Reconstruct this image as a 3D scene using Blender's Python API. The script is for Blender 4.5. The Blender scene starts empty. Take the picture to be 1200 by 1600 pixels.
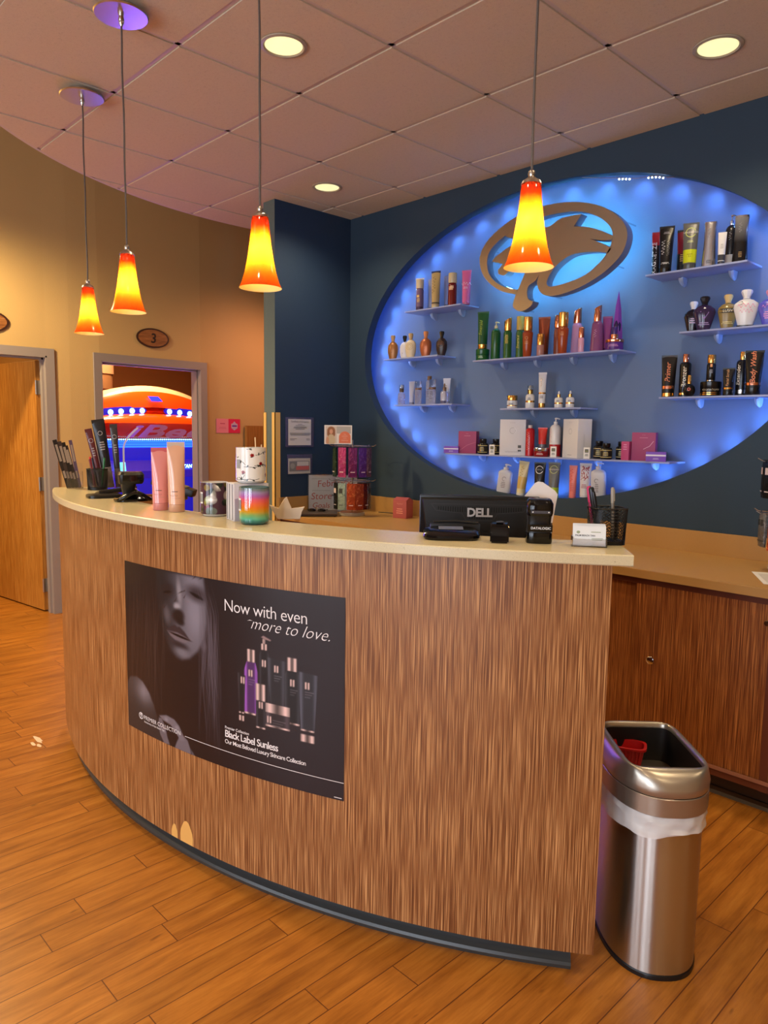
import bpy, bmesh, math, random
import numpy as np
from mathutils import Vector, Matrix
random.seed(7)
PI = math.pi
S = bpy.context.scene
COL = S.collection

# ------------------------------------------------------------------ camera, world, exposure
def cam_axes(yaw, pitch, roll):
    cy, sy, cp, sp = math.cos(yaw), math.sin(yaw), math.cos(pitch), math.sin(pitch)
    f = Vector((sy*cp, cy*cp, -sp)); r = Vector((cy, -sy, 0)); u = r.cross(f)
    c, s = math.cos(roll), math.sin(roll)
    return c*r + s*u, -s*r + c*u, f
cd = bpy.data.cameras.new('camera'); cam = bpy.data.objects.new('camera', cd); COL.objects.link(cam)
cr, cu, cf = cam_axes(-0.804951, 0.1112748, 0.0140242)
cam.matrix_world = Matrix(((cr.x, cu.x, -cf.x, 0), (cr.y, cu.y, -cf.y, 0), (cr.z, cu.z, -cf.z, 1.52), (0, 0, 0, 1)))
cd.sensor_fit = 'HORIZONTAL'; cd.sensor_width = 36; cd.lens = 1143.72/1200*36
cd.clip_start = 0.05
S.camera = cam
S.view_settings.view_transform = 'Standard'; S.view_settings.look = 'None'
S.view_settings.exposure = 0.42; S.view_settings.gamma = 1.0; S.view_settings.use_curve_mapping = False

def lin(c):
    c = c/255.0
    return c/12.92 if c <= 0.04045 else ((c+0.055)/1.055)**2.4
def C(r, g, b): return (lin(r), lin(g), lin(b), 1.0)

w = bpy.data.worlds.new('world'); S.world = w; w.use_nodes = True
w.node_tree.nodes['Background'].inputs[0].default_value = (0.75, 0.85, 1.0, 1)
w.node_tree.nodes['Background'].inputs[1].default_value = 1.2

def light(name, kind, loc, energy, color=(1, 1, 1), size=0.1, size_y=None, target=None, angle=None, blend=0.5):
    l = bpy.data.lights.new(name, kind); l.energy = energy; l.color = color
    if kind == 'AREA':
        l.size = size
        if size_y: l.shape = 'RECTANGLE'; l.size_y = size_y
        else: l.shape = 'DISK'
    else: l.shadow_soft_size = size
    if kind == 'SPOT':
        l.spot_size = angle; l.spot_blend = blend
    o = bpy.data.objects.new(name, l); COL.objects.link(o); o.location = loc
    d = (Vector(target)-Vector(loc)) if target else Vector((0, 0, -1))
    o.rotation_euler = d.to_track_quat('-Z', 'Y').to_euler()
    return o
WARM = (1.0, 0.79, 0.50); COOL = (0.80, 0.88, 1.0)
ZC = 3.056          # lobby ceiling
ZD = 4.3            # upper deck above the ceiling cloud
# daylight through the shop windows behind the photographer
for wx_ in (-3.4, -2.1, -0.35, 0.25, 1.4):
    light('window_daylight', 'AREA', (wx_, -3.95, 1.55), 36, COOL, 0.42, 2.3, target=(wx_, 0, 1.55))
# recessed can lights (the three in view and their off-frame neighbours), in spots just under each lens
CANS_VIEW = [(-2.555, 1.861), (-1.33, 3.082), (-3.769, 3.082)]
CANS_OFF = [(-1.33, 0.64), (-0.11, 1.861), (1.11, 3.082), (1.11, 0.64), (-0.11, -0.6), (-2.555, -0.6)]
for (x, y) in CANS_VIEW + CANS_OFF:
    light('can_light', 'SPOT', (x, y, ZC-0.016), 42, WARM, 0.07, target=(x, y, 0), angle=2.5, blend=0.8)
# hallway lights in the high deck, washing the tan wall
light('hall_light', 'SPOT', (-5.25, 0.75, 3.02), 190, (1.0, 0.76, 0.38), 0.10, target=(-5.6, 0.85, 0), angle=3.0, blend=0.5)
light('hall_light', 'SPOT', (-4.6, -0.9, 3.02), 95, (1.0, 0.74, 0.36), 0.12, target=(-4.6, -0.6, 0), angle=2.4, blend=0.8)
light('hall_light', 'SPOT', (-5.2, 4.6, 2.7), 45, (1.0, 0.48, 0.30), 0.12, target=(-6.3, 4.0, 1.0), angle=2.2, blend=0.8)
# lensed blue LED modules around the oval niche, aimed inwards along its back
for i_ in range(40):
    t_ = 2*math.pi*(i_+0.5)/40; cx_, cz_ = math.cos(t_), math.sin(t_)
    light('niche_led', 'SPOT', (-2.546+(1.495+0.035)*cx_, 3.740, 2.0335+(0.902+0.035)*cz_), 2.7, (0.15, 0.36, 1.0), 0.012, target=(-2.546+(1.495-0.45)*cx_, 3.86, 2.0335+(0.902-0.45)*cz_), angle=1.75, blend=1.0)
# rooms behind the doors
light('room_light', 'AREA', (-7.4, 0.9, 2.66), 40, (1.0, 0.72, 0.30), 0.5)
light('room_light', 'AREA', (-7.2, 3.4, 2.66), 48, (1.0, 0.55, 0.25), 0.4)
light('booth_glow', 'AREA', (-7.05, 3.7, 0.95), 16, (0.22, 0.12, 1.0), 0.6, target=(-6.1, 3.2, 1.2))

# ------------------------------------------------------------------ materials
MATS = {}
def M(key, rgb=(200, 200, 200), rough=0.5, metal=0.0, emit=None, es=0.0, coat=0.0, trans=0.0, alpha=1.0, ior=1.45, spec=0.5, aniso=0.0):
    if key in MATS: return MATS[key]
    m = bpy.data.materials.new(key); m.use_nodes = True
    b = m.node_tree.nodes['Principled BSDF']
    b.inputs['Base Color'].default_value = C(*rgb)
    b.inputs['Roughness'].default_value = rough; b.inputs['Metallic'].default_value = metal
    b.inputs['Coat Weight'].default_value = coat; b.inputs['Transmission Weight'].default_value = trans
    b.inputs['Alpha'].default_value = alpha; b.inputs['IOR'].default_value = ior
    b.inputs['Specular IOR Level'].default_value = spec
    if emit: b.inputs['Emission Color'].default_value = C(*emit); b.inputs['Emission Strength'].default_value = es
    m.diffuse_color = C(*rgb)
    MATS[key] = m
    return m
def K(rgb, rough=0.4, metal=0.0, **kw):          # colour-keyed plain material
    return M('mat_%d_%d_%d_%d_%d' % (rgb[0], rgb[1], rgb[2], int(rough*100), int(metal*100)) + ''.join(sorted(kw)), rgb, rough, metal, **kw)
def nodes(m): return m.node_tree.nodes, m.node_tree.links
def bsdf(m): return m.node_tree.nodes['Principled BSDF']
def math_n(nt, op, a=None, b=None, c=None):
    n = nt.nodes.new('ShaderNodeMath'); n.operation = op
    for i, v in enumerate((a, b, c)):
        if v is None: continue
        if isinstance(v, (int, float)): n.inputs[i].default_value = v
        else: nt.links.new(v, n.inputs[i])
    return n.outputs[0]
def ramp(nt, fac, stops, interp='LINEAR'):
    n = nt.nodes.new('ShaderNodeValToRGB'); n.color_ramp.interpolation = interp
    e = n.color_ramp.elements
    e[0].position, e[0].color = stops[0][0], C(*stops[0][1])
    e[1].position, e[1].color = stops[-1][0], C(*stops[-1][1])
    for p, c in stops[1:-1]:
        k = e.new(p); k.color = C(*c)
    nt.links.new(fac, n.inputs[0]); return n.outputs[0]
def noise(nt, vec, scale, detail=3, rough=0.5):
    n = nt.nodes.new('ShaderNodeTexNoise'); n.inputs['Scale'].default_value = scale
    n.inputs['Detail'].default_value = detail; n.inputs['Roughness'].default_value = rough
    if vec is not None: nt.links.new(vec, n.inputs['Vector'])
    return n.outputs['Fac']
def vscale(nt, vec, s):
    n = nt.nodes.new('ShaderNodeVectorMath'); n.operation = 'MULTIPLY'; n.inputs[1].default_value = s
    nt.links.new(vec, n.inputs[0]); return n.outputs[0]
def bump(m, h, dist=0.002, strength=0.4):
    nt = m.node_tree; n = nt.nodes.new('ShaderNodeBump'); n.inputs['Distance'].default_value = dist; n.inputs['Strength'].default_value = strength
    nt.links.new(h, n.inputs['Height']); nt.links.new(n.outputs[0], bsdf(m).inputs['Normal'])
def texco(nt, which='Object'):
    return nt.nodes.new('ShaderNodeTexCoord').outputs[which]
def mixc(nt, fac, a, b, mode='MIX'):
    n = nt.nodes.new('ShaderNodeMix'); n.data_type = 'RGBA'; n.blend_type = mode
    for sock, v in ((n.inputs[0], fac), (n.inputs[6], a), (n.inputs[7], b)):
        if isinstance(v, (int, float)): sock.default_value = v
        elif isinstance(v, tuple): sock.default_value = v
        else: nt.links.new(v, sock)
    return n.outputs[2]

def wall_mat(key, rgb, rough=0.85):
    m = M(key, rgb, rough); nt = m.node_tree; v = texco(nt)
    n1 = noise(nt, v, 140, 4); n2 = noise(nt, v, 1.3, 2)
    col = mixc(nt, math_n(nt, 'MULTIPLY', n2, 0.12), C(*rgb), C(*[int(c*0.82) for c in rgb]))
    nt.links.new(col, bsdf(m).inputs['Base Color']); bump(m, n1, 0.0012, 0.5)
    return m
TAN = wall_mat('tan_wall_paint', (203, 168, 112))
NAVY = wall_mat('navy_wall_paint', (31, 54, 82), 0.7)
NAVY2 = wall_mat('slate_wall_paint', (40, 60, 78), 0.75)
OLIVE = wall_mat('olive_grey_wall_paint', (90, 104, 104), 0.75)
NICHE = wall_mat('niche_paint', (94, 114, 146), 0.7)
BROWNW = wall_mat('booth_wall_paint', (150, 100, 45), 0.8)
WHITEW = wall_mat('upper_deck_paint', (170, 155, 130), 0.9)

def laminate(key, mid, dark, light_, useuv=True, rough=0.38, cs=1.0):
    m = M(key, mid, rough, coat=0.0); nt = m.node_tree
    v = texco(nt, 'UV' if useuv else 'Object')
    a = noise(nt, vscale(nt, v, (460*cs, 4, 460*cs)) if useuv else vscale(nt, v, (460*cs, 460*cs, 4)), 1.0, 1.5, 0.5)
    b = noise(nt, vscale(nt, v, (980*cs, 9, 980*cs)) if useuv else vscale(nt, v, (980*cs, 980*cs, 9)), 1.0, 1, 0.5)
    f = math_n(nt, 'ADD', math_n(nt, 'MULTIPLY', a, 0.6), math_n(nt, 'MULTIPLY', b, 0.4))
    col = ramp(nt, f, [(0.33, dark), (0.45, tuple(int((x+y)/2) for x, y in zip(mid, dark))), (0.52, mid), (0.60, light_), (0.70, tuple(min(255, int(x*1.12)) for x in light_))])
    nt.links.new(col, bsdf(m).inputs['Base Color']); bump(m, f, 0.0005, 0.2)
    return m
LAM = laminate('streaked_walnut_laminate', (150, 97, 54), (88, 46, 18), (196, 144, 92))
LAM2 = laminate('cabinet_laminate', (136, 78, 36), (84, 38, 14), (174, 112, 60), useuv=False)
DOORW = laminate('door_veneer', (176, 116, 48), (150, 92, 34), (196, 138, 66), useuv=False, rough=0.3, cs=0.5)
TRIMW = M('cabinet_rail_wood', (96, 48, 30), 0.4)

def floor_mat():
    m = M('wood_plank_floor', (176, 116, 50), 0.33); nt = m.node_tree; L = nt.links
    v = texco(nt); sp = nt.nodes.new('ShaderNodeSeparateXYZ'); L.new(v, sp.inputs[0])
    X, Y = sp.outputs[0], sp.outputs[1]
    W, LEN = 0.1015, 0.92
    xs = math_n(nt, 'DIVIDE', math_n(nt, 'ADD', X, 0.857+0.1015*200), W)
    row = math_n(nt, 'FLOOR', xs); fx = math_n(nt, 'FRACT', xs)
    wn = nt.nodes.new('ShaderNodeTexWhiteNoise'); wn.noise_dimensions = '1D'; L.new(row, wn.inputs['W'])
    ys = math_n(nt, 'ADD', math_n(nt, 'DIVIDE', math_n(nt, 'ADD', Y, 50.0), LEN), math_n(nt, 'MULTIPLY', wn.outputs['Value'], 7.0))
    pl = math_n(nt, 'FLOOR', ys); fy = math_n(nt, 'FRACT', ys)
    wn2 = nt.nodes.new('ShaderNodeTexWhiteNoise'); wn2.noise_dimensions = '2D'
    cb = nt.nodes.new('ShaderNodeCombineXYZ'); L.new(row, cb.inputs[0]); L.new(pl, cb.inputs[1]); L.new(cb.outputs[0], wn2.inputs['Vector'])
    # seams
    ex = math_n(nt, 'MINIMUM', fx, math_n(nt, 'SUBTRACT', 1.0, fx))
    ey = math_n(nt, 'MINIMUM', fy, math_n(nt, 'SUBTRACT', 1.0, fy))
    sx = math_n(nt, 'LESS_THAN', ex, 0.015); sy = math_n(nt, 'LESS_THAN', ey, 0.0016)
    seam = math_n(nt, 'MAXIMUM', sx, sy)
    # grain along y, shifted per plank
    cb2 = nt.nodes.new('ShaderNodeCombineXYZ')
    L.new(math_n(nt, 'ADD', math_n(nt, 'MULTIPLY', X, 26.0), math_n(nt, 'MULTIPLY', wn2.outputs['Value'], 40.0)), cb2.inputs[0])
    L.new(math_n(nt, 'ADD', math_n(nt, 'MULTIPLY', Y, 3.2), math_n(nt, 'MULTIPLY', wn2.outputs['Value'], 90.0)), cb2.inputs[1])
    g = noise(nt, cb2.outputs[0], 1.0, 6, 0.62)
    g2 = noise(nt, vscale(nt, cb2.outputs[0], (7.0, 2.2, 1)), 1.0, 3, 0.6)
    f = math_n(nt, 'ADD', math_n(nt, 'MULTIPLY', g, 0.75), math_n(nt, 'MULTIPLY', g2, 0.25))
    col = ramp(nt, f, [(0.25, (112, 62, 18)), (0.42, (152, 92, 30)), (0.55, (174, 110, 40)), (0.75, (194, 132, 56))])
    knots = noise(nt, vscale(nt, v, (34, 9, 1)), 1.0, 2, 0.5)
    kn = ramp(nt, knots, [(0.0, (0, 0, 0)), (0.70, (0, 0, 0)), (0.78, (255, 255, 255)), (1.0, (255, 255, 255))])
    col = mixc(nt, math_n(nt, 'MULTIPLY', kn, 0.55), col, C(92, 50, 20))
    tone = math_n(nt, 'ADD', 0.9, math_n(nt, 'MULTIPLY', wn2.outputs['Value'], 0.18))
    tn = nt.nodes.new('ShaderNodeVectorMath'); tn.operation = 'SCALE'; L.new(col, tn.inputs[0]); L.new(tone, tn.inputs['Scale'])
    col = mixc(nt, math_n(nt, 'MULTIPLY', seam, 0.82), tn.outputs[0], C(74, 26, 16))
    L.new(col, bsdf(m).inputs['Base Color'])
    rg = math_n(nt, 'ADD', 0.27, math_n(nt, 'MULTIPLY', g2, 0.16)); L.new(rg, bsdf(m).inputs['Roughness'])
    bump(m, math_n(nt, 'SUBTRACT', math_n(nt, 'MULTIPLY', f, 0.15), seam), 0.0012, 0.5)
    return m
FLOOR = floor_mat()

def tile_mat():
    m = M('acoustic_tile', (206, 192, 170), 0.95); nt = m.node_tree; v = texco(nt)
    n = noise(nt, v, 260, 3, 0.7); n2 = noise(nt, v, 60, 3, 0.6)
    f = math_n(nt, 'ADD', math_n(nt, 'MULTIPLY', n, 0.7), math_n(nt, 'MULTIPLY', n2, 0.3))
    nt.links.new(ramp(nt, f, [(0.30, (164, 150, 130)), (0.42, (204, 190, 168)), (0.8, (214, 200, 178))]), bsdf(m).inputs['Base Color'])
    bump(m, f, 0.002, 0.5); return m
TILE = tile_mat()
GRID = M('grid_paint', (196, 184, 176), 0.5)

def stone(key, base, a, b):
    m = M(key, base, 0.22); nt = m.node_tree; v = texco(nt)
    n = noise(nt, v, 420, 3, 0.8); n2 = noise(nt, v, 130, 2, 0.7)
    c1 = ramp(nt, n, [(0.30, a), (0.44, base), (0.60, base), (0.72, b)])
    c2 = ramp(nt, n2, [(0.28, a), (0.36, base), (1.0, base)])
    nt.links.new(mixc(nt, 0.35, c1, c2), bsdf(m).inputs['Base Color']); return m
QUARTZ = stone('speckled_quartz', (208, 194, 158), (150, 140, 112), (226, 216, 186))
TOPLAM = stone('tan_worktop_laminate', (178, 136, 80), (160, 120, 66), (190, 148, 94))
bsdf(TOPLAM).inputs['Roughness'].default_value = 0.4

def brushed(key, rgb, rough, ax=(1, 1, 60)):
    m = M(key, rgb, rough, 1.0); nt = m.node_tree; v = texco(nt)
    n = noise(nt, vscale(nt, v, ax), 8.0, 2, 0.5)
    nt.links.new(math_n(nt, 'ADD', rough-0.04, math_n(nt, 'MULTIPLY', n, 0.08)), bsdf(m).inputs['Roughness'])
    return m
STEEL = brushed('brushed_steel', (196, 192, 186), 0.32, (60, 60, 1))
tg_ = STEEL.node_tree.nodes.new('ShaderNodeTangent'); tg_.direction_type = 'RADIAL'; tg_.axis = 'Z'
STEEL.node_tree.links.new(tg_.outputs[0], bsdf(STEEL).inputs['Tangent'])
bsdf(STEEL).inputs['Anisotropic'].default_value = 0.92; bsdf(STEEL).inputs['Anisotropic Rotation'].default_value = 0.25
STEELC = brushed('satin_nickel', (190, 182, 172), 0.3)
CHROME = M('chrome', (220, 220, 220), 0.12, 1.0)
CHAMP = brushed('champagne_metal', (176, 160, 136), 0.42)
BLACKP = M('black_plastic', (18, 18, 19), 0.35)
BLACKG = M('gloss_black_plastic', (9, 9, 10), 0.12)
KICK = M('grey_vinyl_kick', (58, 60, 60), 0.35)
BRKICK = M('brown_vinyl_kick', (52, 34, 22), 0.4)
BASEB = M('brown_baseboard', (70, 48, 38), 0.5)
FRAME = M('mauve_grey_frame_paint', (150, 138, 134), 0.45)
ACRY = M('clear_acrylic', (245, 245, 250), 0.03, 0, trans=1.0, ior=1.47)
GLASSC = M('clear_glass', (235, 240, 240), 0.02, 0, trans=1.0, ior=1.45)
SHELF = M('frosted_acrylic_shelf', (176, 188, 232), 0.25, 0, trans=0.35)
WHITE = M('white_paper', (228, 226, 222), 0.7)
WHITEG = M('white_gloss_plastic', (228, 228, 228), 0.25)
GOLD = M('gold_metallic', (222, 170, 90), 0.22, 1.0)
COPPER = M('rose_gold_metallic', (224, 150, 118), 0.2, 1.0)
SILVER = M('silver_metallic', (205, 205, 210), 0.2, 1.0)
PINKP = M('pink_sign', (240, 120, 150), 0.6)
PRINTG = M('grey_print', (90, 90, 95), 0.6)
PRINTW = M('white_print', (235, 235, 235), 0.5)

# ------------------------------------------------------------------ mesh helpers
def finish(name, bm, mat, parent=None, smooth=True, angle=32):
    bmesh.ops.recalc_face_normals(bm, faces=bm.faces)
    me = bpy.data.meshes.new(name); bm.to_mesh(me); bm.free()
    o = bpy.data.objects.new(name, me); COL.objects.link(o)
    if mat is not None: me.materials.append(mat)
    if smooth and len(me.polygons):
        me.polygons.foreach_set('use_smooth', [True]*len(me.polygons))
        me.set_sharp_from_angle(angle=math.radians(angle))
    if parent is not None: o.parent = parent
    return o
def tag(o, label=None, cat=None, group=None, kind=None):
    if label: o['label'] = label
    if cat: o['category'] = cat
    if group: o['group'] = group
    if kind: o['kind'] = kind
    return o
def root(name, loc, rz, label, cat, group=None):
    o = bpy.data.objects.new(name, None); COL.objects.link(o); o.empty_display_size = 0.05
    o.location = loc; o.rotation_euler = (0, 0, rz)
    return tag(o, label, cat, group)
def struct(name, bm, mat, smooth=False):
    return tag(finish(name, bm, mat, smooth=smooth), kind='structure')
def nb(): return bmesh.new()
def box(bm, x0, x1, y0, y1, z0, z1, mtx=None, bev=0):
    r = bmesh.ops.create_cube(bm, size=1.0)
    vs = r['verts']
    for v in vs: v.co = Vector(((x0+x1)/2+v.co.x*(x1-x0), (y0+y1)/2+v.co.y*(y1-y0), (z0+z1)/2+v.co.z*(z1-z0)))
    if bev:
        es = list({e for v in vs for e in v.link_edges})
        rb = bmesh.ops.bevel(bm, geom=es, offset=bev, segments=2, affect='EDGES', profile=0.7)
        vs = list({v for f in rb['faces'] for v in f.verts} | {v for v in vs if v.is_valid})
    if mtx is not None:
        for v in vs: v.co = mtx @ v.co
    return bm
def rings(bm, rs, closed=True, cap0=True, cap1=True, mtx=None):
    V = []
    for r in rs: V.append([bm.verts.new((mtx @ Vector(p)) if mtx is not None else Vector(p)) for p in r])
    n = len(V[0])
    for a, b in zip(V, V[1:]):
        for i in range(n if closed else n-1):
            j = (i+1) % n
            try: bm.faces.new((a[i], a[j], b[j], b[i]))
            except ValueError: pass
    if cap0: bm.faces.new(list(reversed(V[0])))
    if cap1: bm.faces.new(V[-1])
    return V
def lathe(bm, prof, n=28, mtx=None, sy=1.0, cap0=True, cap1=True):
    rs = [[(max(r, 1e-5)*math.cos(2*PI*i/n), sy*max(r, 1e-5)*math.sin(2*PI*i/n), z) for i in range(n)] for r, z in prof]
    rings(bm, rs, True, cap0, cap1, mtx); return bm
def sup(a, b, p, n, z, cx=0, cy=0):
    o = []
    for i in range(n):
        t = 2*PI*i/n; c, s = math.cos(t), math.sin(t)
        o.append((cx+a*math.copysign(abs(c)**(2/p), c), cy+b*math.copysign(abs(s)**(2/p), s), z))
    return o
def prism(bm, poly, h0, h1, axis='z', mtx=None):
    def P(a, b, h): return (a, b, h) if axis == 'z' else ((a, h, b) if axis == 'y' else (h, a, b))
    v0 = [bm.verts.new((mtx @ Vector(P(a, b, h0))) if mtx is not None else P(a, b, h0)) for a, b in poly]
    v1 = [bm.verts.new((mtx @ Vector(P(a, b, h1))) if mtx is not None else P(a, b, h1)) for a, b in poly]
    n = len(poly)
    bm.faces.new(v0); bm.faces.new(list(reversed(v1)))
    for i in range(n): bm.faces.new((v0[i], v1[i], v1[(i+1) % n], v0[(i+1) % n]))
    return bm
def tube(bm, pts, r, n=8, caps=True):
    pts = [Vector(p) for p in pts]; rs = []
    up = Vector((0, 0, 1)); prev = None
    for i, p in enumerate(pts):
        d = (pts[min(i+1, len(pts)-1)]-pts[max(i-1, 0)]).normalized()
        a = d.cross(up if prev is None else prev)
        if prev is None:
            if a.length < 1e-3: a = d.cross(Vector((1, 0, 0)))
            a.normalize(); b = d.cross(a).normalized()
        else:
            a.normalize(); b = d.cross(a).normalized()
        prev = b if prev is None else b
        if i and (b.dot(lastb) < 0): a, b = -a, -b; prev = b
        lastb = b
        rr = r[i] if isinstance(r, (list, tuple)) else r
        rs.append([p+a*rr*math.cos(2*PI*k/n)+b*rr*math.sin(2*PI*k/n) for k in range(n)])
    rings(bm, rs, True, caps, caps); return bm
def sweep_smooth(pts, k=6):                      # Catmull-Rom through points
    P = [Vector(p) for p in pts]; out = []
    for i in range(len(P)-1):
        p0, p1, p2, p3 = P[max(i-1, 0)], P[i], P[i+1], P[min(i+2, len(P)-1)]
        for j in range(k):
            t = j/k
            out.append(0.5*((2*p1)+(p2-p0)*t+(2*p0-5*p1+4*p2-p3)*t*t+(3*p1-p0-3*p2+p3)*t**3))
    out.append(P[-1]); return out

TXT = {}
def text_geo(s, size=1.0, shear=0.0, bold=0.0, align='CENTER', spacing=1.0):
    key = (s, shear, bold, align, spacing)
    if key not in TXT:
        cu_ = bpy.data.curves.new('t', 'FONT'); cu_.body = s; cu_.size = 1.0; cu_.shear = shear; cu_.offset = bold
        cu_.align_x = align; cu_.space_character = spacing; cu_.resolution_u = 3
        o = bpy.data.objects.new('t', cu_); COL.objects.link(o)
        bpy.context.view_layer.update()
        dg = bpy.context.evaluated_depsgraph_get()
        me = bpy.data.meshes.new_from_object(o.evaluated_get(dg))
        TXT[key] = ([tuple(v.co[:2]) for v in me.vertices], [tuple(p.vertices) for p in me.polygons])
        bpy.data.objects.remove(o); bpy.data.curves.remove(cu_); bpy.data.meshes.remove(me)
    v, f = TXT[key]
    return [(a*size, b*size) for a, b in v], f
def put_text(bm, s, size, fn, u=0, v=0, rot=0, **kw):
    vs, fs = text_geo(s, size, **kw)
    c, sn = math.cos(rot), math.sin(rot)
    V = [bm.verts.new(fn(u+a*c-b*sn, v+a*sn+b*c)) for a, b in vs]
    for f in fs:
        try: bm.faces.new([V[i] for i in f])
        except ValueError: pass
def put_rect(bm, fn, u0, u1, v0, v1, n=1):
    for i in range(n):
        a = u0+(u1-u0)*i/n; b = u0+(u1-u0)*(i+1)/n
        bm.faces.new([bm.verts.new(fn(*q)) for q in ((a, v0), (b, v0), (b, v1), (a, v1))])
def put_poly(bm, fn, pts):
    try: bm.faces.new([bm.verts.new(fn(*q)) for q in pts])
    except ValueError: pass
def decal(name, bm, mat, parent, th=None):
    me = bpy.data.meshes.new(name); bm.to_mesh(me); bm.free()
    o = bpy.data.objects.new(name, me); COL.objects.link(o); me.materials.append(mat); o.parent = parent
    return o
def painted_grid(name, fn, ucoords, vcoords, rgb, parent, rough=0.4, close=False, extra=None):
    """a printed surface: grid of vertices carrying the colours of the print"""
    nu, nv = len(ucoords), len(vcoords)
    vs = [fn(u, v) for v in vcoords for u in ucoords]
    fs = [(j*nu+i, j*nu+i+1, (j+1)*nu+i+1, (j+1)*nu+i) for j in range(nv-1) for i in range(nu-1)]
    me = bpy.data.meshes.new(name); me.from_pydata(vs, [], fs)
    ca = me.color_attributes.new('print', 'FLOAT_COLOR', 'POINT')
    a = np.ones((nu*nv, 4), dtype=np.float32); srgb = np.clip(rgb.reshape(-1, 3), 0, 1)
    a[:, :3] = np.where(srgb <= 0.04045, srgb/12.92, ((srgb+0.055)/1.055)**2.4)
    ca.data.foreach_set('color', a.ravel())
    me.polygons.foreach_set('use_smooth', [True]*len(me.polygons))
    m = M('print_'+name, (255, 255, 255), rough) if extra is None else extra
    if not any(n.type == 'ATTRIBUTE' for n in m.node_tree.nodes):
        at = m.node_tree.nodes.new('ShaderNodeAttribute'); at.attribute_name = 'print'
        m.node_tree.links.new(at.outputs['Color'], bsdf(m).inputs['Base Color'])
    me.materials.append(m)
    o = bpy.data.objects.new(name, me); COL.objects.link(o); o.parent = parent
    return o
# ------------------------------------------------------------------ the room shell
b = nb(); box(b, -9.3, 3.2, -4.1, 6.6, -0.1, 0.0); struct('floor', b, FLOOR)
YB = 3.67            # face of the back wall
EC, EA, EZ, EB = -2.546, 1.495, 2.0335, 0.902      # oval niche: centre x, half width, centre z, half height
NB = 3.815           # niche back plane
b = nb()
X0, X1, Z0, Z1 = -4.34, 3.0, 0.0, ZD
N = 160
def rect_hit(t):
    dx, dz = EA*math.cos(t), EB*math.sin(t); k = 1e9
    for v, lo, hi, c in ((dx, X0, X1, EC), (dz, Z0, Z1, EZ)):
        if v > 1e-9: k = min(k, (hi-c)/v)
        elif v < -1e-9: k = min(k, (lo-c)/v)
    return EC+dx*k, EZ+dz*k
ts = sorted([2*PI*i/N for i in range(N)] + [math.atan2((z-EZ)/EB, (x-EC)/EA) % (2*PI) for x in (X0, X1) for z in (Z0, Z1)])
vi, vo, vb = [], [], []
for t in ts:
    ex, ez = EC+EA*math.cos(t), EZ+EB*math.sin(t); rx, rz = rect_hit(t)
    vi.append(b.verts.new((ex, YB, ez))); vo.append(b.verts.new((rx, YB, rz))); vb.append((b.verts.new((ex, YB+0.062, ez)), b.verts.new((rx, YB+0.062, rz))))
n = len(ts)
for i in range(n):
    j = (i+1) % n
    b.faces.new((vi[i], vi[j], vo[j], vo[i])); b.faces.new((vi[i], vi[j], vb[j][0], vb[i][0])); b.faces.new((vb[i][0], vb[j][0], vb[j][1], vb[i][1]))
wb = struct('wall_back', b, NAVY2, smooth=True)
b = nb(); box(b, X0, X1, NB, NB+0.1, 0, ZD); struct('wall_niche', b, NICHE)
b = nb(); box(b, -4.34, -4.21, 2.99, 3.668, 0, ZC-0.004); wr = struct('wall_return', b, NAVY)
wr.data.materials.append(OLIVE)
for f in wr.data.polygons:
    if f.normal.y < -0.9: f.material_index = 1
# tall strip protectors on the two corners of the return wall
b = nb(); box(b, -4.345, -4.31, 2.984, 2.9895, 0.1, 1.632); box(b, -4.345, -4.3405, 2.984, 3.03, 0.1, 1.632); ALMOND = M('almond_corner_guard', (222, 180, 104), 0.45)
tag(finish('corner_guard', b, ALMOND), 'almond corner guard on the outer left corner of the return wall', 'corner guard')
b = nb(); box(b, -4.24, -4.2045, 2.984, 2.9895, 0.1, 1.632); box(b, -4.2095, -4.2045, 2.984, 3.03, 0.1, 1.632)
tag(finish('corner_guard', b, ALMOND), 'almond corner guard between the olive wall end and the navy wall face', 'corner guard')
# tan hallway wall with two door openings
plan = [(-6.05, -4.0), (-6.05, 1.2), (-6.05, 2.12), (-6.045, 2.3), (-6.05, 2.545), (-6.144, 3.53), (-6.33, 4.6), (-6.6, 6.5)]
b = nb()
def seg(a, c, z0, z1):
    d = Vector((c[0]-a[0], c[1]-a[1], 0)).normalized(); nrm = Vector((-d.y, d.x, 0))*0.12
    q = [Vector((a[0], a[1], 0)), Vector((c[0], c[1], 0))]; q += [q[1]+nrm, q[0]+nrm]
    prism(b, [(p.x, p.y) for p in q], z0, z1)
for a, c in zip(plan, plan[1:]):
    lo = 2.06 if (a[1] in (1.2, 2.545)) else 0
    seg(a, c, lo, ZD)
struct('wall_left', b, TAN)
b = nb(); box(b, 3.0, 3.1, -4.0, 3.9, 0, ZD); struct('wall_right', b, TAN)
b = nb()
for x0, x1, z0, z1 in ((-9.3, -3.9, 0, ZD), (-1.3, -0.7, 0, ZD), (1.9, 3.1, 0, ZD), (-3.9, -1.3, 0, 0.35), (-0.7, 1.9, 0, 0.35), (-3.9, -1.3, 2.75, ZD), (-0.7, 1.9, 2.75, ZD)):
    box(b, x0, x1, -4.1, -4.0, z0, z1)
struct('wall_front', b, TAN)
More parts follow.
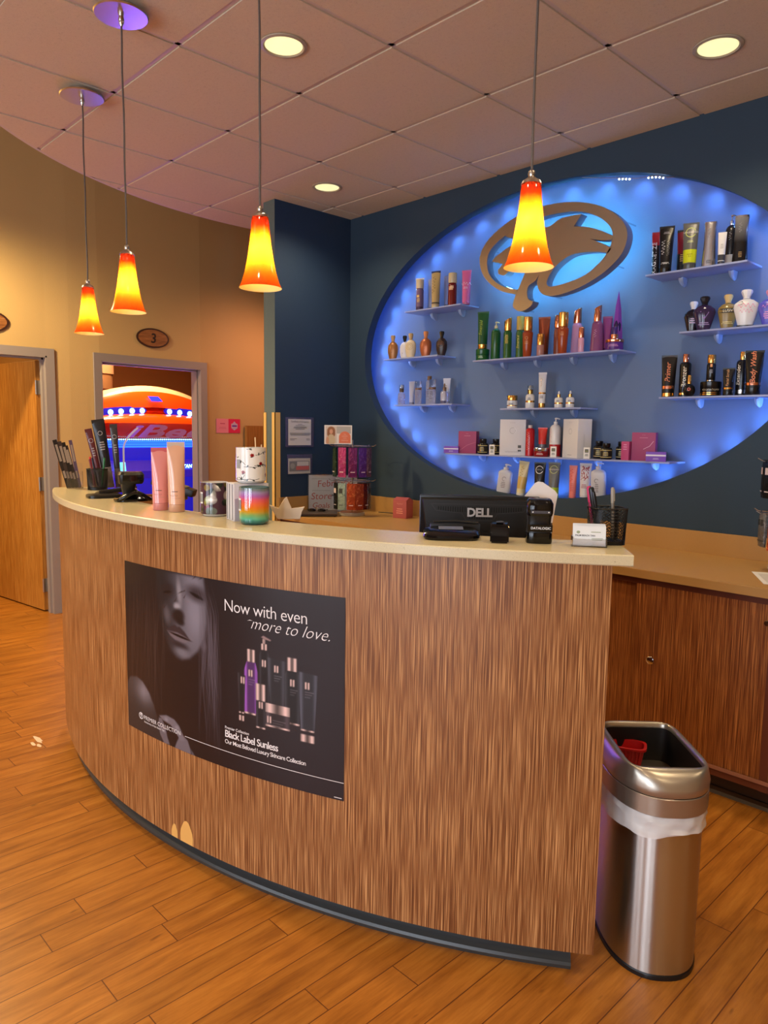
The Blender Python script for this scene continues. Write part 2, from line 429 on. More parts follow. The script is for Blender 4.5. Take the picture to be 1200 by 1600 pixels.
for wn_, (x0, x1) in enumerate(((-3.9, -1.3), (-0.7, 1.9))):
    b = nb(); 
    for a in (x0, (x0+x1)/2-0.03, x1-0.06): box(b, a, a+0.06, -4.06, -3.99, 0.35, 2.75)
    for z in (0.35, 2.69): box(b, x0, x1, -4.06, -3.99, z, z+0.06)
    fr_ = struct('window_%d' % (wn_+1), b, M('aluminium_mullion', (120, 120, 122), 0.4, 0.8))
    b = nb(); box(b, x0, x1, -4.035, -4.03, 0.35, 2.75); finish('pane', b, GLASSC, fr_)
b = nb(); box(b, -9.3, -4.2, 6.4, 6.5, 0, ZD); struct('wall_hall_end', b, TAN)
b = nb(); box(b, -4.34, -4.21, 3.86, 6.4, 0, ZD); struct('wall_hall_side', b, TAN)
b = nb(); box(b, -9.3, 3.1, -4.1, 6.5, ZD, ZD+0.1); struct('ceiling_upper', b, WHITEW)
# rooms behind the doors
b = nb(); box(b, -9.2, -6.18, 2.29, 2.37, 0, ZD); box(b, -9.2, -9.1, -1.2, 6.4, 0, ZD); box(b, -9.2, -6.18, -1.3, -1.2, 0, ZD); box(b, -9.2, -6.5, 5.3, 5.4, 0, ZD); struct('wall_booth', b, BROWNW)
b = nb(); box(b, -9.15, -6.42, -1.2, 5.3, 2.7, 2.75); struct('ceiling_booth', b, WHITEW)

# lobby ceiling: a suspended cloud with a curved edge, tegular tiles in a metal grid
cc = (-2.371, 3.101); CR = 2.583
edge = [(cc[0]+CR*math.cos(math.radians(a)), cc[1]+CR*math.sin(math.radians(a))) for a in range(168, 239, 2)]
cloud = edge + [(3.0, -3.3), (3.0, 3.668), (-4.88, 3.668)]
def clip(poly, region):
    out = poly
    for i in range(len(region)):
        a, c = region[i], region[(i+1) % len(region)]; inp = out; out = []
        def side(p): return (c[0]-a[0])*(p[1]-a[1])-(c[1]-a[1])*(p[0]-a[0])
        for k in range(len(inp)):
            p, q = inp[k], inp[(k+1) % len(inp)]; sp_, sq = side(p), side(q)
            if sp_ >= 0: out.append(p)
            if (sp_ >= 0) != (sq >= 0):
                t = sp_/(sp_-sq); out.append((p[0]+(q[0]-p[0])*t, p[1]+(q[1]-p[1])*t))
        if len(out) < 3: return []
    return out
TS = 0.6096; GX, GY = -4.0777, 0.9497
b = nb(); prism(b, cloud, ZC+0.006, ZC+0.03)
for i in range(-3, 13):
    for j in range(-8, 6):
        x, y = GX+i*TS, GY+j*TS; g = 0.0125
        q = clip([(x+g, y+g), (x+TS-g, y+g), (x+TS-g, y+TS-g), (x+g, y+TS-g)], cloud)
        if q and len(q) > 2: prism(b, q, ZC-0.004, ZC+0.007)
struct('ceiling', b, TILE)
b = nb()
for i in range(-3, 13):
    q = clip([(GX+i*TS-0.011, -4), (GX+i*TS+0.011, -4), (GX+i*TS+0.011, 4), (GX+i*TS-0.011, 4)], cloud)
    if len(q) > 2: prism(b, q, ZC+0.001, ZC+0.005)
for j in range(-8, 6):
    q = clip([(-6, GY+j*TS-0.011), (4, GY+j*TS-0.011), (4, GY+j*TS+0.011), (-6, GY+j*TS+0.011)], cloud)
    if len(q) > 2: prism(b, q, ZC+0.001, ZC+0.0052)
tag(finish('trim_1', b, GRID, smooth=False), kind='structure')
b = nb()
E2 = [(cc[0]+(CR+0.02)*math.cos(math.radians(a)), cc[1]+(CR+0.02)*math.sin(math.radians(a))) for a in range(168, 239, 2)]
for (a, c), (a2, c2) in zip(zip(edge, edge[1:]), zip(E2, E2[1:])): prism(b, [a, c, c2, a2], ZC-0.004, ZC+0.06)
d = (0.848, -0.53); p, p2 = edge[-1], E2[-1]
prism(b, [p, (3.0, -3.3), (3.0, -3.33), p2], ZC-0.004, ZC+0.06)
tag(finish('trim_2', b, GRID), kind='structure')
# baseboard on the tan wall
b = nb()
for a, c in zip(plan, plan[1:]):
    if a[1] in (1.2, 2.545): continue
    d = Vector((c[0]-a[0], c[1]-a[1], 0)).normalized(); nn = Vector((d.y, -d.x, 0))*0.008
    y0, y1 = Vector((a[0], a[1], 0)), Vector((c[0], c[1], 0))
    prism(b, [(y0.x, y0.y), (y1.x, y1.y), (y1.x+nn.x, y1.y+nn.y), (y0.x+nn.x, y0.y+nn.y)], 0, 0.12)
tag(finish('baseboard_left', b, BASEB), kind='structure')
# door frames
def door_frame(name, a, c):
    a, c = Vector((a[0], a[1], 0)), Vector((c[0], c[1], 0)); d = (c-a).normalized(); L_ = (c-a).length
    mt = Matrix.Translation(a) @ Matrix(((d.x, -d.y, 0, 0), (d.y, d.x, 0, 0), (0, 0, 1, 0), (0, 0, 0, 1)))
    b = nb(); F = 0.058; e = 0.018        # local x along wall, y into the wall (outward normal is -y)
    for x0, x1 in ((-F, 0), (L_, L_+F)): box(b, x0, x1, -e, 0.0, 0, 2.06+F, mt)
    box(b, 0, L_, -e, 0.0, 2.06, 2.06+F, mt)
    for x0, x1 in ((0.0, 0.012), (L_-0.012, L_)): box(b, x0, x1, -e, 0.135, 0, 2.06, mt)
    box(b, 0, L_, -e, 0.135, 2.048, 2.06, mt)
    for x0, x1 in ((0.012, 0.026), (L_-0.026, L_-0.012)): box(b, x0, x1, 0.03, 0.075, 0, 2.048, mt)
    box(b, 0, L_, 0.03, 0.075, 2.034, 2.048, mt)
    return struct(name, b, FRAME), mt
df1, m1 = door_frame('door_1', (-6.05, 1.2), (-6.05, 2.12))
df3, m3 = door_frame('door_2', (-6.05, 2.545), (-6.144, 3.53))
# open door leaf, swung into the yellow-lit room
hx, hy = -6.165, 2.095
ang = math.atan2(1.975-hy, -7.06-hx)
lt = Matrix.Translation((hx, hy, 0)) @ Matrix.Rotation(ang, 4, 'Z')
b = nb(); box(b, 0, 0.9, -0.022, 0.022, 0.012, 2.03, lt, bev=0.002)
leaf = tag(finish('door_leaf', b, DOORW, smooth=False), 'open honey oak veneer door leaf in the left doorway', 'door')
for z in (0.22, 1.05, 1.82):
    b = nb(); box(b, -0.012, 0.028, -0.026, -0.0225, z-0.055, z+0.055, lt); box(b, -0.0035, -0.0005, -0.022, 0.022, z-0.055, z+0.055, lt)
    lathe(b, [(0.007, z-0.055), (0.007, z+0.055)], 10, lt @ Matrix.Translation((-0.008, 0.024, 0)))
    finish('hinge', b, STEELC, leaf)
# metal shelving glimpsed through the door gap
BR = M('antique_brass_metal', (150, 110, 60), 0.3, 0.9)
r = root('shelving_unit', (-6.92, 2.222, 0), 0, 'brass-toned metal shelving seen through the gap beside the open door', 'shelf')
for k in range(9):
    z = 0.25+k*0.21; b = nb(); box(b, -0.55, 0.55, -0.055, 0.055, z, z+0.012); finish('shelf', b, BR, r)
for sx in (-0.54, 0.53):
    for sy_ in (-0.055, 0.045):
        b = nb(); box(b, sx, sx+0.015, sy_, sy_+0.01, 0, 2.05); finish('post', b, BR, r)

# ------------------------------------------------------------------ ceiling fixtures
LENS = M('can_light_lens', (250, 245, 215), 0.4, emit=(240, 240, 176), es=0.72)
names = ['recessed can light near the top centre, behind the hanging cord', 'recessed can light at the top right of the ceiling', 'small recessed can light beside the navy return wall']
for k, (x, y) in enumerate(CANS_VIEW + CANS_OFF):
    r = root('can_light', (x, y, ZC), 0, names[k] if k < 3 else 'recessed can light in the front part of the lobby ceiling', 'ceiling light', None if k < 3 else 'front can lights')
    b = nb(); lathe(b, [(0.076, -0.0065), (0.082, -0.012), (0.094, -0.0095), (0.096, -0.0062)], 40, cap0=False, cap1=False); finish('trim_ring', b, M('can_trim', (170, 160, 140), 0.4), r)
    b = nb(); lathe(b, [(0.001, -0.0068), (0.076, -0.0068)], 40, cap0=False, cap1=False); finish('lens', b, LENS, r)

# pendants
def shade_mat():
    m = bpy.data.materials.new('amber_art_glass'); m.use_nodes = True; nt = m.node_tree; nt.nodes.remove(nt.nodes['Principled BSDF'])
    v = texco(nt); sp = nt.nodes.new('ShaderNodeSeparateXYZ'); nt.links.new(v, sp.inputs[0])
    nz = noise(nt, vscale(nt, v, (30, 30, 8)), 1.0, 4, 0.6)
    f = math_n(nt, 'ADD', math_n(nt, 'DIVIDE', math_n(nt, 'MULTIPLY', sp.outputs[2], -1), 0.215), math_n(nt, 'MULTIPLY', math_n(nt, 'SUBTRACT', nz, 0.5), 0.12))
    col = ramp(nt, f, [(0.0, (60, 10, 2)), (0.13, (92, 18, 2)), (0.26, (190, 70, 8)), (0.42, (246, 156, 34)), (0.60, (248, 160, 40)), (0.8, (236, 118, 24)), (1.0, (224, 96, 18))])
    st = noise(nt, vscale(nt, v, (70, 70, 14)), 1.0, 5, 0.75)
    vein = ramp(nt, st, [(0.0, (0, 0, 0)), (0.485, (0, 0, 0)), (0.5, (255, 255, 255)), (0.515, (0, 0, 0)), (1, (0, 0, 0))])
    low = ramp(nt, f, [(0.0, (0, 0, 0)), (0.55, (0, 0, 0)), (0.75, (150, 150, 150)), (1.0, (180, 180, 180))])
    col = mixc(nt, math_n(nt, 'MULTIPLY', vein, low), col, C(150, 50, 10))
    tr = nt.nodes.new('ShaderNodeBsdfTranslucent'); nt.links.new(col, tr.inputs[0])
    gl = nt.nodes.new('ShaderNodeBsdfGlossy'); gl.inputs['Roughness'].default_value = 0.08
    df = nt.nodes.new('ShaderNodeBsdfDiffuse'); nt.links.new(col, df.inputs[0])
    mx0 = nt.nodes.new('ShaderNodeMixShader'); mx0.inputs[0].default_value = 0.25
    nt.links.new(tr.outputs[0], mx0.inputs[1]); nt.links.new(df.outputs[0], mx0.inputs[2])
    mx = nt.nodes.new('ShaderNodeMixShader'); mx.inputs[0].default_value = 0.05
    nt.links.new(mx0.outputs[0], mx.inputs[1]); nt.links.new(gl.outputs[0], mx.inputs[2])
    geo = nt.nodes.new('ShaderNodeNewGeometry'); ins = nt.nodes.new('ShaderNodeBsdfDiffuse'); ins.inputs[0].default_value = C(250, 226, 170)
    mx2 = nt.nodes.new('ShaderNodeMixShader'); nt.links.new(geo.outputs['Backfacing'], mx2.inputs[0]); nt.links.new(mx.outputs[0], mx2.inputs[2]); nt.links.new(ins.outputs[0], mx2.inputs[1])
    nt.links.new(mx2.outputs[0], nt.nodes['Material Output'].inputs[0]); return m
SHADE = shade_mat()
BULB = M('warm_bulb', (255, 220, 150), 0.4, emit=(255, 214, 140), es=14.0)
PEND = [(-3.55, 1.447, 'hanging lowest at the far left, nearest the tan wall'), (-2.768, 1.282, 'second from the left, its canopy glowing violet'),
        (-1.98, 1.352, 'hanging in front of the navy return wall'), (-1.195, 1.673, 'rightmost, hanging in front of the oval logo')]
CORD = M('braided_cord', (92, 82, 76), 0.6)
for k, (x, y, lb) in enumerate(PEND):
    r = root('pendant_light', (x, y, ZC), 0, 'amber glass cone pendant lamp ' + lb, 'pendant lamp', 'amber pendants over the counter')
    z0 = 1.958+0.215-ZC                      # top of glass, local
    b = nb(); lathe(b, [(0.062, -0.006), (0.062, -0.026), (0.03, -0.026)], 40); lathe(b, [(0.03, -0.026), (0.094, -0.026), (0.098, -0.029), (0.094, -0.033), (0.02, -0.034)], 48); finish('canopy', b, STEELC, r)
    b = nb(); lathe(b, [(0.008, -0.034), (0.011, -0.045), (0.009, -0.058), (0.004, -0.068)], 16); finish('cord_grip', b, CHROME, r)
    pts = [(0.0025*math.sin(i*0.9+k), 0.002*math.cos(i*1.1+k), -0.06+(z0+0.06+0.03)*i/12) for i in range(13)]
    pts[0] = (0, 0, -0.06); pts[-1] = (0, 0, z0+0.03)
    b = nb(); tube(b, sweep_smooth(pts, 3), 0.0034, 8); finish('cord', b, CORD, r)
    b = nb(); lathe(b, [(0.003, z0+0.036), (0.008, z0+0.032), (0.010, z0+0.025), (0.008, z0+0.018), (0.012, z0+0.014), (0.024, z0+0.006), (0.0275, z0-0.002)], 24); finish('socket_cap', b, STEELC, r)
    b = nb(); pr = [(0.0235, 0), (0.0262, -0.006), (0.028, -0.03), (0.0325, -0.075), (0.0395, -0.12), (0.0485, -0.165), (0.0585, -0.198), (0.0665, -0.215)]
    lathe(b, pr, 44, cap0=True, cap1=False)
    sh = finish('glass_shade', b, SHADE, r); sh.location = (0, 0, z0); 
    b = nb(); bmesh.ops.create_icosphere(b, subdivisions=2, radius=0.014)
    bo = finish('bulb', b, BULB, r); bo.location = (0, 0, z0-0.082)
    pl = light('pendant_glow', 'POINT', (x, y, z0+ZC-0.082), 12.5, (1.0, 0.72, 0.26), 0.0155)
# ------------------------------------------------------------------ reception counter
PC = (-2.70, 4.01); PR = 2.86
def arc(R, a0, a1, n):
    return [(PC[0]+R*math.cos(math.radians(a0+(a1-a0)*i/n)), PC[1]+R*math.sin(math.radians(a0+(a1-a0)*i/n))) for i in range(n+1)]
A0, A1 = -112.0, -52.25
ctr = root('reception_counter', (PC[0], PC[1]-PR, 0), 0, 'curved walnut-streaked reception counter with a pale stone top', 'reception counter')
cinv = Matrix.Translation(ctr.location).inverted()
def at_counter(o): o.data.transform(cinv); return o
def band(name, Ro, Ri, a0, a1, z0, z1, mat, uv=False, n=90, bev=0):
    o_, i_ = arc(Ro, a0, a1, n), arc(Ri, a0, a1, n); b = nb(); uvl = b.loops.layers.uv.new('uv') if uv else None
    rs = []
    for k in range(n+1):
        (ox, oy), (ix, iy) = o_[k], i_[k]
        if bev: 
            ux, uy = (ix-ox)/math.hypot(ix-ox, iy-oy), (iy-oy)/math.hypot(ix-ox, iy-oy)
            rs.append([(ox+ux*bev, oy+uy*bev, z0), (ox, oy, z0+bev), (ox, oy, z1-bev), (ox+ux*bev, oy+uy*bev, z1), (ix, iy, z1), (ix, iy, z0)])
        else: rs.append([(ox, oy, z0), (ox, oy, z1), (ix, iy, z1), (ix, iy, z0)])
    rings(b, rs)
    if uv:
        for f in b.faces:
            for l in f.loops:
                c = l.vert.co; l[uvl].uv = (math.atan2(c.y-PC[1], c.x-PC[0])*PR + (0.3 if abs(f.normal.z) > .5 else 0), c.z)
    return at_counter(finish(name, b, mat, ctr, angle=25))
band('front_panel', PR, PR-0.022, A0, A1, 0.07, 1.178, LAM, True)
band('stone_top', 2.885, 2.645, -113.2, -51.3, 1.178, 1.208, QUARTZ, bev=0.003)
band('toe_kick', 2.815, 2.74, A0+2, -53.6, 0.0, 0.13, KICK, bev=0.008)
# coved foot of the kick
n = 90; b = nb(); rs = []
for k in range(n+1):
    a = math.radians(A0+2+(-53.4-A0-2)*k/n); c, s = math.cos(a), math.sin(a)
    prof = [(2.812, 0.04), (2.820, 0.028), (2.834, 0.020), (2.838, 0.012), (2.835, 0.0), (2.81, 0.0)]
    rs.append([(PC[0]+r_*c, PC[1]+r_*s, z) for r_, z in prof])
rings(b, rs); at_counter(finish('kick_cove', b, KICK, ctr))
wt = band('inner_worktop', 2.836, 2.30, A0+4, -63.0, 0.735, 0.765, TOPLAM)
band('side_gable', 2.81, 2.35, -63.0, -62.6, 0.0, 1.178, LAM, True, n=2)
band('side_gable', 2.81, 2.35, A0+2.1, A0+2.6, 0.0, 1.178, LAM, True, n=2)
# chips of bare wood at the panel's lower edge
def on_panel(eps):
    def fn(s, z):
        a = math.radians(-88.25)+s/2.863; return (PC[0]+(PR+eps)*math.cos(a), PC[1]+(PR+eps)*math.sin(a), z)
    return fn
PLY = M('bare_plywood', (226, 172, 92), 0.7)
for s0, w_, h_ in ((0.402, 0.066, 0.082), (0.335, 0.034, 0.05)):
    b = nb(); pts = [(s0+w_*math.cos(t)*0.5*(1+0.08*math.sin(5*t)), 0.0705+h_*max(0, math.sin(t))**0.8) for t in [PI*i/14 for i in range(15)]]
    put_poly(b, on_panel(0.0007), pts); at_counter(decal('chipped_edge', b, PLY, ctr))

# ------------------------------------------------------------------ the poster (a print)
PU0, PU1, PV0, PV1 = 0.044, 1.057, 0.406, 1.032
us = np.linspace(PU0, PU1, 420); vs_ = np.linspace(PV0, PV1, 260)
U, V_ = np.meshgrid(us, vs_)
rng = np.random.RandomState(3)
def sm(a, b, x): t = np.clip((x-a)/(b-a), 0, 1); return t*t*(3-2*t)
def blob(cx, cy, rx, ry, rot=0, soft=0.5):
    c, s = math.cos(rot), math.sin(rot); dx, dy = U-cx, V_-cy
    d = np.sqrt(((dx*c+dy*s)/rx)**2+((-dx*s+dy*c)/ry)**2); return 1-sm(1-soft, 1+soft*0.6, d)
def inpoly(pts, feather=0.004):
    pts = np.array(pts); ins = np.zeros(U.shape, bool); dist = np.full(U.shape, 9.0)
    for (x1, y1), (x2, y2) in zip(pts, np.roll(pts, -1, 0)):
        cond = ((y1 > V_) != (y2 > V_)); 
        with np.errstate(divide='ignore', invalid='ignore'): xi = (x2-x1)*(V_-y1)/(y2-y1+1e-12)+x1
        ins ^= cond & (U < xi)
        L2 = (x2-x1)**2+(y2-y1)**2+1e-12; t = np.clip(((U-x1)*(x2-x1)+(V_-y1)*(y2-y1))/L2, 0, 1)
        dist = np.minimum(dist, np.hypot(U-x1-t*(x2-x1), V_-y1-t*(y2-y1)))
    sd = np.where(ins, dist, -dist); return sm(-feather, feather, sd)
base = np.zeros(U.shape+(3,)); base[...] = np.array([30, 24, 27])/255
base += (sm(0.5, 1.0, U)*0.035)[..., None]*np.array([0.8, 0.9, 1.1])
def lay(mask, col, k=1.0):
    global base
    base = base*(1-(mask*k)[..., None])+(mask*k)[..., None]*np.array(col)/255
def px(x, y):          # crop pixels of the left part of the poster -> arc length, height
    return x, y
# hair mass behind the face
lay(inpoly([(0.09, 1.03), (0.10, 0.70), (0.16, 0.45), (0.56, 0.44), (0.575, 0.70), (0.55, 0.95), (0.50, 1.03)], 0.03), (34, 26, 28), 0.8)
# face: lit from the right, tilted
face = inpoly([(0.255, 1.03), (0.262, 0.93), (0.272, 0.87), (0.298, 0.80), (0.330, 0.755), (0.362, 0.735), (0.395, 0.73), (0.435, 0.745), (0.475, 0.775), (0.508, 0.82), (0.522, 0.88), (0.522, 0.95), (0.51, 1.03)], 0.010)
shade_ = 0.30+0.70*sm(0.28, 0.46, U)*(1-0.35*sm(0.47, 0.53, U))*(0.75+0.25*sm(0.74, 0.86, V_))
fc = np.array([118, 112, 122])/255
base = base*(1-face[..., None])+face[..., None]*(shade_[..., None]*fc)
lay(blob(0.47, 0.90, 0.045, 0.06, 0.2, 0.9), (140, 134, 146), 0.55)      # cheek light
lay(blob(0.475, 0.972, 0.055, 0.028, -0.15, 0.8), (42, 34, 38), 0.85)    # eye socket right
lay(blob(0.475, 0.965, 0.035, 0.006, -0.25, 0.5), (14, 10, 12), 0.9)     # closed lashes
lay(blob(0.318, 0.965, 0.045, 0.028, 0.1, 0.8), (38, 30, 32), 0.85)      # eye socket left
lay(blob(0.318, 0.957, 0.026, 0.005, 0.15, 0.5), (14, 10, 12), 0.8)
lay(blob(0.385, 0.965, 0.014, 0.050, 0.12, 0.8), (150, 142, 148), 0.75)  # nose bridge
lay(blob(0.372, 0.915, 0.020, 0.014, 0, 0.7), (168, 160, 166), 0.85)     # nose tip
lay(blob(0.378, 0.882, 0.034, 0.026, 0.1, 0.5), (24, 18, 20), 0.9)       # nostril shade
lay(blob(0.392, 0.862, 0.020, 0.012, 0, 0.7), (20, 15, 17), 0.8)
lay(blob(0.315, 0.878, 0.020, 0.035, 0.2, 0.8), (112, 106, 112), 0.6)
lay(inpoly([(0.312, 0.822), (0.34, 0.842), (0.358, 0.848), (0.370, 0.842), (0.384, 0.846), (0.41, 0.832), (0.438, 0.808), (0.405, 0.817), (0.37, 0.823), (0.345, 0.822)], 0.004), (52, 42, 46), 0.95)   # upper lip
lay(inpoly([(0.314, 0.821), (0.345, 0.822), (0.37, 0.823), (0.405, 0.816), (0.436, 0.808), (0.42, 0.796), (0.395, 0.790), (0.36, 0.795), (0.332, 0.806)], 0.004), (112, 100, 106), 0.9)              # lower lip
lay(blob(0.385, 0.812, 0.060, 0.0045, -0.10, 0.5), (16, 11, 13), 0.95)
lay(blob(0.385, 0.781, 0.045, 0.012, -0.08, 0.8), (34, 28, 32), 0.8)
lay(blob(0.392, 0.757, 0.040, 0.017, -0.1, 0.8), (136, 130, 138), 0.6)   # chin light
lay(blob(0.506, 0.80, 0.014, 0.020, 0, 0.6), (84, 78, 86), 0.8)          # ear lobe
# neck stays dark
lay(inpoly([(0.31, 0.745), (0.36, 0.72), (0.45, 0.735), (0.50, 0.77), (0.52, 0.60), (0.50, 0.44), (0.26, 0.44), (0.28, 0.62)], 0.012), (32, 24, 26), 0.85)
# shoulder and hand
sh_ = inpoly([(0.044, 0.57), (0.065, 0.598), (0.115, 0.610), (0.155, 0.600), (0.195, 0.570), (0.225, 0.530), (0.245, 0.49), (0.262, 0.455), (0.270, 0.42), (0.27, 0.40), (0.044, 0.40)], 0.006)
sv = (0.30+0.45*np.exp(-((U-0.165)**2/0.0030+(V_-0.565)**2/0.0022))+0.1*sm(0.45, 0.6, V_))
base = base*(1-sh_[..., None])+sh_[..., None]*(sv[..., None]*np.array([150, 142, 150])/255)
for pl_, c_ in (([(0.257, 0.500), (0.30, 0.512), (0.345, 0.508), (0.372, 0.492), (0.392, 0.465), (0.400, 0.445), (0.380, 0.440), (0.352, 0.462), (0.325, 0.482), (0.28, 0.488)], (124, 116, 124)),
               ([(0.255, 0.492), (0.272, 0.494), (0.290, 0.470), (0.306, 0.430), (0.318, 0.408), (0.285, 0.402), (0.262, 0.43), (0.250, 0.462)], (112, 105, 112)),
               ([(0.372, 0.452), (0.395, 0.462), (0.418, 0.450), (0.430, 0.425), (0.436, 0.404), (0.345, 0.404), (0.358, 0.430)], (118, 110, 118)),
               ([(0.432, 0.424), (0.446, 0.414), (0.455, 0.404), (0.438, 0.404)], (96, 90, 96))):
    mk = inpoly(pl_, 0.004); lay(mk, c_, 0.9)
for a_ in ((0.30, 0.496), (0.36, 0.482), (0.285, 0.45)): lay(blob(a_[0], a_[1], 0.012, 0.008, 0, 0.8), (160, 150, 158), 0.5)
# strands of hair
for k in range(120):
    right = k % 3 != 0
    x0 = rng.uniform(0.49, 0.575) if right else rng.uniform(0.085, 0.29)
    y1 = rng.uniform(0.42, 0.75); y0 = rng.uniform(0.85, 1.03); dx = rng.uniform(-0.03, 0.035) if right else rng.uniform(-0.05, 0.02)
    t = np.clip((V_-y1)/(y0-y1), 0, 1); xc = x0+dx*(1-t)**1.5+0.006*np.sin(t*5+k)
    if right: xc = xc-0.035*sm(0.9, 1.03, V_)
    m_ = np.exp(-((U-xc)/0.0016)**2)*((V_ > y1) & (V_ < y0))*np.sin(t*PI)**0.5
    lay(m_, (96, 88, 98) if right else (84, 66, 60), rng.uniform(0.15, 0.55))
for (xa, ya, xb, yb) in ((0.40, 0.97, 0.27, 0.88), (0.415, 0.975, 0.30, 0.90), (0.47, 1.03, 0.36, 0.93), (0.50, 1.03, 0.41, 0.95), (0.25, 1.03, 0.245, 0.90)):
    t = np.clip(((U-xa)*(xb-xa)+(V_-ya)*(yb-ya))/((xb-xa)**2+(yb-ya)**2), 0, 1)
    d_ = np.hypot(U-xa-t*(xb-xa), V_-ya-t*(yb-ya)-0.01*np.sin(t*PI)); lay(np.exp(-(d_/0.002)**2), (40, 30, 30), 0.8)
# product family
def rectm(x0, x1, y0, y1, f=0.0016): return sm(x0-f, x0+f, U)*(1-sm(x1-f, x1+f, U))*sm(y0-f, y0+f, V_)*(1-sm(y1-f, y1+f, V_))
def cyl(x0, x1): t = np.clip((U-x0)/(x1-x0), 0, 1); return t
def metal(x0, x1, y0, y1):
    t = cyl(x0, x1); g = 0.60+0.4*np.exp(-((t-0.2)/0.13)**2)-0.25*np.exp(-((t-0.5)/0.1)**2)+0.42*np.exp(-((t-0.82)/0.12)**2)
    mk = rectm(x0, x1, y0, y1); global base
    base = base*(1-mk[..., None])+mk[..., None]*np.clip(g[..., None]*np.array([232, 196, 188])/255, 0, 1)
def body(x0, x1, y0, y1, col, top=None):
    t = cyl(x0, x1); g = 1.0+1.1*np.exp(-((t-0.12)/0.10)**2)+0.9*np.exp(-((t-0.88)/0.10)**2)
    mk = rectm(x0, x1, y0, y1) if top is None else inpoly(top, 0.0016); global base
    base = base*(1-mk[..., None])+mk[..., None]*np.clip(g[..., None]*np.array(col)/255, 0, 1)
body(0.747, 0.789, 0.62, 0.838, (26, 25, 28), [(0.747, 0.62), (0.747, 0.815), (0.757, 0.832), (0.780, 0.832), (0.789, 0.815), (0.789, 0.62)])
metal(0.756, 0.779, 0.832, 0.852); metal(0.762, 0.772, 0.852, 0.868); lay(inpoly([(0.756, 0.872), (0.765, 0.878), (0.795, 0.868), (0.792, 0.864), (0.768, 0.868)], 0.002), (150, 122, 120), 1)
body(0.778, 0.850, 0.62, 0.812, (34, 34, 38), [(0.778, 0.812), (0.850, 0.808), (0.842, 0.63), (0.795, 0.63)])
body(0.842, 0.905, 0.615, 0.79, (27, 27, 30), [(0.845, 0.615), (0.845, 0.765), (0.856, 0.785), (0.892, 0.785), (0.902, 0.765), (0.902, 0.615)]); metal(0.856, 0.891, 0.782, 0.824); metal(0.845, 0.902, 0.612, 0.618)
body(0.686, 0.742, 0.615, 0.79, (78, 44, 92), [(0.686, 0.615), (0.686, 0.755), (0.697, 0.785), (0.733, 0.785), (0.742, 0.755), (0.742, 0.615)]); metal(0.699, 0.731, 0.785, 0.826); metal(0.686, 0.735, 0.612, 0.618)
body(0.898, 0.966, 0.60, 0.786, (42, 42, 48), [(0.897, 0.786), (0.966, 0.782), (0.955, 0.606), (0.906, 0.606)]); metal(0.905, 0.955, 0.566, 0.590); metal(0.905, 0.955, 0.601, 0.606)
body(0.658, 0.692, 0.61, 0.742, (30, 28, 31), [(0.658, 0.742), (0.692, 0.736), (0.685, 0.61), (0.665, 0.61)]); metal(0.663, 0.685, 0.583, 0.601); metal(0.663, 0.685, 0.608, 0.613)
body(0.770, 0.866, 0.592, 0.634, (40, 34, 37)); metal(0.770, 0.866, 0.634, 0.664); metal(0.770, 0.866, 0.588, 0.594)
body(0.734, 0.772, 0.575, 0.665, (28, 26, 29)); metal(0.733, 0.772, 0.665, 0.720); metal(0.734, 0.772, 0.574, 0.579)
for (x0, y1) in ((0.704, 0.759), (0.758, 0.800), (0.806, 0.790), (0.866, 0.756), (0.920, 0.756), (0.671, 0.73), (0.745, 0.662), (0.778, 0.622)): metal(x0, x0+0.017, y1-0.022, y1)
for (x0, y1, w_) in ((0.704, 0.728, 0.028), (0.806, 0.758, 0.03), (0.866, 0.724, 0.028), (0.920, 0.726, 0.032), (0.800, 0.612, 0.05)):
    for q in range(3): lay(rectm(x0, x0+w_*(1-0.2*q), y1-0.008*q-0.002, y1-0.008*q), (170, 160, 168), 0.5)
poster = painted_grid('poster', on_panel(0.0012), us, vs_, base, None, 0.28)
PT = Vector((-2.15, 1.2, 0.72)); poster.data.transform(Matrix.Translation(-PT)); poster.location = PT
tag(poster, 'dark poster with a shadowed face and black skincare bottles stuck on the counter front', 'poster')
pinv = Matrix.Translation(-PT)
def pdecal(name, b, mat):
    o = decal(name, b, mat, poster); o.data.transform(pinv); return o
fn = on_panel(0.0018)
b = nb()
put_text(b, 'Now with even', 0.0565, fn, 0.601, 0.936, align='LEFT', spacing=0.93, bold=-0.008)
pdecal('headline', b, M('poster_white_ink', (236, 228, 226), 0.5))
b = nb(); put_text(b, 'more to love.', 0.0535, fn, 0.712, 0.894, align='LEFT', shear=0.45, bold=-0.014); 
for sx in (0.700,): put_poly(b, fn, [(sx, 0.917), (sx+0.012, 0.9215), (sx+0.024, 0.919), (sx+0.012, 0.9195)])
pdecal('script_line', b, MATS['poster_white_ink'])
b = nb(); put_text(b, 'Premier Collection', 0.0135, fn, 0.601, 0.541, align='LEFT', bold=0.008)
put_text(b, 'Black Label Sunless', 0.0335, fn, 0.600, 0.5135, align='LEFT', bold=0.012, spacing=0.88)
put_text(b, 'Our Most Beloved Luxury Skincare Collection', 0.0205, fn, 0.600, 0.491, align='LEFT', bold=0.005, spacing=0.86)
put_text(b, 'PREMIER COLLECTION', 0.0215, fn, 0.158, 0.4595, align='LEFT', spacing=1.02)
put_text(b, 'Exclusively at Palm Beach Tan', 0.0105, fn, 0.160, 0.4475, align='LEFT')
put_rect(b, fn, 0.404, PU1, 0.4622, 0.4640, 24)
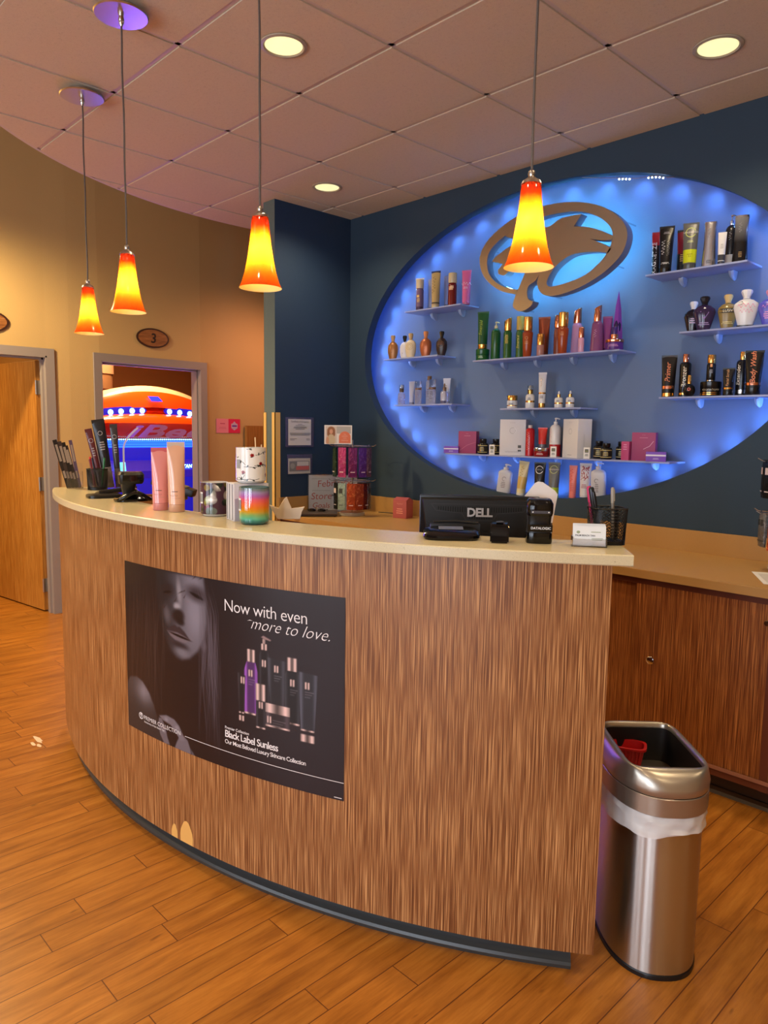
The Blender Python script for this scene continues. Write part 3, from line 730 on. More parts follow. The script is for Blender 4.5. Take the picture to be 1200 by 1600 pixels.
for i in range(20):
    t0, t1 = 2*PI*i/20, 2*PI*(i+1)/20
    put_poly(b, fn, [(0.139+0.0145*math.cos(t0), 0.467+0.0125*math.sin(t0)), (0.139+0.0145*math.cos(t1), 0.467+0.0125*math.sin(t1)), (0.139+0.0118*math.cos(t1), 0.467+0.0098*math.sin(t1)), (0.139+0.0118*math.cos(t0), 0.467+0.0098*math.sin(t0))])
for q in ([(0.134, 0.456), (0.138, 0.456), (0.142, 0.468), (0.139, 0.469)], [(0.128, 0.466), (0.139, 0.473), (0.150, 0.466), (0.140, 0.4695)], [(0.130, 0.472), (0.140, 0.477), (0.148, 0.474), (0.140, 0.473)]): put_poly(b, fn, q)
put_rect(b, fn, 1.024, 1.05, 0.4125, 0.4145, 3)
pdecal('caption', b, MATS['poster_white_ink'])

# ------------------------------------------------------------------ the oval niche: hidden LED strip, string lights, logo, shelves
b = nb(); rs = []
LEDB = M('blue_led', (60, 120, 255), 0.5, emit=(70, 128, 255), es=60.0)
nL = 64; pitch = 2*PI/nL
for i in range(nL):
    t = i*pitch; ex, ez = EC+(EA+0.055)*math.cos(t), EZ+(EB+0.055)*math.sin(t)
    tx, tz = -EA*math.sin(t), EB*math.cos(t); l_ = math.hypot(tx, tz); tx, tz = tx/l_, tz/l_
    mt = Matrix(((tx, 0, tz, ex), (0, 1, 0, YB+0.064), (tz, 0, -tx, ez), (0, 0, 0, 1)))
    box(b, -0.010, 0.010, 0.0, 0.004, -0.004, 0.004, mt)
tag(finish('led_strip', b, LEDB, smooth=False), 'ring of blue LEDs hidden behind the oval edge of the wall niche', 'LED strip')
r = root('string_light', (-2.0, YB+0.02, EZ+EB-0.03), 0, 'thin wire of tiny white LEDs drooping under the top of the oval niche', 'string light')
def zt(x, dz=0): return EZ+(EB)*math.sqrt(max(0, 1-((x-EC)/EA)**2))+dz
P_ = [(x, YB+0.02, zt(x, -0.004)-dz) for x, dz in ((-2.30, 0.0), (-2.22, 0.010), (-2.13, 0.018), (-2.05, 0.020), (-1.98, 0.022), (-1.92, 0.012), (-1.87, 0.004), (-1.82, 0.006), (-1.77, 0.0))]
P_ = [(x+2.0, y-YB-0.02, z-(EZ+EB-0.03)) for x, y, z in P_]
b = nb(); tube(b, sweep_smooth(P_, 5), 0.0014, 6); finish('wire', b, SILVER, r)
WLED = M('white_led', (255, 255, 255), 0.4, emit=(235, 240, 255), es=22.0)
for x, dz in ((-2.075, 0.021), (-2.055, 0.021), (-2.035, 0.021), (-2.015, 0.022), (-1.91, 0.012), (-1.89, 0.009), (-1.87, 0.006), (-1.85, 0.006), (-1.83, 0.007)):
    b = nb(); bmesh.ops.create_icosphere(b, subdivisions=1, radius=0.0042, matrix=Matrix.Translation((x+2.0, 0, zt(x, -0.009)-dz-(EZ+EB-0.03)))); finish('led', b, WLED, r)

RING = [(-2.685, 2.333), (-2.782, 2.359), (-2.863, 2.404), (-2.935, 2.471), (-2.969, 2.552), (-2.958, 2.622), (-2.897, 2.691), (-2.787, 2.75), (-2.68, 2.785), (-2.597, 2.798), (-2.506, 2.803), (-2.407, 2.798), (-2.312, 2.783), (-2.218, 2.757), (-2.127, 2.716), (-2.055, 2.664), (-2.01, 2.614), (-1.989, 2.565), (-1.992, 2.513), (-2.018, 2.456), (-2.076, 2.404), (-2.144, 2.363), (-2.233, 2.327), (-2.326, 2.303), (-2.413, 2.293), (-2.473, 2.3), (-2.515, 2.324), (-2.539, 2.371), (-2.531, 2.416), (-2.51, 2.455), (-2.472, 2.495), (-2.424, 2.528), (-2.366, 2.545), (-2.263, 2.546), (-2.161, 2.526), (-2.076, 2.496), (-2.093, 2.476), (-2.16, 2.493), (-2.242, 2.503), (-2.317, 2.502), (-2.383, 2.477), (-2.435, 2.44), (-2.467, 2.395), (-2.474, 2.367), (-2.46, 2.35), (-2.43, 2.346), (-2.329, 2.356), (-2.227, 2.382), (-2.148, 2.43), (-2.097, 2.484), (-2.073, 2.549), (-2.086, 2.605), (-2.142, 2.662), (-2.215, 2.703), (-2.29, 2.728), (-2.385, 2.741), (-2.503, 2.744), (-2.625, 2.732), (-2.731, 2.705), (-2.828, 2.662), (-2.894, 2.611), (-2.912, 2.552), (-2.898, 2.488), (-2.853, 2.433), (-2.772, 2.385), (-2.678, 2.358)]
FROND = [(-2.787, 2.707), (-2.731, 2.718), (-2.646, 2.719), (-2.583, 2.704), (-2.48, 2.681), (-2.403, 2.711), (-2.327, 2.713), (-2.266, 2.71), (-2.288, 2.681), (-2.312, 2.653), (-2.258, 2.642), (-2.212, 2.63), (-2.139, 2.599), (-2.068, 2.558), (-2.079, 2.541), (-2.14, 2.55), (-2.209, 2.569), (-2.144, 2.538), (-2.074, 2.497), (-2.098, 2.492), (-2.243, 2.527), (-2.375, 2.525), (-2.452, 2.5), (-2.505, 2.458), (-2.549, 2.397), (-2.599, 2.37), (-2.608, 2.329), (-2.596, 2.293), (-2.564, 2.279), (-2.574, 2.257), (-2.615, 2.235), (-2.657, 2.231), (-2.692, 2.248), (-2.707, 2.271), (-2.693, 2.322), (-2.663, 2.378), (-2.634, 2.434), (-2.619, 2.466), (-2.678, 2.479), (-2.732, 2.482), (-2.775, 2.455), (-2.822, 2.467), (-2.827, 2.492), (-2.791, 2.524), (-2.874, 2.549), (-2.847, 2.573), (-2.759, 2.612), (-2.674, 2.636), (-2.707, 2.66), (-2.756, 2.669), (-2.784, 2.689)]
lg = root('palm_logo_sign', (-2.48, 3.645, 2.54), 0, 'large oval palm tree logo in champagne metal with a pale blue halo', 'logo sign')
def loc_(P): return [(x+2.48, z-2.54) for x, z in P]
def smooth_poly(P, k=3, keep=()):
    n_ = len(P); out = []
    for i in range(n_):
        p0, p1, p2, p3 = P[i-1], P[i], P[(i+1) % n_], P[(i+2) % n_]
        def turn(a, b, c):
            v1 = (b[0]-a[0], b[1]-a[1]); v2 = (c[0]-b[0], c[1]-b[1])
            return abs(math.atan2(v1[0]*v2[1]-v1[1]*v2[0], v1[0]*v2[0]+v1[1]*v2[1]))
        if turn(p0, p1, p2) > 1.0: p0 = p1
        if turn(p1, p2, p3) > 1.0: p3 = p2
        for j in range(k):
            t = j/k
            out.append(tuple(0.5*((2*p1[c])+(p2[c]-p0[c])*t+(2*p0[c]-5*p1[c]+4*p2[c]-p3[c])*t*t+(3*p1[c]-p0[c]-3*p2[c]+p3[c])*t**3) for c in (0, 1)))
    return out
SIDE = M('logo_side_paint', (128, 128, 140), 0.5, 0.3)
for nm, P, off in (('ring_letter', RING, 0), ('palm_letter', FROND, 0.0006)):
    b = nb(); prism(b, smooth_poly(loc_(P)), off, 0.060+off, axis='y'); o = finish(nm, b, CHAMP, lg, angle=40)
    o.data.materials.append(SIDE)
    for f in o.data.polygons:
        if abs(f.normal.y) < 0.9: f.material_index = 1
HALO = M('pale_blue_backlight', (140, 220, 255), 0.5, emit=(110, 205, 255), es=42.0)
mid_ = [(-0.0035+0.452*math.cos(t), 0.006+0.212*math.sin(t), 0) for t in [math.radians(a) for a in range(-78, 250, 6)]]
b = nb(); tube(b, [(x, 0.064, z) for x, z, _ in mid_], 0.0035, 6)
tube(b, [(-0.10, 0.064, -0.06), (-0.14, 0.064, -0.15), (-0.17, 0.064, -0.235), (-0.16, 0.064, -0.275)], 0.0035, 6)
tube(b, [(-0.05, 0.064, -0.19), (-0.03, 0.064, -0.10), (0.05, 0.064, -0.025), (0.20, 0.064, -0.01), (0.36, 0.064, -0.03)], 0.0035, 6)
tube(b, [(-0.34, 0.064, 0.02), (-0.15, 0.064, 0.09), (0.0, 0.064, 0.04), (0.16, 0.064, 0.14)], 0.0035, 6); tube(b, [(0.0, 0.064, 0.04), (0.2, 0.064, 0.075), (0.36, 0.064, 0.03)], 0.0035, 6)
finish('backlight_tube', b, HALO, lg)
for x, z in ((0.46, 0.10), (0.40, -0.12), (0.0, -0.24), (-0.2, -0.30), (-0.45, 0.09), (-0.1, 0.245), (0.3, 0.19), (-0.14, -0.1)): b = nb(); tube(b, [(x*0.97, 0.05, z*0.97), (x*0.97, 0.169, z*0.97)], 0.004, 8); finish('standoff', b, SILVER, lg)

YS0, YS1 = 3.628, 3.8145
SHV = {'A': (-1.868, -1.368, 2.329), 'B': (-1.673, -1.162, 2.027), 'C': (-1.76, -1.19, 1.708), 'D': (-3.60, -3.10, 2.325), 'E': (-3.80, -3.29, 2.017),
       'F': (-3.69, -3.156, 1.698), 'G': (-2.99, -2.493, 1.962), 'K': (-2.492, -1.994, 1.965), 'H': (-2.765, -2.21, 1.662), 'I': (-3.2, -1.686, 1.378)}
SHL = {'A': 'upper right acrylic shelf holding black and grey tubes', 'B': 'middle right acrylic shelf holding round gem-like bottles', 'C': 'lower right acrylic shelf holding black and copper products',
       'D': 'upper left acrylic shelf holding four tall products', 'E': 'acrylic shelf at the left holding the five urn-shaped bottles', 'F': 'lower left acrylic shelf holding clear spray bottles',
       'G': 'left half of the long acrylic shelf, under the green bottles', 'K': 'right half of the long acrylic shelf, under the purple bottles', 'H': 'short central acrylic shelf holding white and gold bottles',
       'I': 'longest lowest acrylic shelf holding boxes and jars'}
for k, (x0, x1, z) in SHV.items():
    r = root('wall_shelf', ((x0+x1)/2, YS1, z), 0, SHL[k], 'shelf', 'acrylic shelves in the oval niche')
    h = (x1-x0)/2; b = nb(); box(b, -h, h, YS0-YS1, 0, -0.009, 0, bev=0.0015); finish('shelf_board', b, SHELF, r)
    for bx in ([-h*0.5, h*0.5] if k != 'I' else [-h*0.76, -h*0.4, 0.0, h*0.35, h*0.8]):
        b = nb(); n_ = 12
        rs = []
        for i in range(n_+1):
            a = PI/2*i/n_; yy = -0.052*math.cos(a); zz = -0.009-0.040*math.sin(a)
            rs.append([(bx-0.012*math.cos(a*0.8), yy, zz), (bx, yy-0.004, zz-0.004), (bx+0.012*math.cos(a*0.8), yy, zz), (bx+0.012*math.cos(a*0.8), 0, zz if i < n_ else zz-0.0001), (bx-0.012*math.cos(a*0.8), 0, zz)])
        rs = [[(p[0], p[1], p[2]) for p in q] for q in rs]
        rings(b, rs); finish('bracket', b, M('pale_blue_bracket', (150, 165, 190), 0.35), r)
# ------------------------------------------------------------------ products on the shelves
def lerp(a, b, t): return a+(b-a)*t
def rgbm(c, rough=0.35, metal=0.0): return c if not isinstance(c, tuple) else K(c, rough, metal)
def tube_dims(h, w, t):                    # half width and half depth of a squeeze tube at height fraction t
    r = w*0.40
    return lerp(r, w*0.5, t**1.2), max(0.0016, r*(1-t**1.7))
def surf_tube(h, w, caph):
    def fn(u, v):
        t = min(1, max(0, (v-caph)/(h-caph))); a, d = tube_dims(h, w, t)
        k = max(0.0, 1-(u/a)**2)**0.5 if abs(u) < a else 0
        return (u, -d*k-0.0007, v)
    return fn
def surf_cyl(rad, sy=1.0):
    def fn(u, v):
        R = rad(v) if callable(rad) else rad
        return ((R+0.0006)*math.sin(u/R), -(R*sy+0.0007)*math.cos(u/R), v)
    return fn
def surf_flat(y):
    return lambda u, v: (u, y-0.0007, v)
def put_squiggle(b, n, size, fn, u, v, rot):
    rg = random.Random(n*7+int(size*1e4)); c, sn = math.cos(rot), math.sin(rot); W2 = n*size*0.27; m = n*6; pts = []
    for i in range(m+1):
        t = i/m; x = -W2+2*W2*t; y = size*(0.28+0.26*math.sin(t*n*PI*1.9)+0.10*math.sin(t*n*2.3+n)); pts.append((x, y))
    th = size*0.055
    for (x0, y0), (x1, y1) in zip(pts, pts[1:]):
        q = [(x0, y0-th), (x1, y1-th), (x1, y1+th), (x0, y0+th)]
        put_poly(b, fn, [(u+a*c-d*sn, v+a*sn+d*c) for a, d in q])
def do_prints(r, prints, fn, h):
    groups = {}
    for p in prints or []:
        groups.setdefault(p['c'], []).append(p)
    for c, ps in groups.items():
        b = nb()
        for p in ps:
            if isinstance(p.get('s'), int): put_squiggle(b, p['s'], p['size'], fn, p.get('u', 0), p['v'], p.get('rot', 0))
            elif 's' in p: put_text(b, p['s'], p['size'], fn, p.get('u', 0), p['v'], p.get('rot', 0), shear=p.get('shear', 0), bold=p.get('bold', 0.0))
            elif 'lines' in p:
                for q in range(p['lines']):
                    ww = p['w']*(0.5 if (q*7) % 3 else 0.42); v = p['v']-q*p.get('dv', 0.005); u = p.get('u', 0)
                    put_rect(b, fn, u-ww, u+ww, v, v+p.get('dv', 0.005)*0.45, 3)
            elif 'rect' in p: u0, u1, v0, v1 = p['rect']; put_rect(b, fn, u0, u1, v0, v1, 6)
            elif 'ring' in p:
                u, v, R, wd = p['ring']; a0, a1 = p.get('arc', (0, 2*PI))
                for i in range(24):
                    t0, t1 = a0+(a1-a0)*i/24, a0+(a1-a0)*(i+1)/24
                    put_poly(b, fn, [(u+R*math.cos(t0), v+R*math.sin(t0)), (u+R*math.cos(t1), v+R*math.sin(t1)), (u+(R-wd)*math.cos(t1), v+(R-wd)*math.sin(t1)), (u+(R-wd)*math.cos(t0), v+(R-wd)*math.sin(t0))])
            elif 'poly' in p: put_poly(b, fn, p['poly'])
        decal('print', b, K(c, 0.4) if isinstance(c, tuple) else c, r)
def P_tube(r, h, w, body, cap, caph=0.12, zones=(), prints=None, crimp=None, rough=0.3, metal=0.0):
    ch = h*caph; n = 28
    b = nb(); lathe(b, [(w*0.385, 0), (w*0.40, 0.002), (w*0.40, ch-0.001), (w*0.37, ch)], n); finish('cap', b, rgbm(cap, 0.25), r)
    def loft(z0, z1, eps, steps=9):
        bb = nb(); rs = []
        for i in range(steps+1):
            z = lerp(z0, z1, i/steps); t = (z-ch)/(h-ch); a, d = tube_dims(h, w, max(0, t)); rs.append(sup(a+eps, d+eps, 2.0, n, z))
        rings(bb, rs); return bb
    finish('body', loft(ch, h*0.965, 0), rgbm(body, rough, metal), r)
    b = nb(); box(b, -w*0.5, w*0.5, -0.0017, 0.0017, h*0.945, h); finish('crimp', b, rgbm(crimp or body, rough), r)
    for z0, z1, c in zones: finish('label_band', loft(h*z0, h*z1, 0.0005, 4), rgbm(c, 0.3), r)
    do_prints(r, prints, surf_tube(h, w, ch), h)
def P_bottle(r, h, w, body, cap, bodyf=0.78, neck=0.45, capw=0.8, capf=None, sy=1.0, zones=(), prints=None, taper=1.0, rough=0.2, metal=0.0, slant=False, capmetal=False):
    R = w/2; hb = h*bodyf; sh_ = min(h*0.07, R*0.8)
    prof = [(R*0.92*taper, 0), (R*taper, 0.003), (lerp(R*taper, R, 0.5), hb*0.5), (R, hb-sh_), (R*0.94, hb-sh_*0.6), (R*0.75, hb-sh_*0.2), (R*neck, hb), (R*neck, hb+0.002)]
    b = nb(); lathe(b, prof, 28, sy=sy); finish('body', b, rgbm(body, rough, metal), r)
    b = nb(); lathe(b, [(R*capw*0.97, hb-0.001 if capw < 0.99 else hb-sh_), (R*capw, hb+0.002), (R*capw, h-0.002), (R*capw*0.95, h)], 26, sy=sy)
    if slant:
        for v in b.verts:
            if v.co.z > h-0.01: v.co.z += v.co.x*0.55-R*0.3
    finish('cap', b, cap if not isinstance(cap, tuple) else K(cap, 0.22), r)
    def rad(v): return lerp(R*taper, R, min(1, v/hb))
    for z0, z1, c in zones:
        b = nb(); lathe(b, [(rad(h*z0)+0.0005, h*z0), (rad(h*z1)+0.0005, h*z1)], 28, sy=sy, cap0=False, cap1=False); finish('label_band', b, c if not isinstance(c, tuple) else K(c, 0.3), r)
    do_prints(r, prints, surf_cyl(rad, sy), h)
def P_pump(r, h, w, body, pump, bodyf=0.78, sy=0.62, zones=(), prints=None, rough=0.25, square=2.6, tilt=0):
    R = w/2; hb = h*bodyf; b = nb(); rs = []
    for f, z in ((0.94, 0), (1, 0.004), (1, hb*0.84), (0.93, hb*0.91), (0.72, hb*0.965), (0.36, hb), (0.3, hb+0.003)): rs.append(sup(R*f, R*f*sy if f > .5 else R*f, square if f > .8 else 2, 28, z))
    rings(b, rs); finish('body', b, rgbm(body, rough), r)
    b = nb(); lathe(b, [(R*0.34, hb+0.001), (R*0.36, hb+0.003), (R*0.36, hb+(h-hb)*0.42), (R*0.2, hb+(h-hb)*0.46), (R*0.12, hb+(h-hb)*0.5), (R*0.12, h-0.010)], 18); finish('collar', b, rgbm(pump, 0.2), r)
    b = nb(); tube(b, [(-R*0.18, 0, h-0.006), (0, 0, h-0.004), (R*0.35, 0, h-0.004), (R*0.72, 0, h-0.008)], [0.0045, 0.0055, 0.004, 0.003], 8); finish('pump_nozzle', b, rgbm(pump, 0.2), r)
    for z0, z1, c in zones:
        b = nb(); rings(b, [sup(R+0.0006, R*sy+0.0006, square, 28, h*z0), sup(R+0.0006, R*sy+0.0006, square, 28, h*z1)], cap0=False, cap1=False); finish('label_band', b, K(c, 0.3), r)
    do_prints(r, prints, surf_flat(-R*sy) if square > 3 else (lambda u, v: (u, -R*sy*max(0.0, 1-abs(u/R)**square)**(1/square)-0.0008, v)), h)
def P_urn(r, h, w, body, cap, prints=None, prof=None, sy=0.62, rough=0.15, metal=0.0, capf=0.27, foot=None):
    R = w/2; prof = prof or [(0.62, 0), (0.66, 0.03), (0.70, 0.06), (0.94, 0.25), (1.0, 0.42), (0.93, 0.58), (0.6, 0.69), (0.3, 0.73), (0.28, 0.76)]
    b = nb(); lathe(b, [(R*f, h*z) for f, z in prof], 30, sy=sy); finish('body', b, rgbm(body, rough, metal), r)
    zc_ = h*(1-capf); b = nb(); lathe(b, [(R*0.30, zc_), (R*0.27, zc_+h*0.03), (R*0.46, h*0.93), (R*0.42, h*0.985), (R*0.3, h)], 8, sy=0.9); finish('stopper', b, rgbm(cap, 0.2), r)
    if foot: b = nb(); lathe(b, [(R*0.66, 0), (R*0.68, h*0.05)], 30, sy=sy); finish('foot', b, rgbm(foot, 0.2), r)
    def rad(v):
        f = v/h
        for (a, z0), (c, z1) in zip(prof, prof[1:]):
            if z0 <= f <= z1: return R*lerp(a, c, (f-z0)/max(1e-6, z1-z0))
        return R*0.5
    def fn(u, v):
        Q = rad(v); k = max(0.0, 1-(u/Q)**2)**0.5 if abs(u) < Q else 0
        return (u, -Q*sy*k-0.0009, v)
    do_prints(r, prints, fn, h)
def P_jar(r, h, w, body, lid, lidf=0.45, prints=None, zones=(), rough=0.2):
    R = w/2; hb = h*(1-lidf)
    b = nb(); lathe(b, [(R*0.94, 0), (R*0.98, 0.003), (R*0.98, hb-0.002), (R*0.9, hb)], 32); finish('body', b, rgbm(body, rough), r)
    b = nb(); lathe(b, [(R*0.99, hb), (R, hb+0.001), (R, h-0.003), (R*0.95, h)], 32); finish('lid', b, rgbm(lid, 0.22), r)
    for z0, z1, c in zones:
        b = nb(); lathe(b, [(R*1.004, h*z0), (R*1.004, h*z1)], 32, cap0=False, cap1=False); finish('label_band', b, rgbm(c, 0.25), r)
    do_prints(r, prints, surf_cyl(R), h)
def P_pill(r, h, w, body, cap, band):
    R = w/2; b = nb(); lathe(b, [(R*0.93, 0), (R, 0.004), (R, h*0.62), (R*0.9, h*0.7), (R*0.62, h*0.76), (R*0.6, h*0.79)], 28); finish('body', b, rgbm(body, 0.15), r)
    b = nb(); lathe(b, [(R*0.66, h*0.77), (R*0.68, h*0.79), (R*0.68, h*0.98), (R*0.62, h)], 20); finish('cap', b, rgbm(cap, 0.2), r)
    b = nb(); lathe(b, [(R*1.006, h*0.12), (R*1.006, h*0.58)], 28, cap0=False, cap1=False); finish('label', b, rgbm((26, 24, 22), 0.4), r)
    fn = surf_cyl(R*1.01); do_prints(r, [dict(c=band, rect=(-R*1.2, R*1.2, h*0.55, h*0.59)), dict(c=band, rect=(-R*1.2, R*1.2, h*0.12, h*0.16)), dict(c=band, lines=3, w=R*0.9, v=h*0.42, dv=h*0.09)], fn, h)
def P_box(r, h, w, d, body, prints=None, side=None):
    b = nb(); box(b, -w/2, w/2, -d/2, d/2, 0, h, bev=0.0008); finish('carton', b, rgbm(body, 0.45), r)
    do_prints(r, prints, surf_flat(-d/2), h)
    if side: do_prints(r, side, lambda u, v: (w/2+0.0007, u, v), h)
def P_dropper(r, h, w, body, collar, bulb, zones=(), overcap=False, prints=None):
    R = w/2; b = nb(); lathe(b, [(R*0.95, 0), (R, 0.003), (R, h*0.52), (R*0.85, h*0.6), (R*0.4, h*0.64)], 26); finish('body', b, rgbm(body, 0.15), r)
    b = nb(); lathe(b, [(R*0.42, h*0.63), (R*0.44, h*0.8), (R*0.3, h*0.82)], 18); finish('collar', b, rgbm(collar, 0.2), r)
    b = nb(); lathe(b, [(R*0.22, h*0.81), (R*0.24, h*0.92), (R*0.12, h)], 14); finish('bulb_top', b, rgbm(bulb, 0.3), r)
    if overcap: b = nb(); lathe(b, [(R*0.62, h*0.62), (R*0.64, h*0.97), (R*0.55, h)], 20, cap0=False); finish('overcap', b, GLASSC, r)
    for z0, z1, c in zones:
        b = nb(); lathe(b, [(R*1.01, h*z0), (R*1.01, h*z1)], 26, cap0=False, cap1=False); finish('label_band', b, rgbm(c, 0.25), r)
    do_prints(r, prints, surf_cyl(R), h)
def P_cone(r, h, w, body, tip):
    R = w/2; b = nb(); lathe(b, [(R, 0), (R, h*0.08), (R*0.86, h*0.3), (R*0.5, h*0.72), (R*0.03, h)], 5); finish('body', b, rgbm(body, 0.12), r)
    b = nb(); lathe(b, [(R*0.62, 0.001), (R*0.64, h*0.44), (R*0.45, h*0.52)], 20, sy=1.2); finish('cap_core', b, rgbm(tip, 0.2), r)

CLEARP = M('clear_bottle_plastic', (225, 225, 240), 0.08, 0, trans=0.75)
GLIT_G = (24, 84, 40); AMB = (150, 62, 26); PURP = (110, 60, 130)
BLK = (16, 15, 17); LG = 'products on the acrylic shelves'
W_, GR_ = (225, 225, 225), (150, 150, 155)
def shelf_item(key, x, y, rz, name, label, cat):
    z = SHV[key][2] if key != 'J' else EZ-EB*math.sqrt(1-((x-EC)/EA)**2)+0.001
    return root(name, (x, y, z), rz, label, cat, LG)
FACE = math.radians(22)                      # products are turned slightly towards the shop
def V(s, size, c, v, **k): return dict(s=s, size=size, c=c, v=v, rot=PI/2, **k)
# --- upper right shelf
r = shelf_item('A', -1.862, 3.735, FACE, 'lotion_tube', 'red-topped black tube lettered MAGNETIZE, leftmost on the upper right shelf', 'tube')
P_tube(r, 0.230, 0.060, (22, 16, 18), BLK, zones=((0.70, 0.96, (150, 24, 34)),), crimp=(150, 24, 34), prints=[V('MAGNETIZE', 0.030, W_, 0.095, u=-0.004, bold=0.01)])
r = shelf_item('A', -1.783, 3.668, FACE, 'lotion_tube', 'glossy black tube with grey writing, second from the left on the upper right shelf', 'tube')
P_tube(r, 0.232, 0.072, BLK, BLK, prints=[dict(c=GR_, lines=2, w=0.03, v=0.20, dv=0.006), V(5, 0.026, W_, 0.125, u=-0.006), V(8, 0.017, GR_, 0.12, u=0.016), dict(c=W_, lines=2, w=0.04, v=0.048, dv=0.005)])
r = shelf_item('A', -1.730, 3.738, FACE, 'lotion_tube', 'dark red and black tube half hidden behind the grey and lime tube', 'tube')
P_tube(r, 0.217, 0.058, (112, 12, 26), BLK, zones=((0.12, 0.45, BLK),), crimp=BLK, prints=[dict(c=(210, 160, 90), lines=4, w=0.02, v=0.09, dv=0.01)])
r = shelf_item('A', -1.660, 3.668, FACE, 'lotion_tube', 'grey tube with a lime green lower panel and ring logo on the upper right shelf', 'tube')
P_tube(r, 0.225, 0.074, (92, 94, 92), (70, 72, 72), zones=((0.14, 0.42, (186, 196, 30)),), prints=[dict(c=(200, 214, 110), ring=(0, 0.178, 0.024, 0.003), arc=(0.35, 5.9)), dict(c=W_, s='UNLEASHED', size=0.012, v=0.175), dict(c=(190, 200, 140), lines=2, w=0.03, v=0.135, dv=0.006), dict(c=(120, 110, 20), lines=3, w=0.03, v=0.07, dv=0.006)])
r = shelf_item('A', -1.578, 3.70, FACE, 'silver_bottle', 'waisted silver bottle in the middle of the upper right shelf', 'bottle')
b = nb(); rings(b, [sup(0.033*f, 0.02*g, 2.4, 28, z) for f, g, z in ((1.0, 1, 0), (1.02, 1, 0.004), (0.9, 1, 0.07), (0.80, 0.95, 0.14), (0.88, 0.9, 0.205), (0.92, 0.85, 0.214))]); finish('body', b, K((190, 190, 196), 0.22, 0.9), r)
b = nb(); rings(b, [sup(0.0295, 0.0165, 2.4, 28, 0.214), sup(0.030, 0.0165, 2.4, 28, 0.219)]); finish('cap', b, CHROME, r)
do_prints(r, [V(4, 0.022, (150, 150, 156), 0.165), dict(c=(90, 90, 96), lines=3, w=0.024, v=0.035, dv=0.006)], surf_flat(-0.021), 0.2)
r = shelf_item('A', -1.500, 3.655, FACE, 'white_tube', 'small white tube in front of the black pump bottle on the upper right shelf', 'tube')
P_tube(r, 0.150, 0.038, (214, 214, 216), (60, 60, 64), caph=0.1, zones=((0.12, 0.3, (60, 60, 66)),), prints=[dict(c=GR_, lines=3, w=0.014, v=0.09, dv=0.008)])
r = shelf_item('A', -1.488, 3.725, FACE, 'pump_bottle', 'black pump bottle with a chrome nozzle on the upper right shelf', 'bottle')
P_pump(r, 0.242, 0.052, (26, 26, 30), SILVER, bodyf=0.80, sy=0.9, square=2.0, zones=((0.0, 0.22, (150, 150, 156)),), prints=[V(4, 0.018, GR_, 0.14)])
r = shelf_item('A', -1.432, 3.70, FACE, 'curved_bottle', 'tall grey-to-black curved bottle at the right end of the upper right shelf', 'bottle')
b = nb(); rings(b, [sup(0.031*f, 0.019, 2.6, 28, z) for f, z in ((1.08, 0), (1.1, 0.004), (0.98, 0.08), (0.9, 0.15), (0.98, 0.205), (1.02, 0.213))]); bo = finish('body', b, None, r)
gm = M('grey_black_fade', (60, 60, 62), 0.2); nt = gm.node_tree; sp = nt.nodes.new('ShaderNodeSeparateXYZ'); nt.links.new(texco(nt), sp.inputs[0])
nt.links.new(ramp(nt, math_n(nt, 'DIVIDE', sp.outputs[2], 0.22), [(0.1, (14, 12, 12)), (0.45, (26, 24, 24)), (0.75, (104, 104, 106)), (1.0, (130, 130, 132))]), bsdf(gm).inputs['Base Color']); bo.data.materials.append(gm)
b = nb(); rings(b, [sup(0.0325, 0.019, 2.6, 28, 0.213), sup(0.033, 0.019, 2.6, 28, 0.221)]); finish('cap', b, SILVER, r)
do_prints(r, [V(4, 0.020, GR_, 0.165), dict(c=(150, 120, 70), lines=4, w=0.016, v=0.05, dv=0.007)], surf_flat(-0.0195), 0.2)
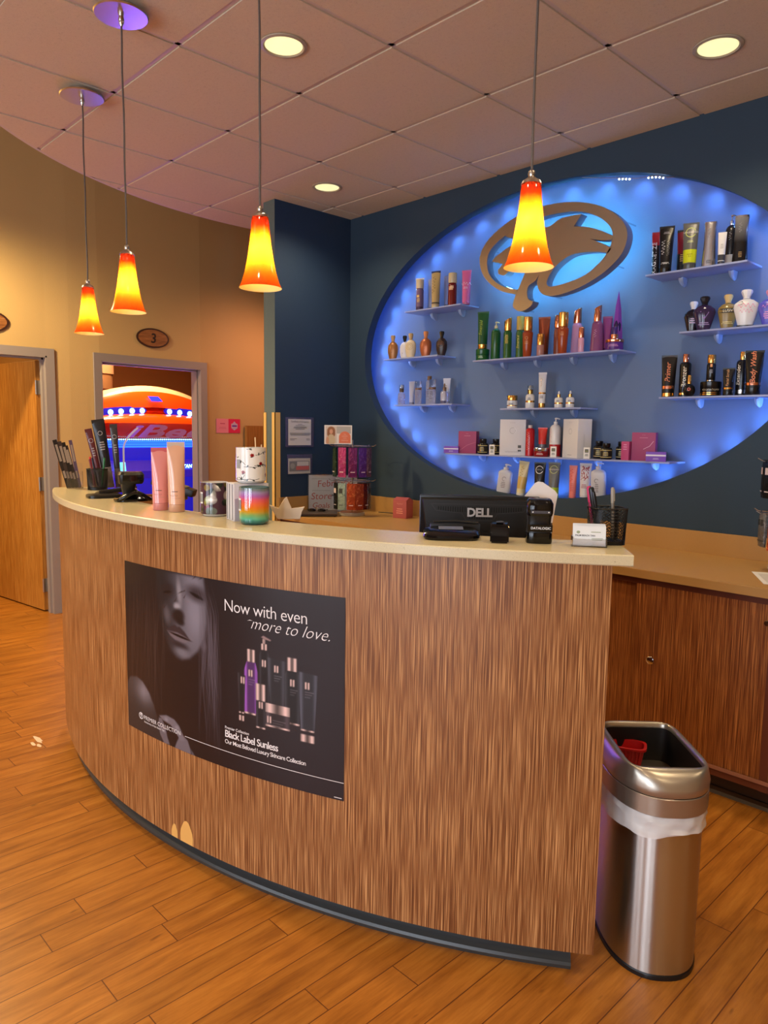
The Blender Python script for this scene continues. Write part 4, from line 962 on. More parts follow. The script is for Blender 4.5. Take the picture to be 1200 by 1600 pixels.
# --- middle right shelf
gem = [(0.50, 0), (0.55, 0.03), (0.62, 0.08), (1.0, 0.52), (0.92, 0.63), (0.55, 0.72), (0.26, 0.75), (0.25, 0.77)]
for (x, y, h, w_, bc, cc_, lb, pr, rg) in (
    (-1.655, 3.738, 0.158, 0.086, (26, 20, 30), (205, 205, 210), 'black gem-shaped bottle with a silver stopper, behind the purple-black one', [dict(c=(190, 160, 200), lines=3, w=0.03, v=0.07, dv=0.01)], 0.12),
    (-1.572, 3.672, 0.165, 0.102, (46, 34, 66), (24, 22, 30), 'glittery purple-black gem-shaped bottle with a black stopper', [dict(c=(120, 90, 160), poly=[(-0.018, 0.09), (0.0, 0.115), (0.022, 0.085), (0.0, 0.05)]), dict(c=(150, 130, 180), lines=2, w=0.05, v=0.035, dv=0.008)], 0.12),
    (-1.476, 3.712, 0.168, 0.090, (134, 112, 62), (200, 170, 110), 'gold and black bottle lettered LUSIV on the middle right shelf', [dict(c=BLK, rect=(-0.036, 0.036, 0.080, 0.100)), dict(c=(236, 230, 200), s='LUSIV', size=0.018, v=0.084), dict(c=(210, 190, 120), lines=2, w=0.05, v=0.035, dv=0.007)], 0.25),
    (-1.376, 3.672, 0.173, 0.110, (216, 216, 220), (225, 225, 228), 'pearly white gem-shaped bottle with pink script and a black foot', [dict(c=(226, 120, 160), s=4, size=0.034, v=0.088, shear=0.4), dict(c=(226, 120, 160), s=4, size=0.026, v=0.066, shear=0.4), dict(c=BLK, poly=[(-0.034, 0.115), (-0.018, 0.118), (-0.012, 0.108), (-0.026, 0.100)])], 0.2),
    (-1.276, 3.700, 0.165, 0.110, (84, 84, 190), (222, 150, 180), 'blue and pink gem-shaped bottle cut by the right edge of the picture', [dict(c=(214, 130, 190), lines=4, w=0.06, v=0.06, dv=0.009), dict(c=(220, 150, 210), s=5, size=0.028, v=0.08, shear=0.4)], 0.2)):
    r = shelf_item('B', x, y, FACE, 'gem_bottle', lb, 'bottle'); P_urn(r, h, w_, bc, cc_, prints=pr, prof=gem, sy=0.5, rough=rg, foot=BLK if 'foot' in lb else None, capf=0.24)
# --- lower right shelf
r = shelf_item('C', -1.743, 3.690, FACE, 'primer_tube', 'black tube with copper lettering Primer at the left of the lower right shelf', 'tube')
P_tube(r, 0.213, 0.076, BLK, BLK, caph=0.1, zones=((0.20, 0.27, COPPER), (0.02, 0.10, GOLD)), prints=[V('Primer', 0.036, (226, 140, 100), 0.125, u=0.008, shear=0.25)])
r = shelf_item('C', -1.672, 3.722, FACE, 'bronzer_bottle', 'black bottle lettered Bronzer with a copper cap, second on the lower right shelf', 'bottle')
P_bottle(r, 0.217, 0.056, BLK, COPPER, bodyf=0.82, capw=0.55, zones=((0.06, 0.10, GOLD),), prints=[V('Bronzer', 0.032, (236, 226, 200), 0.10, u=0.006, shear=0.2)])
r = shelf_item('C', -1.618, 3.655, FACE, 'round_bottle', 'small ball-shaped black bottle with a gold cap in front of the Bronzer bottle', 'bottle')
b = nb(); lathe(b, [(0.012, 0), (0.022, 0.006), (0.0285, 0.022), (0.0295, 0.033), (0.026, 0.048), (0.014, 0.060), (0.008, 0.064)], 26); finish('body', b, K(BLK, 0.12), r)
b = nb(); lathe(b, [(0.0095, 0.062), (0.0095, 0.102), (0.008, 0.105)], 18); finish('cap', b, GOLD, r)
do_prints(r, [dict(c=(200, 90, 60), ring=(0, 0.035, 0.008, 0.004))], surf_flat(-0.030), 0.1)
r = shelf_item('C', -1.530, 3.70, FACE, 'body_jar', 'wide black jar with gold rings under the airless bottle', 'jar')
P_jar(r, 0.072, 0.098, BLK, BLK, lidf=0.48, zones=((0.10, 0.15, GOLD), (0.22, 0.26, GOLD)), prints=[dict(c=(230, 220, 190), s=11, size=0.014, v=0.028, shear=0.2)])
r = root('airless_bottle', (-1.533, 3.70, SHV['C'][2]+0.0725), FACE, 'slim black bottle with a gold cap standing on the wide black jar', 'bottle', LG)
P_bottle(r, 0.130, 0.042, BLK, GOLD, bodyf=0.70, capw=0.92, zones=((0.02, 0.05, SILVER),), prints=[dict(c=(222, 150, 90), rect=(-0.005, 0.005, 0.07, 0.085)), dict(c=GR_, lines=3, w=0.016, v=0.055, dv=0.007)])
r = shelf_item('C', -1.442, 3.690, FACE, 'scrub_tube', 'short black tube lettered Facial Scrub on the lower right shelf', 'tube')
P_tube(r, 0.134, 0.056, BLK, BLK, caph=0.16, zones=((0.24, 0.30, GOLD),), prints=[V('Facial Scrub', 0.017, (214, 160, 110), 0.086, shear=0.2)])
r = shelf_item('C', -1.398, 3.735, FACE, 'extender_bottle', 'black bottle lettered Extender behind the Body Wash tube', 'bottle')
P_bottle(r, 0.212, 0.054, BLK, GOLD, bodyf=0.82, capw=0.5, zones=((0.06, 0.14, SILVER),), prints=[V('Extender', 0.027, (236, 226, 210), 0.10, u=-0.010, shear=0.2)])
r = shelf_item('C', -1.322, 3.672, FACE, 'wash_tube', 'black tube with copper lettering Body Wash at the right of the lower right shelf', 'tube')
P_tube(r, 0.208, 0.082, BLK, BLK, caph=0.17, zones=((0.22, 0.28, COPPER),), prints=[V('Body Wash', 0.032, (230, 140, 100), 0.128, u=0.006, shear=0.25, bold=0.01)])
# --- upper left shelf
r = shelf_item('D', -3.560, 3.735, FACE, 'pale_tube', 'pale tube with a white crimp behind the gold-capped purple bottle', 'tube'); P_tube(r, 0.232, 0.062, (190, 190, 205), (60, 50, 80), crimp=(225, 225, 228))
r = shelf_item('D', -3.500, 3.672, FACE, 'lotion_bottle', 'purple-grey bottle with a silver-gold cap at the left of the upper left shelf', 'bottle')
P_bottle(r, 0.203, 0.052, (112, 92, 120), (204, 186, 150), bodyf=0.72, capw=0.98, neck=0.9, zones=((0.0, 0.12, (50, 30, 60)),), prints=[dict(c=(214, 180, 100), rect=(-0.012, 0.006, 0.085, 0.10)), dict(c=(214, 180, 100), lines=4, w=0.02, v=0.075, dv=0.007)])
r = shelf_item('D', -3.458, 3.740, FACE, 'grey_tube', 'thin grey tube behind the gold tube on the upper left shelf', 'tube'); P_tube(r, 0.212, 0.045, (150, 150, 170), (90, 90, 110))
r = shelf_item('D', -3.355, 3.672, FACE, 'gold_tube', 'gold tube with dark script, second product on the upper left shelf', 'tube')
P_tube(r, 0.240, 0.064, (176, 150, 96), (196, 176, 130), caph=0.08, zones=((0.12, 0.15, BLK),), crimp=(30, 28, 70), prints=[V(6, 0.034, (70, 50, 24), 0.15, u=0.0, shear=0.3)])
r = shelf_item('D', -3.318, 3.742, FACE, 'dark_tube', 'blue-grey tube behind the red bottle on the upper left shelf', 'tube'); P_tube(r, 0.214, 0.046, (120, 120, 150), (60, 60, 80))
r = shelf_item('D', -3.212, 3.675, FACE, 'red_bottle', 'dark red bottle with a gold cap on the upper left shelf', 'bottle')
P_bottle(r, 0.207, 0.056, (112, 28, 22), (206, 186, 140), bodyf=0.70, capw=0.98, neck=0.9, prints=[dict(c=(214, 170, 120), rect=(-0.016, 0.012, 0.098, 0.122)), dict(c=(226, 190, 150), rect=(-0.006, 0.016, 0.108, 0.125))])
r = shelf_item('D', -3.108, 3.690, FACE, 'pink_tube', 'pink glitter tube at the right end of the upper left shelf', 'tube')
P_tube(r, 0.213, 0.062, (206, 100, 150), (180, 90, 130), caph=0.06, prints=[dict(c=(222, 222, 236), s=4, size=0.03, v=0.12, shear=0.3), dict(c=(220, 190, 220), lines=2, w=0.03, v=0.105, dv=0.007)])
# --- urn shelf
for (x, y, h, w_, bc, cc_, lb, pr, mt_) in (
    (-3.775, 3.695, 0.170, 0.078, (150, 100, 56), (176, 140, 96), 'bronze patterned urn bottle, leftmost on its shelf', [dict(c=(96, 58, 30), poly=[(-0.02, 0.08), (0.0, 0.105), (0.02, 0.08), (0.0, 0.045)])], 0.3),
    (-3.700, 3.738, 0.166, 0.072, (206, 200, 200), (20, 20, 24), 'black and white urn bottle behind the cream one', [dict(c=BLK, poly=[(-0.03, 0.09), (-0.008, 0.1), (-0.008, 0.04), (-0.028, 0.04)])], 0.0),
    (-3.580, 3.675, 0.166, 0.080, (206, 190, 158), (186, 156, 110), 'cream lace-patterned urn bottle with a tan stopper', [dict(c=(170, 146, 104), ring=(0, 0.075, 0.024, 0.002)), dict(c=(170, 146, 104), ring=(0, 0.075, 0.014, 0.002))], 0.0),
    (-3.462, 3.700, 0.172, 0.084, (164, 92, 56), (190, 120, 76), 'copper urn bottle on the left shelf', [dict(c=(110, 54, 30), poly=[(-0.022, 0.085), (0.0, 0.105), (0.022, 0.085), (0.0, 0.05)])], 0.4),
    (-3.318, 3.700, 0.160, 0.078, (40, 24, 24), (16, 16, 20), 'near-black brown urn bottle at the right end of its shelf', [dict(c=(120, 80, 50), ring=(0, 0.075, 0.022, 0.0015)), dict(c=(110, 70, 46), lines=3, w=0.03, v=0.085, dv=0.008)], 0.0)):
    r = shelf_item('E', x, y, FACE, 'urn_bottle', lb, 'bottle'); P_urn(r, h, w_, bc, cc_, prints=pr, metal=mt_, rough=0.3)
# --- clear spray shelf
BRN = (112, 80, 56)
r = shelf_item('F', -3.690+0.015, 3.69, FACE, 'spray_bottle', 'small clear spray bottle at the left end of the lower left shelf', 'bottle'); P_dropper(r, 0.140, 0.050, CLEARP, BRN, (200, 200, 210), overcap=True, prints=[dict(c=(70, 66, 100), lines=4, w=0.02, v=0.05, dv=0.01)])
r = shelf_item('F', -3.622, 3.738, FACE, 'slim_tube', 'pale tube behind the clear bottle with a brown collar', 'tube'); P_tube(r, 0.165, 0.044, (170, 170, 190), (120, 120, 140))
r = shelf_item('F', -3.505, 3.68, FACE, 'mist_bottle', 'clear mist bottle with a brown collar, second on the lower left shelf', 'bottle'); P_bottle(r, 0.160, 0.046, CLEARP, GLASSC, bodyf=0.64, capw=0.94, neck=0.7, zones=((0.62, 0.70, BRN),), prints=[dict(c=(80, 76, 110), lines=5, w=0.02, v=0.08, dv=0.011)])
r = shelf_item('F', -3.456, 3.738, FACE, 'brown_cap_bottle', 'tall clear bottle with a brown cap, tallest on the lower left shelf', 'bottle'); P_bottle(r, 0.194, 0.046, CLEARP, BRN, bodyf=0.86, capw=0.7, prints=[dict(c=(80, 76, 110), lines=5, w=0.02, v=0.10, dv=0.012)])
r = shelf_item('F', -3.366, 3.672, FACE, 'mist_bottle', 'clear mist bottle in front of the tall brown-capped bottle', 'bottle'); P_bottle(r, 0.164, 0.047, CLEARP, GLASSC, bodyf=0.62, capw=0.94, neck=0.7, zones=((0.60, 0.68, BRN),), prints=[dict(c=(80, 76, 110), lines=5, w=0.02, v=0.08, dv=0.011)])
r = shelf_item('F', -3.298, 3.740, FACE, 'cream_tube', 'pale grey tube behind the nozzle bottle on the lower left shelf', 'tube'); P_tube(r, 0.173, 0.052, (196, 196, 204), (150, 150, 160), prints=[dict(c=(120, 110, 90), lines=4, w=0.012, v=0.12, dv=0.01)])
r = shelf_item('F', -3.262, 3.675, FACE, 'nozzle_bottle', 'stubby clear bottle with a brown pointed nozzle, last on the lower left shelf', 'bottle'); P_dropper(r, 0.135, 0.052, CLEARP, BRN, BRN, prints=[dict(c=(70, 66, 100), rect=(-0.02, 0.02, 0.004, 0.02))])
# --- long upper shelf, left half
r = shelf_item('G', -2.966, 3.695, FACE, 'green_jar', 'green glitter jar at the left end of the long shelf', 'jar'); P_jar(r, 0.072, 0.086, GLIT_G, GLIT_G, lidf=0.5, prints=[dict(c=(160, 190, 130), lines=2, w=0.03, v=0.025, dv=0.008)])
r = root('green_tube', (-2.968, 3.695, SHV['G'][2]+0.0725), FACE, 'green tube with gold script standing on the green jar', 'tube', LG)
P_tube(r, 0.232, 0.074, (20, 76, 36), GOLD, caph=0.13, prints=[V('Emerald', 0.028, (150, 170, 60), 0.13, shear=0.3)])
r = shelf_item('G', -2.868, 3.70, FACE, 'green_pump_bottle', 'green glitter pump bottle on the long shelf', 'bottle'); P_pump(r, 0.234, 0.058, GLIT_G, (206, 196, 150), bodyf=0.82, sy=1.0, square=2.0)
r = shelf_item('G', -2.778, 3.70, FACE, 'green_bottle', 'slim green bottle with a slanted gold cap on the long shelf', 'bottle'); P_bottle(r, 0.246, 0.050, (44, 90, 40), GOLD, bodyf=0.70, capw=0.9, neck=0.85, slant=True, prints=[dict(c=(220, 190, 80), lines=6, w=0.018, v=0.14, dv=0.009)])
r = shelf_item('G', -2.712, 3.735, FACE, 'green_gold_bottle', 'green and gold bottle half hidden behind the first amber bottle', 'bottle'); P_bottle(r, 0.255, 0.048, (60, 96, 40), (196, 160, 70), bodyf=0.68, capw=0.95, neck=0.9, prints=[V('Emerald', 0.024, (220, 200, 90), 0.10, shear=0.3)])
r = shelf_item('G', -2.611, 3.672, FACE, 'amber_bottle', 'amber bottle with a faceted gold cap in the middle of the long shelf', 'bottle'); P_bottle(r, 0.234, 0.062, AMB, GOLD, bodyf=0.66, capw=0.85, neck=0.8, taper=0.8, prints=[dict(c=(214, 150, 70), ring=(0, 0.11, 0.009, 0.002)), dict(c=(200, 130, 70), lines=3, w=0.022, v=0.09, dv=0.007)])
r = shelf_item('G', -2.540, 3.735, FACE, 'copper_tube', 'metallic copper tube behind the small gold-topped bottle', 'tube'); P_tube(r, 0.235, 0.070, (150, 72, 44), (120, 60, 40), metal=0.5, rough=0.25)
r = shelf_item('G', -2.512, 3.662, FACE, 'small_bottle', 'small clear bottle with a tall gold cap in front of the copper tube', 'bottle'); P_bottle(r, 0.126, 0.042, (170, 120, 110), GOLD, bodyf=0.56, capw=1.0, neck=0.95)
# --- right half
r = shelf_item('K', -2.444, 3.738, FACE, 'copper_bottle', 'copper-capped bottle behind the second amber bottle', 'bottle'); P_bottle(r, 0.231, 0.050, (140, 70, 50), COPPER, bodyf=0.7, capw=0.95, neck=0.9)
r = shelf_item('K', -2.370, 3.672, FACE, 'amber_dome_bottle', 'amber glitter bottle with a domed gold cap on the long shelf', 'bottle'); P_bottle(r, 0.233, 0.064, AMB, GOLD, bodyf=0.66, capw=0.86, neck=0.85, taper=0.72, prints=[dict(c=(230, 180, 90), ring=(0, 0.145, 0.007, 0.002)), dict(c=(214, 150, 90), lines=3, w=0.02, v=0.12, dv=0.008)])
r = shelf_item('K', -2.318, 3.735, FACE, 'clear_bottle', 'clear lilac bottle with a tall copper cap on the long shelf', 'bottle'); P_bottle(r, 0.257, 0.056, (176, 130, 160), COPPER, bodyf=0.68, capw=0.8, neck=0.78, taper=1.2, slant=True)
r = shelf_item('K', -2.244, 3.662, FACE, 'mini_bottle', 'tiny pink bottle with a copper cap in front of the clear lilac bottle', 'bottle'); P_bottle(r, 0.137, 0.032, (206, 150, 170), COPPER, bodyf=0.6, capw=0.95, neck=0.9)
r = shelf_item('K', -2.170, 3.70, FACE, 'plum_bottle', 'plum bottle with a slanted copper cap near the purple jar', 'bottle'); P_bottle(r, 0.252, 0.058, (126, 70, 110), COPPER, bodyf=0.66, capw=0.72, neck=0.7, taper=1.25, slant=True, prints=[V(4, 0.02, (206, 150, 190), 0.10, shear=0.3)])
r = shelf_item('K', -2.134, 3.745, FACE, 'magenta_tube', 'magenta tube behind the purple spire bottle', 'tube'); P_tube(r, 0.196, 0.052, (130, 56, 110), (90, 40, 90))
r = shelf_item('K', -2.070, 3.736, FACE, 'spire_bottle', 'tall purple spire-shaped bottle behind the purple jar', 'bottle'); P_cone(r, 0.321, 0.064, (120, 60, 150), (40, 24, 70))
r = shelf_item('K', -2.044, 3.668, FACE, 'purple_jar', 'purple jar with a copper-rimmed lid at the right end of the long shelf', 'jar'); P_jar(r, 0.056, 0.096, (80, 40, 120), COPPER, lidf=0.28, prints=[dict(c=(190, 130, 180), lines=2, w=0.05, v=0.024, dv=0.007)])
r = root('copper_top_bottle', (-2.046, 3.668, SHV['K'][2]+0.0565), FACE, 'short copper and purple bottle on top of the purple jar', 'bottle', LG); P_bottle(r, 0.066, 0.040, COPPER, (60, 36, 100), bodyf=0.45, capw=0.7)
# --- short central shelf
WH = (206, 204, 204)
r = shelf_item('H', -2.729, 3.70, FACE, 'cream_jar', 'white and gold cream jar at the left of the short central shelf', 'jar'); P_jar(r, 0.080, 0.064, WH, GOLD, lidf=0.38, zones=((0.2, 0.26, GOLD),), prints=[dict(c=PRINTG, lines=2, w=0.03, v=0.03, dv=0.006)])
r = shelf_item('H', -2.598, 3.70, FACE, 'serum_bottle', 'white serum bottle with a gold pump and clear overcap', 'bottle'); P_dropper(r, 0.135, 0.054, WH, GOLD, (210, 210, 210), zones=((0.26, 0.34, GOLD),), overcap=True, prints=[dict(c=PRINTG, lines=3, w=0.02, v=0.06, dv=0.006)])
r = shelf_item('H', -2.514, 3.70, FACE, 'white_gold_tube', 'tall white tube with gold rings on the short central shelf', 'tube'); P_tube(r, 0.209, 0.048, WH, GOLD, caph=0.14, zones=((0.40, 0.44, GOLD),), prints=[V(6, 0.016, GOLD, 0.15), dict(c=PRINTG, lines=3, w=0.02, v=0.07, dv=0.006)])
r = shelf_item('H', -2.399, 3.70, FACE, 'dropper_bottle', 'left of the two small white dropper bottles with gold collars', 'bottle'); P_dropper(r, 0.097, 0.048, WH, GOLD, WH, zones=((0.24, 0.32, GOLD),), prints=[dict(c=PRINTG, lines=2, w=0.02, v=0.042, dv=0.006)])
r = shelf_item('H', -2.323, 3.70, FACE, 'dropper_bottle', 'right of the two small white dropper bottles with gold collars', 'bottle'); P_dropper(r, 0.097, 0.048, WH, GOLD, WH, zones=((0.24, 0.32, GOLD),), prints=[dict(c=PRINTG, lines=2, w=0.02, v=0.042, dv=0.006)])
# --- longest lowest shelf
PRP = (120, 70, 190); MAG = (150, 44, 92)
r = shelf_item('I', -3.175, 3.668, FACE, 'slim_carton', 'low purple carton with a white stripe at the left end of the lowest shelf', 'box'); P_box(r, 0.044, 0.100, 0.05, PRP, [dict(c=(226, 220, 240), rect=(-0.05, 0.05, 0.024, 0.031)), dict(c=(190, 170, 220), lines=2, w=0.03, v=0.014, dv=0.005)])
r = shelf_item('I', -3.085, 3.725, FACE, 'magenta_carton', 'magenta carton beside the low purple carton on the lowest shelf', 'box'); P_box(r, 0.143, 0.120, 0.06, MAG, [dict(c=(206, 130, 160), s=4, size=0.008, v=0.125), dict(c=(190, 90, 120), poly=[(-0.05, 0.02), (0.0, 0.055), (0.06, 0.075), (0.06, 0.073), (0.0, 0.052), (-0.05, 0.016)]), dict(c=(196, 110, 140), lines=1, w=0.05, v=0.112, dv=0.006)])
for x, y, h, lb in ((-2.975, 3.735, 0.097, 'rear one of the black supplement jars beside the magenta carton'), (-2.922, 3.672, 0.096, 'front one of the black supplement jars beside the magenta carton')):
    r = shelf_item('I', x, y, FACE, 'supplement_jar', lb, 'jar'); P_pill(r, h, 0.064, BLK, BLK, (196, 180, 120))
r = shelf_item('I', -2.862, 3.725, FACE, 'supplement_bottle', 'black supplement bottle half behind the big white gift box', 'bottle'); P_pill(r, 0.097, 0.058, BLK, BLK, (196, 180, 120))
def card(x, y, lb):
    r = shelf_item('I', x, y, FACE, 'price_card', lb, 'sign'); P_box(r, 0.062, 0.034, 0.006, (226, 224, 218), [dict(c=(70, 70, 60), rect=(-0.010, 0.010, 0.034, 0.052)), dict(c=(196, 190, 120), rect=(-0.008, 0.008, 0.038, 0.046)), dict(c=(60, 60, 60), lines=2, w=0.018, v=0.022, dv=0.007)])
card(-2.828, 3.642, 'small white price card in front of the supplement bottle left of the white gift box')
r = shelf_item('I', -2.722, 3.720, FACE, 'gift_box', 'large white gift box facing forward on the lowest shelf', 'box')
P_box(r, 0.218, 0.160, 0.065, (206, 204, 208), [dict(c=(150, 150, 156), s=8, size=0.008, v=0.196), dict(c=(150, 150, 156), ring=(0, 0.150, 0.019, 0.002)), dict(c=(232, 232, 236), ring=(0.003, 0.150, 0.019, 0.004), arc=(-1.4, 1.4)), dict(c=(80, 80, 90), s=14, size=0.012, v=0.018), dict(c=(60, 60, 50), rect=(0.035, 0.055, 0.045, 0.062)), dict(c=(60, 60, 50), rect=(0.035, 0.055, 0.024, 0.034))])
r = shelf_item('I', -2.581, 3.69, FACE, 'red_spray_bottle', 'red spray bottle with a clear cap right of the white gift box', 'bottle'); P_bottle(r, 0.184, 0.052, (170, 22, 34), (190, 180, 180), bodyf=0.90, capw=0.5, neck=0.5, prints=[V(9, 0.022, (226, 150, 150), 0.09)])
r = shelf_item('I', -2.487, 3.672, FACE, 'red_jar', 'dark red jar with a silver lid on the lowest shelf', 'jar'); P_jar(r, 0.052, 0.088, (130, 18, 28), SILVER, lidf=0.36, prints=[dict(c=(230, 200, 200), lines=2, w=0.04, v=0.018, dv=0.006)])
r = shelf_item('I', -2.530, 3.745, FACE, 'red_tube', 'bright red tube with a grey cap behind the red jar', 'tube'); P_tube(r, 0.171, 0.056, (226, 60, 50), (120, 120, 124), caph=0.42)
r = shelf_item('I', -2.425, 3.72, FACE, 'white_pump_bottle', 'tall white pump bottle with a red base on the lowest shelf', 'bottle')
P_pump(r, 0.228, 0.066, (214, 212, 212), (214, 214, 216), bodyf=0.83, sy=1.0, square=2.0, zones=((0.02, 0.32, (160, 24, 34)),), prints=[V(9, 0.018, (190, 70, 70), 0.125, u=-0.018)])
card(-2.385, 3.645, 'small white price card in front of the white and red pump bottle')
r = shelf_item('I', -2.275, 3.712, math.radians(-25), 'gift_box', 'second white gift box, turned so its side shows, right of the pump bottle', 'box')
P_box(r, 0.220, 0.150, 0.090, (210, 208, 208), [dict(c=(150, 150, 156), s=8, size=0.007, v=0.198), dict(c=(160, 160, 166), ring=(0, 0.150, 0.016, 0.002)), dict(c=(120, 120, 130), lines=1, w=0.05, v=0.015, dv=0.005)], side=[V(14, 0.012, (120, 120, 130), 0.09)])
card(-2.172, 3.650, 'small white price card at the right corner of the turned white gift box')
for x, y, h, lb in ((-2.145, 3.735, 0.099, 'rear one of the two black supplement jars right of the turned white box'), (-2.064, 3.672, 0.088, 'front one of the two black supplement jars right of the turned white box'), (-2.010, 3.740, 0.098, 'black supplement bottle behind the upright magenta carton')):
    r = shelf_item('I', x, y, FACE, 'supplement_jar', lb, 'jar'); P_pill(r, h, 0.062, BLK, BLK, (196, 180, 120))
r = shelf_item('I', -1.946, 3.672, math.radians(6), 'upright_carton', 'narrow upright pink carton on the lowest shelf', 'box'); P_box(r, 0.100, 0.042, 0.04, (176, 60, 110), [dict(c=(206, 130, 170), lines=3, w=0.02, v=0.08, dv=0.012)])
r = shelf_item('I', -1.868, 3.718, math.radians(15), 'magenta_carton', 'large magenta carton with a curved line at the right of the lowest shelf', 'box'); P_box(r, 0.149, 0.122, 0.055, MAG, [dict(c=(206, 130, 160), s=4, size=0.008, v=0.134), dict(c=(196, 110, 140), lines=1, w=0.05, v=0.12, dv=0.006), dict(c=(214, 150, 170), poly=[(0.0, 0.062), (0.03, 0.078), (0.05, 0.105), (0.052, 0.103), (0.032, 0.076), (0.0, 0.059)])])
r = shelf_item('I', -1.770, 3.655, FACE, 'slim_carton', 'low purple carton with a white stripe in front of the large magenta carton', 'box'); P_box(r, 0.050, 0.098, 0.04, PRP, [dict(c=(226, 220, 240), rect=(-0.049, 0.049, 0.028, 0.036)), dict(c=(190, 170, 220), lines=2, w=0.03, v=0.016, dv=0.005)])
# --- standing on the lower rim of the oval
def rim(x, rz, ry, name, lb, cat):
    r = shelf_item('J', x, 3.715, rz, name, lb, cat); r.rotation_euler = (0, ry, rz); return r
r = rim(-2.785, 0.2, 0.10, 'white_pump_bottle', 'white pump bottle on the rim of the oval, left of the gold tube', 'bottle'); P_pump(r, 0.178, 0.092, (200, 206, 220), (226, 228, 232), bodyf=0.80, sy=0.42, square=3.4, prints=[dict(c=(120, 120, 136), ring=(0.004, 0.085, 0.014, 0.003), arc=(0.4, 5)), dict(c=(130, 130, 146), lines=4, w=0.03, v=0.06, dv=0.01)])
r = rim(-2.655, 0.2, 0.10, 'gold_tube', 'leaning cream and gold tube standing on the rim of the oval', 'tube'); P_tube(r, 0.210, 0.066, (214, 206, 160), (226, 226, 214), caph=0.08, zones=((0.2, 0.55, (206, 176, 96)),), prints=[V(4, 0.03, (150, 110, 40), 0.15, u=0.004, shear=0.3)])
r = rim(-2.519, 0.25, 0.0, 'black_tube', 'black tube with a white ring logo standing on the rim, behind the white paper', 'tube'); P_tube(r, 0.209, 0.072, BLK, BLK, prints=[dict(c=(220, 220, 224), ring=(0, 0.165, 0.024, 0.004), arc=(0.35, 5.9)), dict(c=W_, s=4, size=0.014, v=0.162), dict(c=(90, 90, 96), poly=[(-0.012, 0.12), (0.0, 0.09), (0.012, 0.12), (0.004, 0.08), (-0.004, 0.08)])])
r = rim(-2.419, 0.25, 0.0, 'grey_lime_tube', 'grey tube with a lime green foot standing on the rim of the oval', 'tube'); P_tube(r, 0.210, 0.072, (104, 108, 106), (176, 214, 40), caph=0.1, zones=((0.10, 0.30, (176, 214, 40)),), prints=[dict(c=(196, 210, 130), ring=(0, 0.168, 0.024, 0.003), arc=(0.35, 5.9)), dict(c=W_, s='UNLEASHED', size=0.011, v=0.165)])
r = rim(-2.291, 0.2, 0.0, 'coral_tube', 'slim coral tube standing on the rim of the oval', 'tube'); P_tube(r, 0.188, 0.048, (232, 130, 120), (232, 130, 120), caph=0.05, prints=[V(4, 0.034, (206, 50, 44), 0.13, shear=0.3, bold=0.02), dict(c=(206, 90, 80), lines=5, w=0.02, v=0.08, dv=0.01)])
r = rim(-2.211, 0.2, 0.0, 'white_red_tube', 'white tube with a dark red brush pattern standing on the rim', 'tube')
rr_ = random.Random(5); P_tube(r, 0.194, 0.070, (214, 216, 226), (214, 216, 226), caph=0.06, prints=[dict(c=(150, 30, 60), poly=[(cx_+0.010*math.cos(a_), cy_+0.014*math.sin(a_)), (cx_+0.003*math.cos(a_+1.6), cy_+0.003*math.sin(a_+1.6)), (cx_-0.008*math.cos(a_), cy_-0.012*math.sin(a_)), (cx_-0.002*math.cos(a_+1.6), cy_-0.003*math.sin(a_+1.6))]) for cx_, cy_, a_ in [(rr_.uniform(-0.018, 0.02), rr_.uniform(0.10, 0.175), rr_.uniform(0, 3)) for _ in range(26)]] + [dict(c=(150, 60, 90), lines=3, w=0.03, v=0.07, dv=0.008)])
r = rim(-2.125, 0.2, -0.04, 'white_pump_bottle', 'white pump bottle with grey marks at the right end of the rim row', 'bottle'); P_pump(r, 0.188, 0.084, (206, 212, 224), (226, 228, 232), bodyf=0.80, sy=0.42, square=3.4, prints=[dict(c=(110, 114, 130), ring=(-0.006, 0.085, 0.012, 0.003), arc=(0.4, 5)), dict(c=(120, 124, 140), lines=5, w=0.02, v=0.062, dv=0.01, u=-0.004)])
# ------------------------------------------------------------------ things on the counter top
ZT = 1.2085
def spot(name, x, y, rz, label, cat, group=None, z=ZT): return root(name, (x, y, z), rz, label, cat, group)
def look(x, y, off=0): return math.atan2(-x, y)*-1*-1+off       # local -y towards the photographer
def facing(x, y, off=0.0): return math.atan2(y, x)-PI/2+off     # local -y points at (0,0)
LC = 'things on the counter top'
